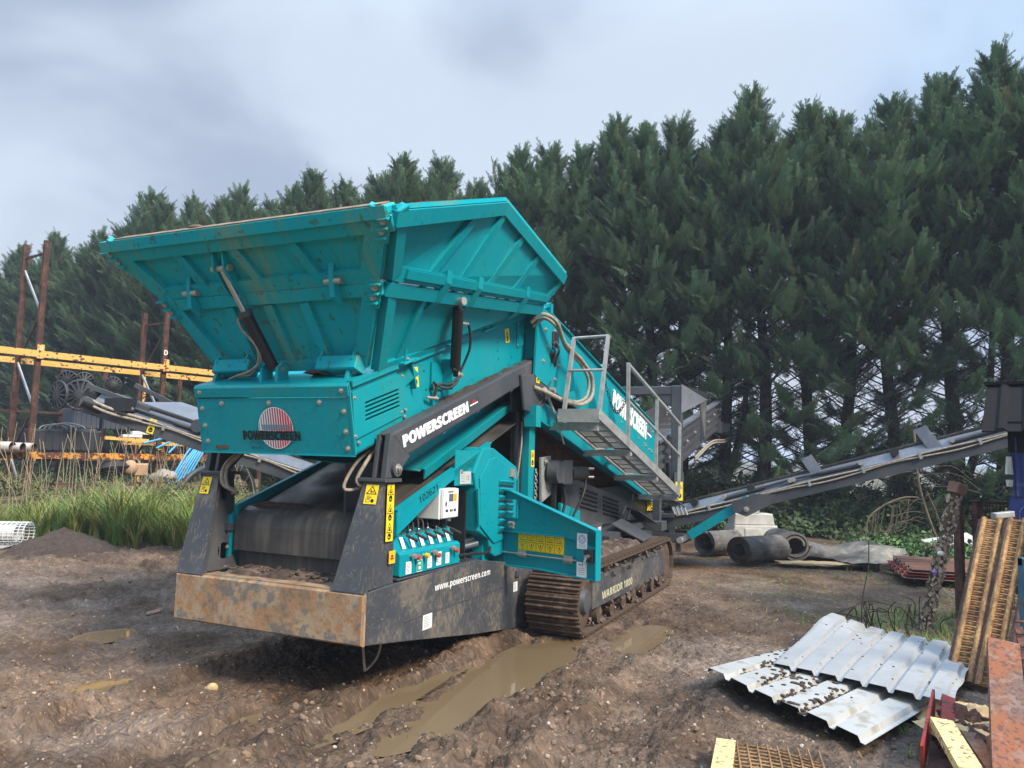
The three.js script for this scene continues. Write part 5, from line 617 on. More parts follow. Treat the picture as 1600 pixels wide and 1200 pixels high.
// grass: blades gathered into tufts
{
  const r = rng(601), mt = new THREE.Matrix4(), q = new THREE.Quaternion();
  const tuft = (seed, n, H, lean) => { const rr = rng(seed), tr = []; for (let k = 0; k < n; k++) { const a = rr() * 6.283, h = H * (0.5 + 0.6 * rr()), l = lean * h * (0.3 + rr()), w = 0.007 + 0.006 * rr(), bx = 0.06 * Math.cos(a * 1.7), bz = 0.06 * Math.sin(a * 2.3), S = 5; let prev; for (let i = 0; i <= S; i++) { const t = i / S, d = l * t * t, y = h * (t - 0.32 * lean * t * t * t), x = bx + Math.cos(a) * d, z = bz + Math.sin(a) * d, ww = w * (1 - t * 0.95), A = [x - Math.sin(a) * ww, y, z + Math.cos(a) * ww], B = [x + Math.sin(a) * ww, y, z - Math.cos(a) * ww]; if (prev) tr.push([prev[0], prev[1], B], [prev[0], B, A]); prev = [A, B]; } } return fuse(poly(tr)); };
  const put = (name, label, geo, list, mat) => { const im = new THREE.InstancedMesh(geo, mat, list.length); list.forEach(([X, Z, s], k) => { q.setFromEuler(new THREE.Euler((r() - 0.5) * 0.3, r() * 6.28, (r() - 0.5) * 0.3)); mt.compose(V(X, groundH(X, Z) - 0.02, Z), q, V(s, s * (0.8 + 0.4 * r()), s)); im.setMatrixAt(k, mt); const y = r(); im.setColorAt(k, y < 0.33 ? new THREE.Color().setRGB(1.9 + 0.4 * r(), 1.25, 1.5) : new THREE.Color().setRGB(0.7 + 0.5 * r(), 0.75 + 0.45 * r(), 0.8)); }); im.name = name; im.castShadow = im.receiveShadow = true; im.userData = { kind: 'stuff', label, category: 'grass' }; scene.add(im); };
  let L = []; for (let k = 0; k < 900; k++) { const t = r(), X = mix(-9.9, -4.9, t), Z = -12.1 - 2.6 * r(); if (X < -6.3 && Z > -12.7 && X > -8.2) continue; const nn = fbm(X * 1.1 + 4, Z * 1.1, 3, 611), near = Math.exp(-((X + 6.1) ** 2) / 0.9 - ((Z + 12.7) ** 2) / 0.8); if (nn + 0.3 * near < 0.46) continue; L.push([X, Z, 0.28 + 0.5 * sm(0.44, 0.66, nn) * (0.5 + 0.7 * r()) + 0.75 * near * (0.6 + 0.5 * r())]); }
  put('tall_grass', 'long green and yellow grass growing in front of the pallet rack on the left', tuft(3, 26, 1.15, 0.62), L, M.grass);
  L = []; for (let k = 0; k < 900; k++) { const X = mix(3.0, 5.2, r()), Z = mix(-8.6, -4.6, r()); if (fbm(X * 1.2, Z * 1.2, 3, 620) * 0.9 + 0.25 * sm(3.2, 4.2, X) < 0.52) continue; L.push([X, Z, 0.14 + 0.12 * r()]); } for (let k = 0; k < 500; k++) { const X = mix(1.4, 3.1, r()), Z = mix(-5.2, -3.9, r()); if (fbm(X * 1.6, Z * 1.6, 3, 630) < 0.54) continue; L.push([X, Z, 0.09 + 0.08 * r()]); } for (let k = 0; k < 500; k++) { const X = mix(2.4, 6.5, r()), Z = mix(-13, -7.2, r()); if (fbm(X * 0.9 + 5, Z * 0.9, 3, 640) < 0.6) continue; L.push([X, Z, 0.1 + 0.1 * r()]); }
  put('short_grass', 'short green grass around the leaning screens and loose roofing sheets', tuft(5, 16, 0.75, 0.8), L, M.grass);
}
// ---------- the conifer row ----------
const ROW = { x: 10, z: -16.5, dx: -0.9084, dz: -0.4182 };
{
  const tri = []; const rs = rng(701);                      // one flat feathery spray, a metre long
  const leaf = (p, a, l, w, up) => { const dx = Math.cos(a), dz = Math.sin(a), e = [p[0] + dx * l, p[1] + up * l, p[2] + dz * l], m = [p[0] + dx * l * 0.4, p[1] + up * l * 0.4 + 0.006, p[2] + dz * l * 0.4], A = [m[0] - dz * w, m[1], m[2] + dx * w], B = [m[0] + dz * w, m[1], m[2] - dx * w]; tri.push([p, A, e], [p, e, B]); };
  for (let k = 0; k < 12; k++) { const t = 0.03 + k / 12 * 0.92, p = [t, 0.06 * Math.sin(t * 3) - 0.05 * t * t, 0]; for (const s of [1, -1]) { const l = 0.36 * (1 - t * 0.72) * (0.7 + 0.6 * rs()), a = s * (0.5 + 0.25 * rs()), up = (rs() - 0.4) * 0.5; leaf(p, a, l, 0.013, up); for (const f of [0.2, 0.45, 0.7]) { const b = [p[0] + Math.cos(a) * l * f, p[1] + up * l * f, p[2] + Math.sin(a) * l * f]; leaf(b, a - s * (0.45 + 0.25 * rs()), l * 0.45 * (1.1 - f * 0.5), 0.0105, up + 0.4 * (rs() - 0.4)); leaf(b, a + s * (0.45 + 0.2 * rs()), l * 0.4 * (1.1 - f * 0.5), 0.0105, up + 0.4 * (rs() - 0.6)); } } }
  leaf([0.0, 0.0, 0], 0, 1.1, 0.016, 0.02);
  const spray = fuse(poly(tri));
  const X = V(1, 0, 0);
  function conifer(seed, H, open) {
    const r = rng(seed), mats = [], cols = [], sticks = [], q = new THREE.Quaternion(), mt = new THREE.Matrix4();
    const bend = (h) => [0.16 * Math.sin(h * 0.5 + seed), 0.14 * Math.cos(h * 0.43 + seed * 2)], R = (h) => 0.17 * Math.pow(1 - h / (H + 0.4), 0.85) + 0.008;
    const st = []; for (let h = 0; h <= H; h += H / 12) { const [x, z] = bend(h); st.push([x, h, z]); }
    for (let i = 0; i < st.length - 1; i++) sticks.push(cyl(st[i], st[i + 1], R(st[i][1]), R(st[i + 1][1]), 9, true));
    if (r() < 0.6) { let a = r() * 6.28, p = [...st[1]]; for (let i = 0; i < 7; i++) { const n = [p[0] + Math.cos(a) * (i < 2 ? 0.3 : 0.06), p[1] + 1.0, p[2] + Math.sin(a) * (i < 2 ? 0.3 : 0.06)]; sticks.push(cyl(p, n, 0.1 - i * 0.012, 0.1 - (i + 1) * 0.012, 7, true)); p = n; } }
    const add = (p, dir, s, tint) => { const d = V(...dir).normalize(); q.setFromUnitVectors(X, d); { const n = V(0, 1, 0).applyQuaternion(q), s2 = V(0, 0, 1).applyQuaternion(q); q.multiply(new THREE.Quaternion().setFromAxisAngle(X, Math.atan2(s2.y, n.y) + (r() - 0.5) * 1.9)); } mt.compose(V(...p), q, V(s, s, s)); mats.push(mt.clone()); const v = tint * (0.75 + 0.5 * r()); cols.push(r() < 0.018 ? [1.7, 0.9, 0.8] : [v * (0.78 + 0.4 * r()), v, v * (0.8 + 0.4 * r())]); };
    const NB = 170; for (let b = 0; b < NB; b++) {
      const f = Math.pow((b + r()) / NB, 0.92), h = mix(0.5, H * 0.97, f), fr = h / H, az = b * 2.39996 + r() * 0.6; const low = sm(0.56, 0.2, fr);
      let L = (fr < 0.66 ? 1.6 : fr < 0.84 ? mix(1.6, 0.75, (fr - 0.66) / 0.18) : 0.6 * Math.pow((1 - fr) / 0.16, 1.2) + 0.12) * (0.6 + 0.7 * r()); const bare = r() < low * (open ? 0.84 : 0.25);
      const el = mix(0.25, 0.95, fr) + (r() - 0.5) * 0.35, [bx, bz] = bend(h), dir = [Math.cos(az) * Math.cos(el), Math.sin(el), Math.sin(az) * Math.cos(el)], tip = [bx + dir[0] * L, h + dir[1] * L, bz + dir[2] * L];
      if (fr < 0.8) sticks.push(cyl([bx, h, bz], tip, 0.022, 0.006, 5, true));
      if (bare) { for (let k = 0; k < 3; k++) { const t = 0.3 + 0.5 * r(), p = lerp3([bx, h, bz], tip, t); sticks.push(cyl(p, [p[0] + (r() - 0.5) * 0.9, p[1] + 0.1 + 0.4 * r(), p[2] + (r() - 0.5) * 0.9], 0.009, 0.003, 4, true)); } if (r() < 0.62) continue; }
      for (let k = 0; k < 3; k++) add(lerp3([bx, h, bz], tip, 0.85 + 0.1 * k), [dir[0] + (r() - 0.5) * 0.5, dir[1] + 0.35 + 0.3 * r(), dir[2] + (r() - 0.5) * 0.5], (0.5 + 0.35 * r()) * (fr > 0.85 ? 0.75 : 1), 0.9 + 0.4 * r());
      const m = Math.round((bare ? 4 : open ? 23 : 25) * Math.max(0.5, L)) + 3, tint = 0.72 + 0.6 * r();
      for (let k = 0; k < m; k++) { const t = mix(open ? 0.5 : 0.35, 1.0, Math.sqrt(r())), sp = (0.26 - 0.1 * low) * L * (1.15 - t * 0.6), p = lerp3([bx, h, bz], tip, t); p[0] += (r() - 0.5) * sp * 2; p[1] += (r() - 0.5) * sp * 1.3; p[2] += (r() - 0.5) * sp * 2; add(p, [dir[0] + (r() - 0.5) * 1.3, dir[1] * 0.7 + 0.25 + (r() - 0.4) * 0.9, dir[2] + (r() - 0.5) * 1.3], (0.25 + 0.24 * r()) * (fr > 0.8 ? 0.85 : 1), tint); }
    }
    add([...bend(H - 0.5).slice(0, 1), H - 0.5, bend(H - 0.5)[1]], [0.1, 1, 0.05], 0.75, 1); for (let k = 0; k < 60; k++) { const t = Math.pow(r(), 0.8), h = H - 0.05 - 2.3 * t, w = 0.01 + 0.25 * t * t, a = r() * 6.283, [bx, bz] = bend(h); add([bx + Math.cos(a) * w * r(), h, bz + Math.sin(a) * w * r()], [Math.cos(a) * (0.45 + 0.5 * t), 0.8, Math.sin(a) * (0.45 + 0.5 * t)], (0.26 + 0.4 * t) * (0.7 + 0.6 * r()), 0.9 + 0.3 * r()); }
    const plumes = 5 + Math.floor(r() * 3); for (let j = 0; j < plumes; j++) { const a = r() * 6.283, d = 0.4 + 0.85 * r(), top = H - 0.35 - 1.9 * r(), [bx, bz] = bend(top), px = bx + Math.cos(a) * d, pz = bz + Math.sin(a) * d; add([px, top - 0.5, pz], [0.15 * Math.cos(a), 1, 0.15 * Math.sin(a)], 0.6, 1); for (let k = 0; k < 26; k++) { const t = r(), b = r() * 6.283, w = 0.16 * t; add([px + Math.cos(b) * w * r(), top - 0.05 - 1.7 * t, pz + Math.sin(b) * w * r()], [Math.cos(b) * (0.4 + 0.4 * t), 0.85, Math.sin(b) * (0.4 + 0.4 * t)], (0.24 + 0.24 * t) * (0.7 + 0.6 * r()), 0.85 + 0.4 * r()); } sticks.push(cyl([bx, top - 1.6, bz], [px, top - 0.4, pz], 0.02, 0.006, 4, true)); }
    const root = new THREE.Group(); const tk = part(root, 'trunk', sticks, M.bark);
    const im = new THREE.InstancedMesh(spray, M.conifer, mats.length); mats.forEach((m, i) => { im.setMatrixAt(i, m); im.setColorAt(i, new THREE.Color().setRGB(...cols[i])); }); im.name = 'crown'; im.castShadow = im.receiveShadow = true; im.userData.kind = 'stuff'; root.add(im);
    root.userData.H = H; return root;
  }
  const dense = [conifer(11, 11, false), conifer(23, 10.6, false), conifer(37, 11.3, false), conifer(53, 10.9, false)], opens = [conifer(71, 11, true), conifer(83, 11.4, true), conifer(97, 10.8, true), conifer(113, 11.2, true), conifer(131, 11.1, true)];
  const hOf = (t) => { const P = [[-2, 10.5], [2, 10.4], [4, 10.2], [7, 10.6], [9.5, 9.7], [13, 9.7], [16, 10.5], [20, 10.1], [25, 10.4], [28, 9.6], [33, 8.8], [40, 8.5]]; let i = 0; while (i < P.length - 2 && t > P[i + 1][0]) i++; return mix(P[i][1], P[i + 1][1], (t - P[i][0]) / (P[i + 1][0] - P[i][0])); };
  const r = rng(777), ord = ['rightmost', 'second', 'third', 'fourth', 'fifth', 'sixth', 'seventh', 'eighth', 'ninth', 'tenth', 'eleventh', 'twelfth', 'thirteenth', 'fourteenth', 'fifteenth', 'sixteenth', 'seventeenth', 'eighteenth', 'nineteenth', 'twentieth', 'twenty-first', 'twenty-second', 'twenty-third', 'twenty-fourth', 'twenty-fifth', 'twenty-sixth', 'twenty-seventh', 'twenty-eighth', 'twenty-ninth', 'thirtieth', 'thirty-first', 'thirty-second', 'thirty-third', 'thirty-fourth', 'thirty-fifth', 'thirty-sixth', 'thirty-seventh', 'thirty-eighth', 'thirty-ninth', 'fortieth', 'forty-first', 'forty-second', 'forty-third', 'forty-fourth', 'forty-fifth'];
  let t = -1.4, k = 0; while (t < 37 && k < ord.length) {
    const open = t < 9.5, src = (open ? opens : dense)[Math.floor(r() * (open ? opens.length : dense.length))], c = src.clone(); c.name = numbered('conifer_tree'); scene.add(c);
    const off = (r() - 0.5) * 0.7, s = hOf(t) / src.userData.H * (0.95 + 0.11 * r()); c.position.set(ROW.x + ROW.dx * t + ROW.dz * off * -1, -0.1, ROW.z + ROW.dz * t + ROW.dx * off); c.rotation.y = r() * 6.283; c.scale.set(s * (0.95 + 0.15 * r()), s, s * (0.95 + 0.15 * r())); c.userData = {};
    tag(c, k === 0 ? 'tall dark green conifer with bare trunk, rightmost in the row of trees' : `${open ? 'bare-trunked' : 'leafy'} tall conifer, ${ord[k]} tree from the right in the row`, 'conifer tree', 'conifers in one row behind the yard');
    t += open ? 0.72 + 0.42 * r() : 0.95 + 0.45 * r(); k++;
  }
  // bramble and young growth along the foot of the row
  const lt = []; for (let i = 0; i < 10; i++) { const a = i * 0.63, l = 0.5, x = (rs() - 0.5) * 1.4, y = (rs() - 0.5) * 1.0, z = (rs() - 0.5) * 1.4, ux = Math.cos(a), uz = Math.sin(a), d = (rs() - 0.6) * 0.5; const P = [x, y, z], e = [x + ux * l, y + d, z + uz * l], A = [x + ux * l * 0.5 - uz * 0.17, y + d * 0.4, z + uz * l * 0.5 + ux * 0.17], B = [x + ux * l * 0.5 + uz * 0.17, y + d * 0.4, z + uz * l * 0.5 - ux * 0.17]; lt.push([P, A, e], [P, e, B]); }
  const lg = fuse(poly(lt)), r2 = rng(808), mt = new THREE.Matrix4(), q = new THREE.Quaternion();
  const brush = (name, label, n, fn, mat, size) => { const im = new THREE.InstancedMesh(lg, mat, n); for (let i = 0; i < n; i++) { const [x, y, z] = fn(); q.setFromEuler(new THREE.Euler(r2() * 6, r2() * 6, r2() * 6)); const s = size * (0.6 + 0.8 * r2()); mt.compose(V(x, y, z), q, V(s, s, s)); im.setMatrixAt(i, mt); const v = 0.5 + 0.9 * r2(); im.setColorAt(i, new THREE.Color().setRGB(v * (0.8 + 0.5 * r2()), v, v * 0.9)); } im.name = name; im.castShadow = im.receiveShadow = true; im.userData = { kind: 'stuff', label, category: 'undergrowth' }; scene.add(im); };
  brush('undergrowth', 'dark bramble and young growth along the foot of the conifer row', 15000, () => { const t2 = mix(-5, 36, r2()), off = mix(-1.6, 2.4, r2()), x = ROW.x + ROW.dx * t2 - ROW.dz * off, z = ROW.z + ROW.dz * t2 + ROW.dx * off * -1; const hh = (0.35 + 1.25 * fbm(t2 * 0.9 + 20, off * 0.8 + 5, 3, 820)) * sm(2.5, 0.6, off); return [x, Math.max(0.05, hh * Math.pow(r2(), 0.7)), z]; }, M.leaf, 0.2);
  brush('ground_ivy', 'low green weeds on the ground around the fallen white sheets', 2200, () => { const a = r2(), x = mix(6.2, 9.6, a), z = -11.6 - 2.6 * r2() - 0.25 * (x - 6); return [x, 0.02 + 0.32 * r2() * fbm(x * 1.4, z * 1.4, 3, 830), z]; }, std('weed_leaf', { color: new THREE.Color().setRGB(0.07, 0.14, 0.04), roughness: 0.7, side: THREE.DoubleSide }), 0.14);
  brush('weeds', 'pale green and brown weeds growing through the pallet rack', 4600, () => { const a = r2(), x = mix(-12.5, -5.4, a), z = -14.2 - 2.2 * r2() - 0.5 * (x + 9); return [x, 0.05 + 1.5 * Math.pow(r2(), 1.6) * fbm(x * 0.9, z * 0.9, 3, 840), z]; }, std('weed_leaf_pale', { color: new THREE.Color().setRGB(0.13, 0.14, 0.06), roughness: 0.8, side: THREE.DoubleSide }), 0.1);
}
// ---------- left: pallet rack and what lies on it ----------
const RK = { o: [-10.2, -14.0], d: [0.583, -0.812], n: [0.812, 0.583] };                  // n points towards the yard
const rk = (t, y, n = 0) => V(RK.o[0] + RK.d[0] * t + RK.n[0] * n, y, RK.o[1] + RK.d[1] * t + RK.n[1] * n), RKA = Math.atan2(0.812, 0.583);
{
  const g = thing('pallet_rack', 'rusty brown pallet rack with yellow beams standing in grass left of the machine', 'pallet rack');
  const upright = (t, n, top) => { const p = grp(g, 'upright'), h = []; part(p, 'post', [bar(rk(t, 0, n), rk(t, top, n), 0.1, 0.012, RK.n2), bar(rk(t - 0.045, 0, n - 0.035), rk(t - 0.045, top, n - 0.035), 0.012, 0.07, RK.n2), bar(rk(t + 0.045, 0, n - 0.035), rk(t + 0.045, top, n - 0.035), 0.012, 0.07, RK.n2)], M.rust); for (let y = 0.3; y < top; y += 0.16) for (const d of [-0.022, 0.022]) h.push(cyl(rk(t + d, y, n + 0.004), rk(t + d, y, n + 0.009), 0.011, 0.011, 8)); part(p, 'slot_row', h, M.black); };
  RK.n2 = [RK.n[0], 0, RK.n[1]];
  const T = [1.39, 4.02, 6.7]; T.forEach((t, i) => { const top = [5.61, 4.6, 5.0][i]; upright(t, 0, top); upright(t, -0.95, top + 0.05); let y = 0.35, s = 0; while (y < top - 0.9) { part(g, 'brace', bar(rk(t, y, s ? -0.95 : -0.05), rk(t, y + 0.95, s ? -0.05 : -0.95), 0.03, 0.045, RK.n2), s ? M.rust : M.galv); y += 0.95; s = 1 - s; } part(g, 'brace', bar(rk(t, top - 0.25, -0.05), rk(t, top - 0.25, -0.95), 0.03, 0.04), M.rust); });
  const beam = (t0, t1, y, n, m, h = 0.13) => part(g, 'beam', [bar(rk(t0, y, n), rk(t1, y, n), 0.05, h, [0, 1, 0], 0.006), bar(rk(t0, y - h * 0.16, n + 0.026), rk(t1, y - h * 0.16, n + 0.026), 0.014, h * 0.62, [0, 1, 0])], m);
  for (const [a, b] of [[-1.35, 1.33], [1.45, 3.96], [4.08, 6.64]]) { beam(a, b, 3.31, 0.05, M.yellowSteel, 0.135); beam(a, b, 3.23, -0.95, M.yellowSteel, 0.12); beam(a, b, 1.31, 0.05, a < 1 ? M.yellowRust : M.yellowRust, 0.13); beam(a, b, 1.25, -0.95, M.yellowRust, 0.12); }
  for (const t of T) for (const y of [3.36, 1.35]) part(g, 'beam_bracket', bar(rk(t, y - 0.14, 0.07), rk(t, y + 0.14, 0.07), 0.13, 0.012, RK.n2), y > 3 ? M.yellowSteel : M.yellowRust);
  const letter = (ch) => (c, w, h) => { c.fillStyle = '#ece7cf'; c.font = `bold ${Math.round(h)}px sans-serif`; c.textAlign = 'center'; c.fillText(ch, w / 2, h * 0.87); };
  const rt = [RK.d[0], 0, RK.d[1]]; decal(g, 'letter', 0.13, 0.16, 300, letter('D'), rk(4.02, 3.66, 0.012), rt, [0, 1, 0]); decal(g, 'letter', 0.13, 0.16, 300, letter('B'), rk(4.02, 1.82, 0.012), rt, [0, 1, 0]); decal(g, 'letter', 0.06, 0.1, 300, letter('D'), rk(1.39, 3.42, 0.078), rt, [0, 1, 0]);
}
// thin poles of the fence behind the rack
for (let k = 0; k < 8; k++) { const t = -0.9 + k * 0.98, yl = k === 1 || k === 6; single('fence_post', [bar(rk(t, -0.1, -2.6), rk(t + 0.02, 3.2 + 0.1 * (k % 3), -2.6), 0.07, 0.07, RK.n2), bar(rk(t, 3.1, -2.6), rk(t, 3.3, -2.6), 0.09, 0.02, RK.n2)], yl ? M.yellowSteel : M.rust, `thin ${yl ? 'yellow flecked' : 'rusty'} upright behind the pallet rack, ${['first', 'second', 'third', 'fourth', 'fifth', 'sixth', 'seventh', 'eighth'][k]} from the left`, 'post', 'thin uprights behind the pallet rack'); }
single('fence_rail', [bar(rk(-2, 2.25, -2.55), rk(7, 2.25, -2.55), 0.04, 0.05), ...[1.5, 1.75, 2.0].map((y) => cyl(rk(-2, y, -2.5).toArray(), rk(7, y, -2.5).toArray(), 0.006, 0.006, 5))], M.rust, 'thin rusty rail and wires running across the uprights behind the rack', 'fence rail');
{ // pipes on the lower beam, ends towards the yard
  const pipe = (t, y, r, label) => { const o = thing('steel_pipe', label, 'pipe', [0, 0, 0], 0, 'steel pipes on the rack'), dir = [RK.n[0] * 0.86 + RK.d[0] * 0.5, 0, RK.n[1] * 0.86 + RK.d[1] * 0.5], e = rk(t, y, 0.35).toArray(), b = add3(e, dir, -2.6); part(o, 'outer_wall', cyl(b, e, r, r, 22, true), M.pipeWhite); part(o, 'inner_wall', cyl(add3(e, dir, -1.5), e, r - 0.014, r - 0.014, 22, true), M.rust2); const rg = new THREE.RingGeometry(r - 0.014, r, 22); const m = mesh('cut_end', rg, M.rust, o); m.position.set(...e); m.lookAt(e[0] + dir[0], e[1], e[2] + dir[2]); part(o, 'dark_plug', cyl(add3(e, dir, -1.5), add3(e, dir, -1.49), r - 0.015), M.black); };
  M.pipeWhite = std('rusty_pale_pipe', { map: tex(256, 0.8, (u, v) => mix3([172, 160, 150], [214, 206, 200], F(u, v, 5, 4, 371))), roughness: 0.6 }); M.rust2 = std('pipe_bore_rust', { map: M.rust.map, roughness: 0.95, side: THREE.DoubleSide });
  pipe(0.62, 1.49, 0.115, 'pale steel pipe with rusty bore on the rack, leftmost of four'); pipe(0.92, 1.47, 0.1, 'pale steel pipe with rusty bore on the rack, second from the left'); pipe(1.1, 1.465, 0.09, 'pale steel pipe with rusty bore on the rack, third from the left'); pipe(1.3, 1.47, 0.085, 'pale steel pipe with rusty bore, right end of the four beside the post');
}
{ // ladder behind
  const o = thing('ladder', 'pale aluminium ladder leaning behind the left rack frame', 'ladder'); for (const d of [0, 0.32]) part(o, 'rail', bar(rk(0.55 + d, 1.7, -1.6), rk(0.95 + d, 3.5, -2.1), 0.03, 0.06), M.galv); for (let k = 0; k < 8; k++) part(o, 'rung', cyl(rk(0.55 + 0.05 * k, 1.8 + 0.22 * k, -1.63 - 0.06 * k).toArray(), rk(0.87 + 0.05 * k, 1.8 + 0.22 * k, -1.63 - 0.06 * k).toArray(), 0.014), M.galv);
}
{ // wheel trims
  const trim = (p, R, label, ry) => { const o = thing('wheel_trim', label, 'wheel trim', p.toArray(), ry, 'black wheel trims by the rack'); const gs = []; for (let k = 0; k < 14; k++) { const a = k / 14 * 6.283; gs.push(bar([Math.cos(a) * R * 0.2, Math.sin(a) * R * 0.2, 0.05], [Math.cos(a) * R * 0.95, Math.sin(a) * R * 0.95, 0.02], R * 0.12, 0.02, [0, 0, 1])); } part(o, 'spoke', gs, M.plastic); part(o, 'outer_ring', [new THREE.TorusGeometry(R, R * 0.09, 10, 32)], M.plastic); part(o, 'hub', cyl([0, 0, -0.02], [0, 0, 0.06], R * 0.22, R * 0.2, 18), M.plastic); part(o, 'back_disc', cyl([0, 0, -0.05], [0, 0, -0.02], R * 0.98, R * 0.98, 28), M.black); };
  trim(rk(1.98, 2.53, 0.55), 0.29, 'large black spoked wheel trim at the head of the left conveyor', 0.35); trim(rk(1.62, 2.5, 0.45), 0.27, 'black wheel trim turned edge-on left of the spoked one', -0.5);
  trim(rk(2.6, 2.95, -1.4), 0.2, 'small dark wheel trim on the rack, left of the upper three', 0.2); trim(rk(2.95, 2.95, -1.4), 0.2, 'small dark wheel trim on the rack, middle of the upper three', 0.5); trim(rk(3.7, 2.95, -1.6), 0.18, 'small dark wheel trim on the rack, right of the upper three', 0.4);
}
{ // crates and boxes on the rack shelf
  const crate = (t, y, n, w, h, d, m, label, ribs = 5) => { const o = thing('plastic_crate', label, 'crate', rk(t, y, n).toArray(), RKA, 'dark crates on the rack'); part(o, 'shell', [box(w, h, 0.03, 0, h / 2, d / 2, 0, 0, 0, 0.006), box(w, h, 0.03, 0, h / 2, -d / 2, 0, 0, 0, 0.006), box(0.03, h, d - 0.03, w / 2, h / 2, 0), box(0.03, h, d - 0.03, -w / 2, h / 2, 0), box(w - 0.02, 0.02, d, 0, 0.02, 0)], m); for (let k = 0; k < ribs; k++) part(o, 'rib', box(0.03, h * 0.9, 0.03, -w / 2 + w * (k + 0.5) / ribs, h / 2, d / 2 + 0.02, 0, 0, 0, 0.004), m); part(o, 'rim', [box(w + 0.05, 0.04, 0.05, 0, h, d / 2), box(w + 0.05, 0.04, 0.05, 0, h, -d / 2), box(w * 0.3, 0.05, 0.06, w * 0.3, h + 0.03, d / 2)], M.plasticBlue); };
  crate(2.1, 1.42, -0.45, 1.25, 0.4, 0.7, M.plastic, 'long black ribbed crate on the lower rack beam, nearest the post', 9); crate(2.9, 1.9, -1.3, 0.55, 0.42, 0.5, M.plasticBlue, 'slate grey crate behind the long black crate, left of the pair'); crate(3.55, 1.9, -1.3, 0.55, 0.42, 0.5, M.plasticBlue, 'slate grey crate behind the long black crate, right of the pair');
  single('cable_coil', [0, 1, 2].map((k) => new THREE.TorusGeometry(0.2 + 0.04 * k, 0.012, 6, 30, 3.3).scale(1.3, 0.5, 1).rotateY(RKA).translate(...rk(1.9 + 0.14 * k, 1.84, -0.3).toArray())), M.galv, 'pale wire loops lying on top of the long black crate', 'wire');
  single('short_yellow_beam', [bar(rk(2.75, 1.7, 0.1), rk(3.7, 1.66, 0.1), 0.05, 0.07)], M.yellowSteel, 'short pale yellow steel bar above the lower rack beam', 'steel bar'); single('short_yellow_beam', [bar(rk(3.5, 1.6, -0.6), rk(5.2, 1.6, -0.6), 0.05, 0.08)], M.yellowSteel, 'yellow bar lying deeper on the rack beside the letter B', 'steel bar');
  single('white_bracket', [box(0.5, 0.07, 0.12, 0, 0, 0, 0, RKA, 0, 0.006).translate(...rk(3.72, 1.83, -0.2).toArray()), box(0.42, 0.06, 0.1, 0, 0, 0, 0, RKA).translate(...rk(3.45, 1.76, -0.15).toArray())], M.white, 'white metal brackets resting left of the letter B on the rack', 'bracket');
}
{ // blue water pipes and black ducts
  const r = rng(901), lab = ['arching over the beam, topmost', 'second down in the bundle', 'third down in the bundle', 'fourth down in the bundle', 'fifth down in the bundle', 'sixth down in the bundle', 'lowest of the bundle']; for (let k = 0; k < 7; k++) { const t0 = 4.25 + 0.1 * k, y0 = 0.95 + 0.06 * k; single('blue_pipe', tube([rk(t0 - 0.2, y0 - 0.35, 0.3), rk(t0 + 0.1, y0 + 0.15, 0.28), rk(t0 + 0.35 + 0.1 * r(), y0 + 0.5, 0.2), rk(t0 + 0.75, y0 + 0.72 + 0.1 * r(), 0.1), rk(t0 + 1.4, y0 + 0.7, 0.0), rk(t0 + 2.0, y0 + 0.55, -0.1)], 0.024, 40, 8), M.aqua, `blue plastic pipe bent over the rack beam, ${lab[k]}`, 'pipe', 'blue pipes on the rack'); }
  for (let k = 0; k < 3; k++) single('blue_pipe', tube([rk(4.1 - 0.3 * k, 1.4 + 0.1 * k, 0.25), rk(4.5, 1.75 + 0.06 * k, 0.2), rk(5.0, 1.95 + 0.04 * k, 0.1), rk(5.8, 1.9, 0.1)], 0.024, 30, 8), M.aqua, `blue plastic pipe lying along the top of the rack beam, number ${['one from the front', 'two from the front', 'three from the front'][k]}`, 'pipe', 'blue pipes on the rack');
  single('black_duct', tube([rk(4.0, 0.6, 0.9), rk(4.3, 0.95, 0.9), rk(4.9, 1.15, 0.85), rk(5.5, 1.1, 0.8), rk(5.9, 0.85, 0.75), rk(6.05, 0.4, 0.75)], 0.07, 50, 12), M.plastic, 'thick black plastic duct arching beside the left corner post', 'duct');
  single('tyre_stack', [0, 1, 2].map((k) => new THREE.TorusGeometry(0.28 - 0.05 * k, 0.035, 8, 30).scale(1.3, 1, 1).rotateX(1.2).rotateY(RKA).translate(...rk(2.95, 1.02 + 0.05 * k, 0.2).toArray())), M.hoseBlack, 'coil of black hose lying under the lower rack beam', 'hose');
  single('plastic_tub', [new THREE.SphereGeometry(0.15, 16, 12).scale(1, 1.1, 0.9).translate(...rk(3.2, 1.08, 0.35).toArray()), box(0.3, 0.28, 0.3, 0, 0, 0, 0, 0.5, 0, 0.03).translate(...rk(3.5, 1.03, 0.2).toArray())], std('tan_plastic', { color: new THREE.Color().setRGB(0.42, 0.27, 0.15), roughness: 0.7 }), 'round tan tub and pinkish box under the rack beam', 'tub');
  single('white_sack', [new THREE.SphereGeometry(0.24, 20, 12).scale(1.3, 0.6, 0.8).translate(...rk(4.1, 0.86, 0.1).toArray())].map((g) => { const p = g.attributes.position; for (let i = 0; i < p.count; i++) { const k = 1 + 0.0; p.setY(i, p.getY(i) + 0.2 * (fbm(p.getX(i) * 8, p.getZ(i) * 8 + p.getY(i) * 7, 3, 45) - 0.5)); } g.computeVertexNormals(); return g; }), std('dusty_sack', { color: new THREE.Color().setRGB(0.34, 0.30, 0.26), roughness: 0.95 }), 'pale crumpled sack lying among the weeds under the rack', 'sack');
}
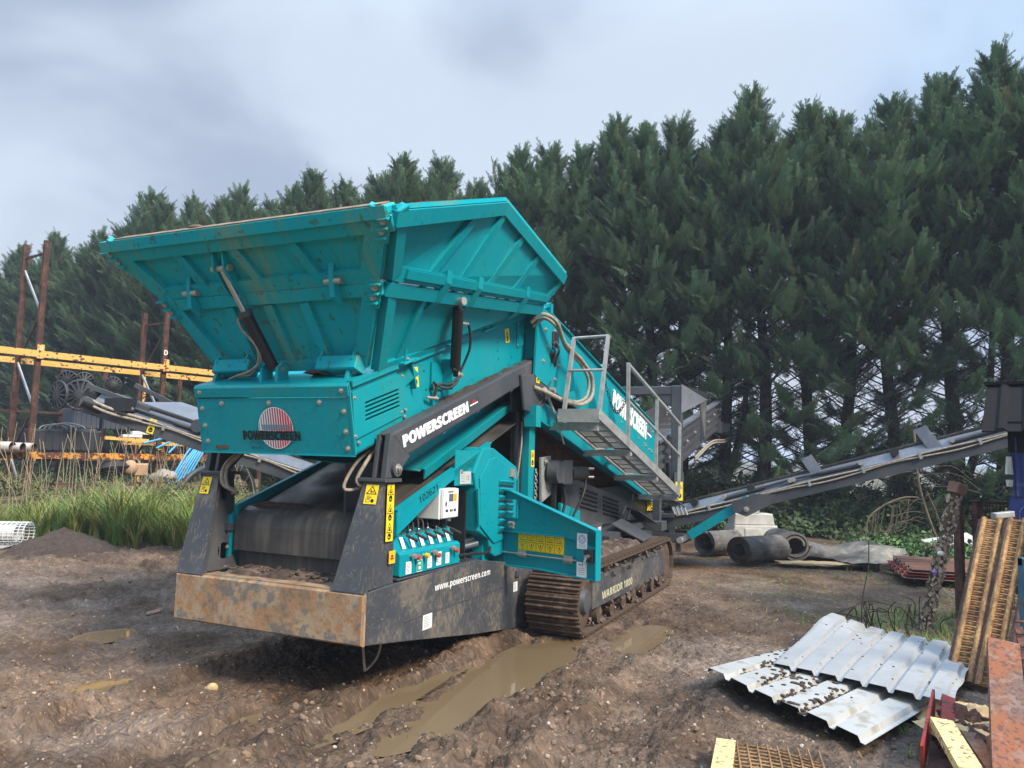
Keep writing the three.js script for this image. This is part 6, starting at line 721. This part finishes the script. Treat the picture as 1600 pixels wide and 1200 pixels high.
{ // timber bay edge in front of the rack
  const o = thing('timber_edging', 'weathered grey timber planks on edge under the rack, behind the grass', 'timber edging'); const pl = (t0, t1, y, h, n) => part(o, 'plank', bar(rk(t0, y, n), rk(t1, y + 0.02, n), 0.05, h, [0, 1, 0], 0.006), M.wood);
  pl(2.0, 4.0, 0.62, 0.17, 0.6); pl(2.0, 4.05, 0.42, 0.17, 0.62); pl(2.0, 4.0, 0.22, 0.17, 0.6); pl(4.05, 6.2, 0.7, 0.2, 0.65); pl(4.05, 6.2, 0.45, 0.2, 0.66); pl(4.05, 6.2, 0.2, 0.2, 0.65); pl(-0.3, 1.9, 0.45, 0.2, 0.6); pl(-0.3, 1.9, 0.22, 0.2, 0.61); for (const t of [2.05, 2.9, 4.02, 5.2]) part(o, 'stake', bar(rk(t, 0, 0.68), rk(t, 0.78, 0.68), 0.09, 0.06, RK.n2), M.wood); part(o, 'rusty_angle', bar(rk(1.6, 0.78, 0.6), rk(3.9, 0.76, 0.6), 0.08, 0.05), M.rust);
}
{ const r = rng(930), gs = []; for (let k = 0; k < 220; k++) { const t = mix(-1.5, 6, r()), n = mix(-0.5, 1.2, r()), h = 0.6 + 1.3 * r(), p = rk(t, 0.1, n), b = (r() - 0.5) * 0.7; gs.push(tube([p, p.clone().add(V(b * 0.3, h * 0.6, 0)), p.clone().add(V(b, h, 0.1))], 0.005, 5, 4)); } const m = single('dry_stalks', gs, std('dry_stalk', { color: new THREE.Color().setRGB(0.40, 0.33, 0.22), roughness: 0.9 }), 'thin dry weed stalks standing in and around the pallet rack', 'weeds'); m.userData.kind = 'stuff'; }
{ // soil heap and white mesh roll
  const g = lumps(60, 60, 1.7, 1.4, 0.0, 3), p = g.attributes.position; for (let i = 0; i < p.count; i++) { const x = p.getX(i) / 0.8, z = p.getZ(i) / 0.65, d = Math.hypot(x, z); p.setY(i, 0.36 * Math.pow(Math.max(0, 1 - d), 0.8) + 0.11 * (fbm(x * 7, z * 7, 5, 77, 0, 0.6) - 0.5) * sm(1.1, 0.8, d) - 0.03); } g.computeVertexNormals(); single('soil_heap', g.translate(-6.55, 0, -11.5), M.soil, 'small heap of dark soil in front of the long grass on the left', 'soil heap');
  const o = thing('mesh_roll', 'roll of white plastic mesh lying at the left edge beside the soil heap', 'mesh roll', [-8.1, 0.2, -11.7], 0.1), gs = []; for (let k = 0; k < 26; k++) gs.push(new THREE.TorusGeometry(0.17, 0.007, 4, 24).rotateY(Math.PI / 2).translate(-0.9 + k * 0.07, 0, 0)); for (let k = 0; k < 22; k++) { const a = k / 22 * 6.283; gs.push(cyl([-0.9, 0.17 * Math.cos(a), 0.17 * Math.sin(a)], [0.87, 0.17 * Math.cos(a), 0.17 * Math.sin(a)], 0.007, 0.007, 4)); } const m = part(o, 'mesh', gs, M.white); part(o, 'inner_layer', cyl([-0.9, 0, 0], [0.7, 0, 0], 0.12, 0.12, 18, true), M.white); part(o, 'loose_edge', [0, 1, 2, 3].flatMap((k) => [bar([-0.9, -0.16 - 0.008 * k, 0.12 + 0.08 * k], [0.7, -0.17, 0.12 + 0.08 * k], 0.012, 0.006), ...[0, 1, 2, 3, 4, 5, 6, 7, 8, 9, 10, 11].map((j) => bar([-0.88 + j * 0.14, -0.165, 0.12], [-0.88 + j * 0.14, -0.175, 0.4], 0.012, 0.006))]), M.white);
  single('broken_brick', [box(0.12, 0.05, 0.08, -3.36, groundH(-3.36, -7.5) + 0.0, -7.5, 0.2, 0.5, 0.1, 0.006)], M.redBrown, 'small broken brick lying in the mud left of the front beam', 'brick'); single('pale_stone_lump', [new THREE.DodecahedronGeometry(0.04, 1).scale(1, 0.8, 0.9).translate(-1.97, groundH(-1.97, -5.35) + 0.015, -5.35)], M.sand, 'single pale yellow stone on the mud below the front beam', 'stone');
}
// ---------- right: belting, barrier, dead branch ----------
function rollGeo(R0, R1, len, turns, squash) { const pts = [], inn = []; const n = 26 * turns, th = (R1 - R0) / turns * 0.62; for (let k = 0; k <= n; k++) { const a = k / 26 * 6.2832, r = mix(R0, R1, k / n); pts.push([Math.cos(a) * r, Math.sin(a) * r * squash]); inn.push([Math.cos(a) * (r - th), Math.sin(a) * (r - th) * squash]); } return front([...pts, ...inn.reverse()], -len / 2, len / 2); }
{
  const put = (g, x, y, z, ry, rx = 0) => g.applyMatrix4(new THREE.Matrix4().compose(V(x, y, z), new THREE.Quaternion().setFromEuler(new THREE.Euler(rx, ry, 0)), V(1, 1, 1)));
  const dirA = 0.98;
  single('belting_roll', put(rollGeo(0.12, 0.25, 0.95, 4, 0.86), 3.95, 0.205, -12.25, -dirA), M.beltOld, 'large roll of grey conveyor belting with its spiral end showing, beside the white barrier', 'belting roll', 'old belting on the ground');
  single('belting_roll', put(rollGeo(0.19, 0.24, 0.7, 1.2, 0.9), 3.5, 0.21, -12.95, -dirA), M.beltOld, 'open dark roll of belting half hidden behind the large spiral roll', 'belting roll', 'old belting on the ground');
  single('belting_roll', [put(rollGeo(0.16, 0.28, 0.7, 2, 0.9), 4.55, 0.24, -12.75, 0.1)], M.beltOld, 'grey belting roll turned sideways just right of the spiral roll', 'belting roll', 'old belting on the ground');
  const sheetG = (w, d, fn, n = 40) => { const g = new THREE.PlaneGeometry(w, d, n, n).rotateX(-Math.PI / 2), p = g.attributes.position; for (let i = 0; i < p.count; i++) { const u = p.getX(i) / w + 0.5, v = p.getZ(i) / d + 0.5, q = fn(u, v, p.getX(i), p.getZ(i)); p.setXYZ(i, q[0], q[1], q[2]); } g.computeVertexNormals(); return g; };
  const bm = std('old_belting_sheet', { map: M.beltOld.map, roughness: 0.85, side: THREE.DoubleSide });
  single('belting_fold', sheetG(2.2, 1.2, (u, v, x, z) => { const a = Math.PI * (1.15 * v - 0.1); return [5.3 + x * 0.62 + 0.1 * Math.sin(v * 5), 0.03 + Math.max(0, 0.24 * Math.sin(a)) * (0.78 + 0.22 * Math.sin(u * 7 + 1)) + 0.04 * fbm(u * 6, v * 6, 3, 9), -12.9 + 0.34 * Math.cos(a) - 0.1 * u]; }), bm, 'long folded heap of grey belting right of the rolls', 'belting', 'old belting on the ground');
  single('belting_sheet', sheetG(1.7, 1.1, (u, v, x, z) => [5.55 + x * 0.62 + 0.2 * v, 0.04 + 0.2 * sm(0.1, 0.95, u) * sm(0.0, 0.5, 1 - v) + 0.05 * fbm(u * 5, v * 5, 3, 19), -12.2 + z * 0.62 + 0.1 * Math.sin(u * 6)]), std('pale_belting_sheet', { map: M.beltOld.map, color: new THREE.Color(1.9, 1.85, 1.7), roughness: 0.9, side: THREE.DoubleSide }), 'pale torn flap of belting spread in front of the folded heap', 'belting', 'old belting on the ground');
  single('cardboard_scrap', sheetG(1.6, 0.5, (u, v, x, z) => [4.95 + x, 0.025 + 0.02 * fbm(u * 8, v * 8, 2, 29), -12.0 + z * 0.7]), M.sand, 'thin pale scraps lying on the ground in front of the rolls', 'scrap');
  const b = thing('barrier_block', 'white stepped plastic barrier block standing behind the belting rolls', 'barrier', [4.75, 0, -15.25], 0.1); part(b, 'body', front([[-0.48, 0], [0.48, 0], [0.44, 0.32], [-0.42, 0.32]], -0.25, 0.25, 0.02), M.concrete); part(b, 'upper_body', front([[-0.4, 0.325], [0.42, 0.325], [0.38, 0.54], [-0.38, 0.54]], -0.18, 0.18, 0.02), M.concrete); part(b, 'top_block', box(0.28, 0.07, 0.3, -0.02, 0.575, 0, 0, 0, 0, 0.01), M.concrete); part(b, 'front_recess', box(0.34, 0.2, 0.02, -0.05, 0.16, 0.255, 0, 0, 0, 0.006), M.concrete);
  // snapped branch
  const r = rng(940), br = thing('dead_branch', 'bare dead branch hanging down to the ground in front of the conifers', 'branch'); part(br, 'stem', [tube([[7.5, 2.2, -14.3], [7.42, 1.2, -14.0], [7.5, 0.7, -13.9], [7.62, 0.1, -13.7]], 0.026, 24), tube([[7.55, 1.1, -14.0], [7.7, 0.6, -13.9], [7.72, 0.1, -13.8]], 0.016, 16)], M.deadWood); part(br, 'bough', tube([[7.45, 0.98, -14.0], [7.1, 0.98, -13.9], [6.7, 0.85, -13.8], [6.35, 0.6, -13.7], [6.25, 0.25, -13.6]], 0.017, 30), M.deadWood);
  const tw = []; for (let k = 0; k < 14; k++) { const t = r(), p = [mix(7.2, 6.4, t), mix(0.97, 0.66, t), -13.85]; tw.push(tube([p, [p[0] - 0.18 * r() - 0.05, p[1] - 0.3 - 0.2 * r(), p[2] + 0.2 * (r() - 0.3)], [p[0] - 0.25 - 0.2 * r(), p[1] - 0.6 * (0.6 + r() * 0.5), p[2] + 0.3 * (r() - 0.3)]], 0.008, 10, 5)); } for (let k = 0; k < 16; k++) { const p = [7.5, 0.4 + r() * 1.4, -13.95], a = (r() - 0.5) * 2.4; tw.push(tube([p, [p[0] + Math.sin(a) * 0.5, p[1] + 0.1 * r(), p[2] + 0.2], [p[0] + Math.sin(a) * 1.0, p[1] - 0.3 * r(), p[2] + 0.2]], 0.006, 8, 4)); } part(br, 'twig', tw, M.deadWood);
  single('white_sheet_scrap', [prism([[7.0, 0.3, -13.2], [7.9, 0.42, -13.4], [8.0, 0.25, -12.9], [7.2, 0.12, -12.8]], [0, 0.01, 0]), prism([[6.75, 0.1, -12.9], [7.15, 0.28, -13.0], [7.25, 0.1, -12.6], [6.8, 0.03, -12.6]], [0, 0.01, 0]), prism([[8.0, 0.1, -13.0], [9.2, 0.12, -12.9], [9.2, 0.08, -12.7], [8.0, 0.06, -12.8]], [0, 0.01, 0])], M.concrete, 'torn white sheet lying in the weeds below the dead branch', 'sheet');
  // stack of red-brown roofing sheets
  const rs = thing('roofing_sheet_stack', 'low stack of faded red-brown roofing sheets behind the flaky leaning post', 'sheet stack'); const prof = (n, p, h, th) => { const t = [], bt = []; for (let k = 0; k < n; k++) for (const [f, y] of [[0, 0], [0.6, 0], [0.7, h], [0.9, h]]) { t.push([(k + f) * p, y]); bt.push([(k + f) * p, y - th]); } return [...t, ...bt.reverse()]; };
  for (let k = 0; k < 4; k++) { const g = front(prof(5, 0.26, 0.035, 0.006), 0, 1.9).rotateY(Math.PI / 2); g.applyMatrix4(new THREE.Matrix4().compose(V(5.3 + 0.05 * k, 0.07 + 0.035 * k, -10.45 - 0.02 * k), new THREE.Quaternion().setFromEuler(new THREE.Euler(0, -0.3 + 0.03 * (k % 2), 0)), V(1, 1, 1))); part(rs, 'sheet', g, k === 1 ? M.red : M.redBrown); } part(rs, 'bearer', [box(0.1, 0.1, 1.2, 5.9, 0.04, -11.2, 0, 0.45), box(0.1, 0.1, 1.2, 6.9, 0.04, -11.6, 0, 0.45)], M.wood); part(rs, 'loose_wire', tube([[5.8, 0.3, -11.0], [5.95, 0.42, -11.0], [6.1, 0.42, -11.05], [6.2, 0.3, -11.1]], 0.01, 20), M.deadWood);
}
{ // flaky leaning post
  const o = thing('encrusted_post', 'leaning post crusted with pale flakes, standing before the rusty mesh panel', 'post'), a = [4.09, -0.1, -7.72], b = [4.3, 1.34, -7.45]; part(o, 'core', cyl(a, b, 0.05, 0.045, 10), M.deadWood); part(o, 'brick_cap', box(0.13, 0.1, 0.12, 4.31, 1.37, -7.44, 0.1, 0.3, -0.3, 0.008), M.redBrown);
  const r = rng(950), fl = []; for (let k = 0; k < 900; k++) { const t = r(), an = r() * 6.283, p = lerp3(a, b, 0.05 + 0.92 * t), s = 0.008 + 0.024 * r() * r(); fl.push(new THREE.CircleGeometry(s, 5).scale(1, 1.4, 1).rotateX((r() - 0.5) * 1.6).rotateY(an + (r() - 0.5)).translate(p[0] + Math.sin(an) * (0.045 + 0.03 * r()), p[1], p[2] + Math.cos(an) * (0.045 + 0.03 * r()))); } part(o, 'flake', fl, M.lichen).userData.kind = 'stuff'; part(o, 'purple_scrap', new THREE.OctahedronGeometry(0.03, 0).scale(1, 1.2, 0.6).translate(4.12, 0.56, -7.53), std('purple_plastic', { color: new THREE.Color().setRGB(0.28, 0.16, 0.5), roughness: 0.5 })); part(o, 'white_flake', [new THREE.SphereGeometry(0.025, 8, 6).scale(1.6, 0.9, 0.5).translate(4.17, 0.74, -7.5), new THREE.SphereGeometry(0.02, 8, 6).scale(1.6, 0.9, 0.5).translate(4.22, 0.9, -7.5)], M.white);
  single('steel_post', [box(0.09, 1.25, 0.05, 4.87, 0.58, -8.4, 0, 0.3), box(0.012, 1.25, 0.09, 4.83, 0.58, -8.36, 0, 0.3)], M.rust, 'dark brown square steel post, left of the pair by the flaky post', 'post'); single('steel_post', [box(0.07, 1.25, 0.07, 5.02, 0.58, -8.32, 0, 0.3, 0, 0.006), box(0.09, 0.012, 0.09, 5.02, 1.21, -8.32, 0, 0.3)], M.rust, 'red-brown steel post at the left edge of the mesh panel', 'post');
  const p = thing('wire_mesh_fence', 'rusty brown wire mesh panel standing behind the leaning tan screens', 'mesh panel', [5.08, 0, -8.3], -0.18), wl = []; for (let k = 0; k < 30; k++) wl.push(box(1.3, 0.006, 0.006, 0.65, 0.12 + k * 0.036, 0)); for (let k = 0; k < 36; k++) wl.push(box(0.006, 1.08, 0.006, 0.02 + k * 0.036, 0.65, 0.006)); part(p, 'mesh', wl, M.rust); part(p, 'rail', [box(1.35, 0.03, 0.03, 0.65, 1.2, 0), box(1.35, 0.03, 0.03, 0.65, 0.1, 0), box(0.03, 1.12, 0.03, 1.3, 0.65, 0)], M.rust);
}
{ // shed at the right edge
  const o = thing('blue_shed', 'dark blue steel cabin with a dark corrugated roof at the right edge', 'shed'); const c = [4.5, 0, -7.05], f = (x, z) => [c[0] + x * 0.93 + z * 0.37 * 1, 0, c[2] - x * 0.37 + z * 0.93]; const wallTop = 1.98;
  const ribs = []; for (let k = 0; k < 22; k++) { const x = 0.06 + k * 0.1; ribs.push([x]); }
  const P = (x, y, z) => [c[0] + x * 0.82 - z * 0.57, y, c[2] + x * 0.57 + z * 0.82];
  part(o, 'wall', prism([P(0.06, 0.95, 0), P(2.6, 0.95, 0), P(2.6, wallTop, 0), P(0.06, wallTop, 0)], P(-0.0, 0, -0.05).map((v, i) => v - P(0, 0, 0)[i])), M.blueBox); part(o, 'side_wall', prism([P(0.06, 0.95, -0.02), P(0.06, wallTop, -0.02), [6.6, wallTop, -9.4], [6.6, 0.95, -9.4]], [0.05, 0, 0]), M.blueBox);
  for (const [x] of ribs) part(o, 'rib', bar(P(x + 0.06, 1.32, 0.012), P(x + 0.06, 1.86, 0.012), 0.05, 0.024, [0, 0, 1], 0.006), M.blueBox); part(o, 'lower_panel', prism([P(0.05, 0.95, 0.02), P(2.6, 0.95, 0.02), P(2.6, 1.3, 0.02), P(0.05, 1.3, 0.02)], [0, 0, -0.015]), M.blueBox); part(o, 'pressed_ring', [new THREE.TorusGeometry(0.1, 0.008, 6, 30, 3.6).translate(...P(0.2, 1.15, 0.03))], M.blueBox); part(o, 'corner_strip', bar(P(0.02, 0.95, 0.02), P(0.02, 1.96, 0.02), 0.03, 0.03), M.bluePeel);
  const seam = []; const roof = []; for (let k = 0; k < 14; k++) { const x0 = -0.16 + k * 0.2; roof.push([x0, 0], [x0 + 0.1, 0], [x0 + 0.13, 0.03], [x0 + 0.17, 0.03]); } const bot = roof.map(([x, y]) => [x, y - 0.012]).reverse(); const rg = front([...roof, ...bot], -1.0, 0.22); rg.applyMatrix4(new THREE.Matrix4().compose(V(c[0] + 0.02, 2.0, c[2] + 0.0), new THREE.Quaternion().setFromEuler(new THREE.Euler(0.45, -0.607, 0, 'YXZ')), V(1, 1, 1))); part(o, 'roof_sheet', rg, M.darkRoof = phys('dark_roof_sheet', { color: new THREE.Color().setRGB(0.016, 0.015, 0.015), roughness: 1, specularIntensity: 0.15 })); part(o, 'ridge_cap', bar(P(-0.17, 2.43, -0.95), P(2.5, 2.43, -0.95), 0.3, 0.03, [0, 1, 0], 0.008), M.darkRoof); part(o, 'fascia', prism([P(0.06, 1.72, 0.03), P(2.6, 1.72, 0.03), P(2.6, 1.98, 0.03), P(0.06, 2.0, 0.03)], [0, 0, -0.02]), M.darkRoof); part(o, 'lamp', [new THREE.SphereGeometry(0.02, 10, 8).translate(...P(0.23, 1.62, 0.05))], M.galv);
  part(o, 'insulator', [new THREE.CylinderGeometry(0.022, 0.034, 0.16, 12).translate(c[0] + 0.03, 1.6, c[2] + 0.05), new THREE.CylinderGeometry(0.03, 0.024, 0.06, 12).translate(c[0] + 0.03, 1.44, c[2] + 0.05)], M.concrete);
}
{ // screening panels leaning at the right
  const panelS = (b0, t0, w, label, dir) => { const o = thing('leaning_screen', label, 'screen panel', [0, 0, 0], 0, 'tan screening panels leaning at the right'); const L = (s, t, d = 0) => { const p = lerp3(b0, t0, t); return [p[0] + dir[0] * s + d * -0.55, p[1] + d * 0.25, p[2] + dir[2] * s + d * 0.75]; };
    part(o, 'rail', cyl(L(0, 0), L(0, 1), 0.022, 0.022, 10), M.tanRust); part(o, 'rail', cyl(L(w, 0), L(w, 1), 0.024, 0.024, 10), M.tanRust); const cr = []; for (let k = 0; k < 34; k++) cr.push(cyl(L(0, (k + 0.5) / 34), L(w, (k + 0.5) / 34 - 0.008), 0.0075, 0.0075, 5)); part(o, 'cross_wire', cr, M.tanRust); part(o, 'backing', prism([L(0, 0, -0.03), L(w, 0, -0.03), L(w, 1, -0.03), L(0, 1, -0.03)], [0.01, 0, -0.01]), M.tanRust); const tb = []; for (let k = 0; k < 22; k++) tb.push(cyl(L(w, (k + 0.5) / 22), L(w - 0.035, (k + 0.6) / 22), 0.008, 0.005, 5)); part(o, 'wire_end', tb, M.tanRust); part(o, 'side_channel', bar(L(-0.02, 0, -0.02), L(-0.02, 1, -0.02), 0.02, 0.06, [0, 0, 1]), M.rust); };
  panelS([3.3, 0.0, -5.85], [4.12, 1.14, -6.72], 0.13, 'tan wire screening panel leaning at the right, nearest the pale roofing sheet', [0.9, 0, 0.25]); panelS([3.44, 0.0, -5.75], [4.27, 1.15, -6.6], 0.12, 'tan wire screening panel leaning second, with wire ends along its edge', [0.85, 0, 0.25]);
  single('brown_tube', [cyl([3.56, -0.02, -5.66], [4.42, 1.2, -6.45], 0.026, 0.026, 14)], M.rust, 'plain brown steel tube leaning right of the tan screens', 'tube'); single('grey_angle', [box(0.2, 0.05, 0.06, 4.3, 1.17, -6.75, 0, 0.2, 0.1, 0.006)], M.galv, 'short grey metal piece resting on top of the leaning screens', 'metal piece');
  // blue stillage
  const s = thing('blue_stillage', 'peeling blue slatted steel stillage at the right edge beside the screens', 'stillage', [3.5, 0, -5.32], 0.0); for (let k = 0; k < 7; k++) part(s, 'slat', box(1.2, 0.088, 0.02, 0.63, 0.2 + k * 0.105, 0.0 + 0.006 * (k % 2), 0.03 * (k % 2), 0, 0, 0.004), M.bluePeel); part(s, 'post', [box(0.05, 0.98, 0.06, 0.02, 0.48, 0.0, 0, 0, 0, 0.006), box(0.012, 0.98, 0.06, 0.05, 0.48, 0.03)], M.bluePeel); part(s, 'top_rail', box(1.25, 0.05, 0.06, 0.62, 0.95, 0, 0, 0, 0, 0.008), M.bluePeel);
}
{ // rusty flat beam, mesh cage and the oddments in the near right corner
  single('rusty_beam', [bar([2.3, 0.12, -3.6], [2.92, 0.56, -4.62], 0.16, 0.05, [0, 1, 0.3], 0.006)], M.rustOrange, 'flat orange rusted steel beam lying in the near right corner', 'steel beam');
  const o = thing('wire_cage', 'rusty welded wire cage panel behind the orange beam in the right corner', 'wire cage'); const w = []; for (let k = 0; k < 12; k++) { const t = k / 11, y = mix(0.1, 0.66, t), z = mix(-3.7, -4.75, t), x = mix(2.5, 3.08, t); w.push(cyl([x, y, z], [x + 0.7, y + 0.02, z], 0.008, 0.008, 6)); } for (let k = 0; k < 5; k++) w.push(cyl([2.6 + k * 0.14, 0.1, -3.7], [3.16 + k * 0.14, 0.66, -4.75], 0.008, 0.008, 6)); part(o, 'wire', w, M.rust); part(o, 'edge_bar', bar([2.56, 0.06, -3.7], [3.1, 0.62, -4.75], 0.04, 0.03), M.rust);
  const tr = thing('red_tray', 'chipped red steel tray holding sand and scrap in the near right corner', 'tray'); const q = (p) => p; part(tr, 'side', bar([2.13, 0.1, -4.05], [2.62, 0.16, -4.83], 0.015, 0.14, [0, 1, 0]), M.red); part(tr, 'side', bar([2.34, 0.13, -4.2], [2.72, 0.16, -4.86], 0.07, 0.05, [0.3, 1, 0]), M.red); part(tr, 'side', bar([2.6, 0.1, -4.15], [2.9, 0.16, -4.6], 0.015, 0.13, [0, 1, 0]), M.red); part(tr, 'cross_piece', bar([2.42, 0.14, -4.35], [2.62, 0.12, -4.2], 0.05, 0.05, [0, 1, 0]), M.red); part(tr, 'floor', prism([[2.12, 0.04, -4.0], [2.6, 0.04, -4.0], [2.9, 0.06, -4.62], [2.62, 0.06, -4.82]], [0, 0.01, 0]), M.rust);
  const r = rng(960), sc = []; for (let k = 0; k < 70; k++) { const t = r(), s2 = r(), p = [mix(2.3, 2.62, t) + 0.3 * s2, 0.1 + 0.07 * r(), mix(-4.05, -4.7, t) - 0.1 + 0.15 * s2]; sc.push(box(0.03 + 0.05 * r(), 0.015 + 0.02 * r(), 0.03 + 0.07 * r(), ...p, r(), r() * 6, r())); } part(tr, 'scrap', sc, M.rust).userData.kind = 'stuff'; part(tr, 'sand_fill', lumps(20, 20, 0.4, 0.5, 0.08, 71).translate(2.6, 0.1, -4.42), M.sand).userData.kind = 'stuff';
  const sp = lumps(30, 30, 0.5, 0.4, 0.16, 70, 0.4).translate(2.84, 0.02, -4.92); single('sand_heap', sp, M.sand, 'small heap of pale sand at the foot of the profiled sheet', 'sand heap');
  single('yellow_plank', [bar([2.2, 0.16, -3.75], [2.38, 0.2, -4.32], 0.11, 0.045, [0, 1, 0.2], 0.005)], M.yellowPale = std('flaking_cream_paint', { map: tex(256, 0.5, (u, v) => { const n = F(u, v, 6, 4, 381), f = F(u, v, 30, 3, 382); return mix3(mix3([206, 178, 112], [226, 204, 146], n), [128, 100, 70], sm(0.56, 0.64, f * 0.7 + n * 0.3)); }), roughness: 0.8 }), 'flaking cream painted bar beside the red tray in the corner', 'bar'); single('yellow_plank', [bar([2.34, 0.14, -3.78], [2.47, 0.17, -4.22], 0.08, 0.04, [0, 1, 0.2], 0.005)], M.rustOrange, 'shorter brown flaking bar right of the cream painted bar', 'bar'); single('pink_block', [bar([2.43, 0.19, -3.78], [2.5, 0.21, -4.02], 0.1, 0.05, [0, 1, 0.2], 0.005)], M.redBrown, 'pale pinkish steel block at the bottom edge right of the cream bar', 'block');
  const ws = thing('corner_wire_mesh', 'pale bent wire mesh over the red tray at the bottom edge', 'wire mesh'), wg = []; for (let k = 0; k < 4; k++) wg.push(tube([[2.5, 0.24 - 0.02 * k, -4.1 + 0.1 * k], [2.8, 0.27, -4.06 + 0.1 * k], [3.1, 0.22, -3.95 + 0.1 * k]], 0.006, 14, 5)); for (let k = 0; k < 7; k++) wg.push(tube([[2.52 + 0.09 * k, 0.25, -4.16], [2.53 + 0.09 * k, 0.23, -3.95], [2.55 + 0.09 * k, 0.2, -3.7]], 0.006, 10, 5)); part(ws, 'wire', wg, M.sheetDirty);
  // mesh frame at the bottom
  const mf = thing('wire_mat', 'yellow edged wire mesh panel lying flat at the bottom edge', 'mesh panel'); part(mf, 'edge_bar', bar([1.02, 0.06, -3.75], [1.2, 0.07, -4.28], 0.1, 0.06, [0, 1, 0], 0.008), M.yellowPale); const mw = []; for (let k = 0; k < 12; k++) { const t = k / 11; mw.push(tube([[1.06 + 0.17 * t, 0.08, -3.75 - 0.52 * t], [1.25 + 0.15 * t, 0.085, -3.68 - 0.5 * t], [1.5 + 0.1 * t, 0.08, -3.6 - 0.42 * t]], 0.0055, 12, 5)); } for (let k = 0; k < 9; k++) mw.push(cyl([1.1 + k * 0.05, 0.085, -3.62], [1.25 + k * 0.05, 0.09, -4.26 + k * 0.012], 0.0055, 0.0055, 5)); part(mf, 'wire', mw, M.tanRust);
}
{ // two pale profiled roofing sheets on the ground
  function profSheet(name, label, O, u, v, W, Lg, n, mat, bend) { // u across the ribs, v along them
    const per = W / n, prof = []; for (let k = 0; k < n; k++) for (const [f, y] of [[0, 0], [0.16, 0.0], [0.25, 0.03], [0.91, 0.03]]) prof.push([(k + f) * per, y]); prof.push([W, 0], [W + 0.03, 0.0]);
    const NV = 26, P = (i, j, d) => { const [a, y] = prof[i], t = j / NV, b = bend(a / W, t); return [O[0] + u[0] * a + v[0] * Lg * t + b[0], O[1] + y + b[1] + d, O[2] + u[1] * a + v[1] * Lg * t + b[2]]; };
    const quads = (i0, i1) => { const tr = []; for (let i = i0; i < i1; i++) for (let j = 0; j < NV; j++) { const A = P(i, j, 0), B = P(i + 1, j, 0), C = P(i + 1, j + 1, 0), D = P(i, j + 1, 0), a = P(i, j, -0.0025), b = P(i + 1, j, -0.0025), c = P(i + 1, j + 1, -0.0025), d = P(i, j + 1, -0.0025); tr.push([A, B, C], [A, C, D], [a, c, b], [a, d, c]); if (j === 0) tr.push([A, a, b], [A, b, B]); if (j === NV - 1) tr.push([D, C, c], [D, c, d]); } return poly(tr); };
    const o = thing(name, label, 'roofing sheet'); const m = part(o, 'sheet', quads(0, prof.length - 1), mat); return { o, P, prof, NV };
  }
  const s1 = profSheet('roofing_sheet', 'pale grey profiled steel roofing sheet lying on top, nearest the leaning screens', [1.93, 0.1, -5.75], [0.66, 0.745].map((x) => x), [0.56, -0.83], 1.18, 1.95, 7, M.sheet, (a, t) => [0.05 * t * a, 0.05 * sm(0.4, 0, a) * sm(0.2, 0.9, t) + 0.02 * Math.sin(t * 3 + a * 2) + 0.018 * sm(0.3, 0.05, a) * Math.sin(t * 9) * t, 0.012 * Math.sin(t * 20) * sm(0.9, 1, a)]);
  const s2 = profSheet('roofing_sheet', 'dirty pale profiled roofing sheet lying underneath, spattered with dark mud', [1.42, 0.06, -5.64], [0.42, 0.9], [0.72, -0.69], 1.36, 1.3, 6, M.sheetDirty, (a, t) => [0.0, 0.03 * Math.sin(a * 3) + 0.05 * sm(0.5, 0, a) * (1 - t) - 0.02, 0.02 * Math.sin(a * 4)]);
  const r = rng(970), gs = []; for (let k = 0; k < 330; k++) { const c = [[0.2, 0.35], [0.42, 0.3], [0.32, 0.5], [0.6, 0.3], [0.55, 0.15], [0.12, 0.62]][k % 6], i = Math.min(s2.prof.length - 2, Math.max(0, Math.round((c[0] + (r() - 0.5) * 0.16) * s2.prof.length))), j = Math.min(s2.NV - 1, Math.max(0, Math.round((c[1] + (r() - 0.5) * 0.5) * s2.NV))), p = lerp3(s2.P(i, j, 0), s2.P(i + 1, j + 1, 0), r()); gs.push(new THREE.DodecahedronGeometry(0.008 + 0.014 * r(), 0).scale(1.3, 0.45, 1).rotateY(r() * 6).translate(p[0], p[1] + 0.003, p[2])); } part(s2.o, 'mud_spatter', gs, M.soil).userData.kind = 'stuff';
  const gd = []; for (let k = 0; k < 60; k++) { const i = Math.floor(r() * (s1.prof.length - 2)), j = Math.floor(r() * s1.NV), p = lerp3(s1.P(i, j, 0), s1.P(i + 1, j + 1, 0), r()); gd.push(new THREE.DodecahedronGeometry(0.004 + 0.006 * r(), 0).scale(1.2, 0.5, 1).translate(p[0], p[1] + 0.002, p[2])); } part(s1.o, 'leaf_litter', gd, M.soil).userData.kind = 'stuff';
  const wt = []; for (let k = 0; k < 26; k++) { const x = 3.1 + 1.0 * r(), z = -7.35 + 0.4 * (r() - 0.5); wt.push(tube([[x, 0.02, z], [x + 0.12 * (r() - 0.5), 0.1 + 0.2 * r(), z], [x + 0.4 * (r() - 0.5), 0.05 + 0.3 * r(), z + 0.1]], 0.005, 10, 4)); } wt.push(tube([[3.35, 0, -7.4], [3.36, 0.3, -7.4], [3.42, 0.6, -7.4], [3.44, 0.85, -7.42]], 0.005, 16, 4)); single('twig_heap', wt, M.bark, 'tangle of dark twigs behind the far edge of the roofing sheet', 'twigs');
}
camera.far = 3000; camera.updateProjectionMatrix();
renderer.setSize(1024, 768);
renderer.render(scene, camera);
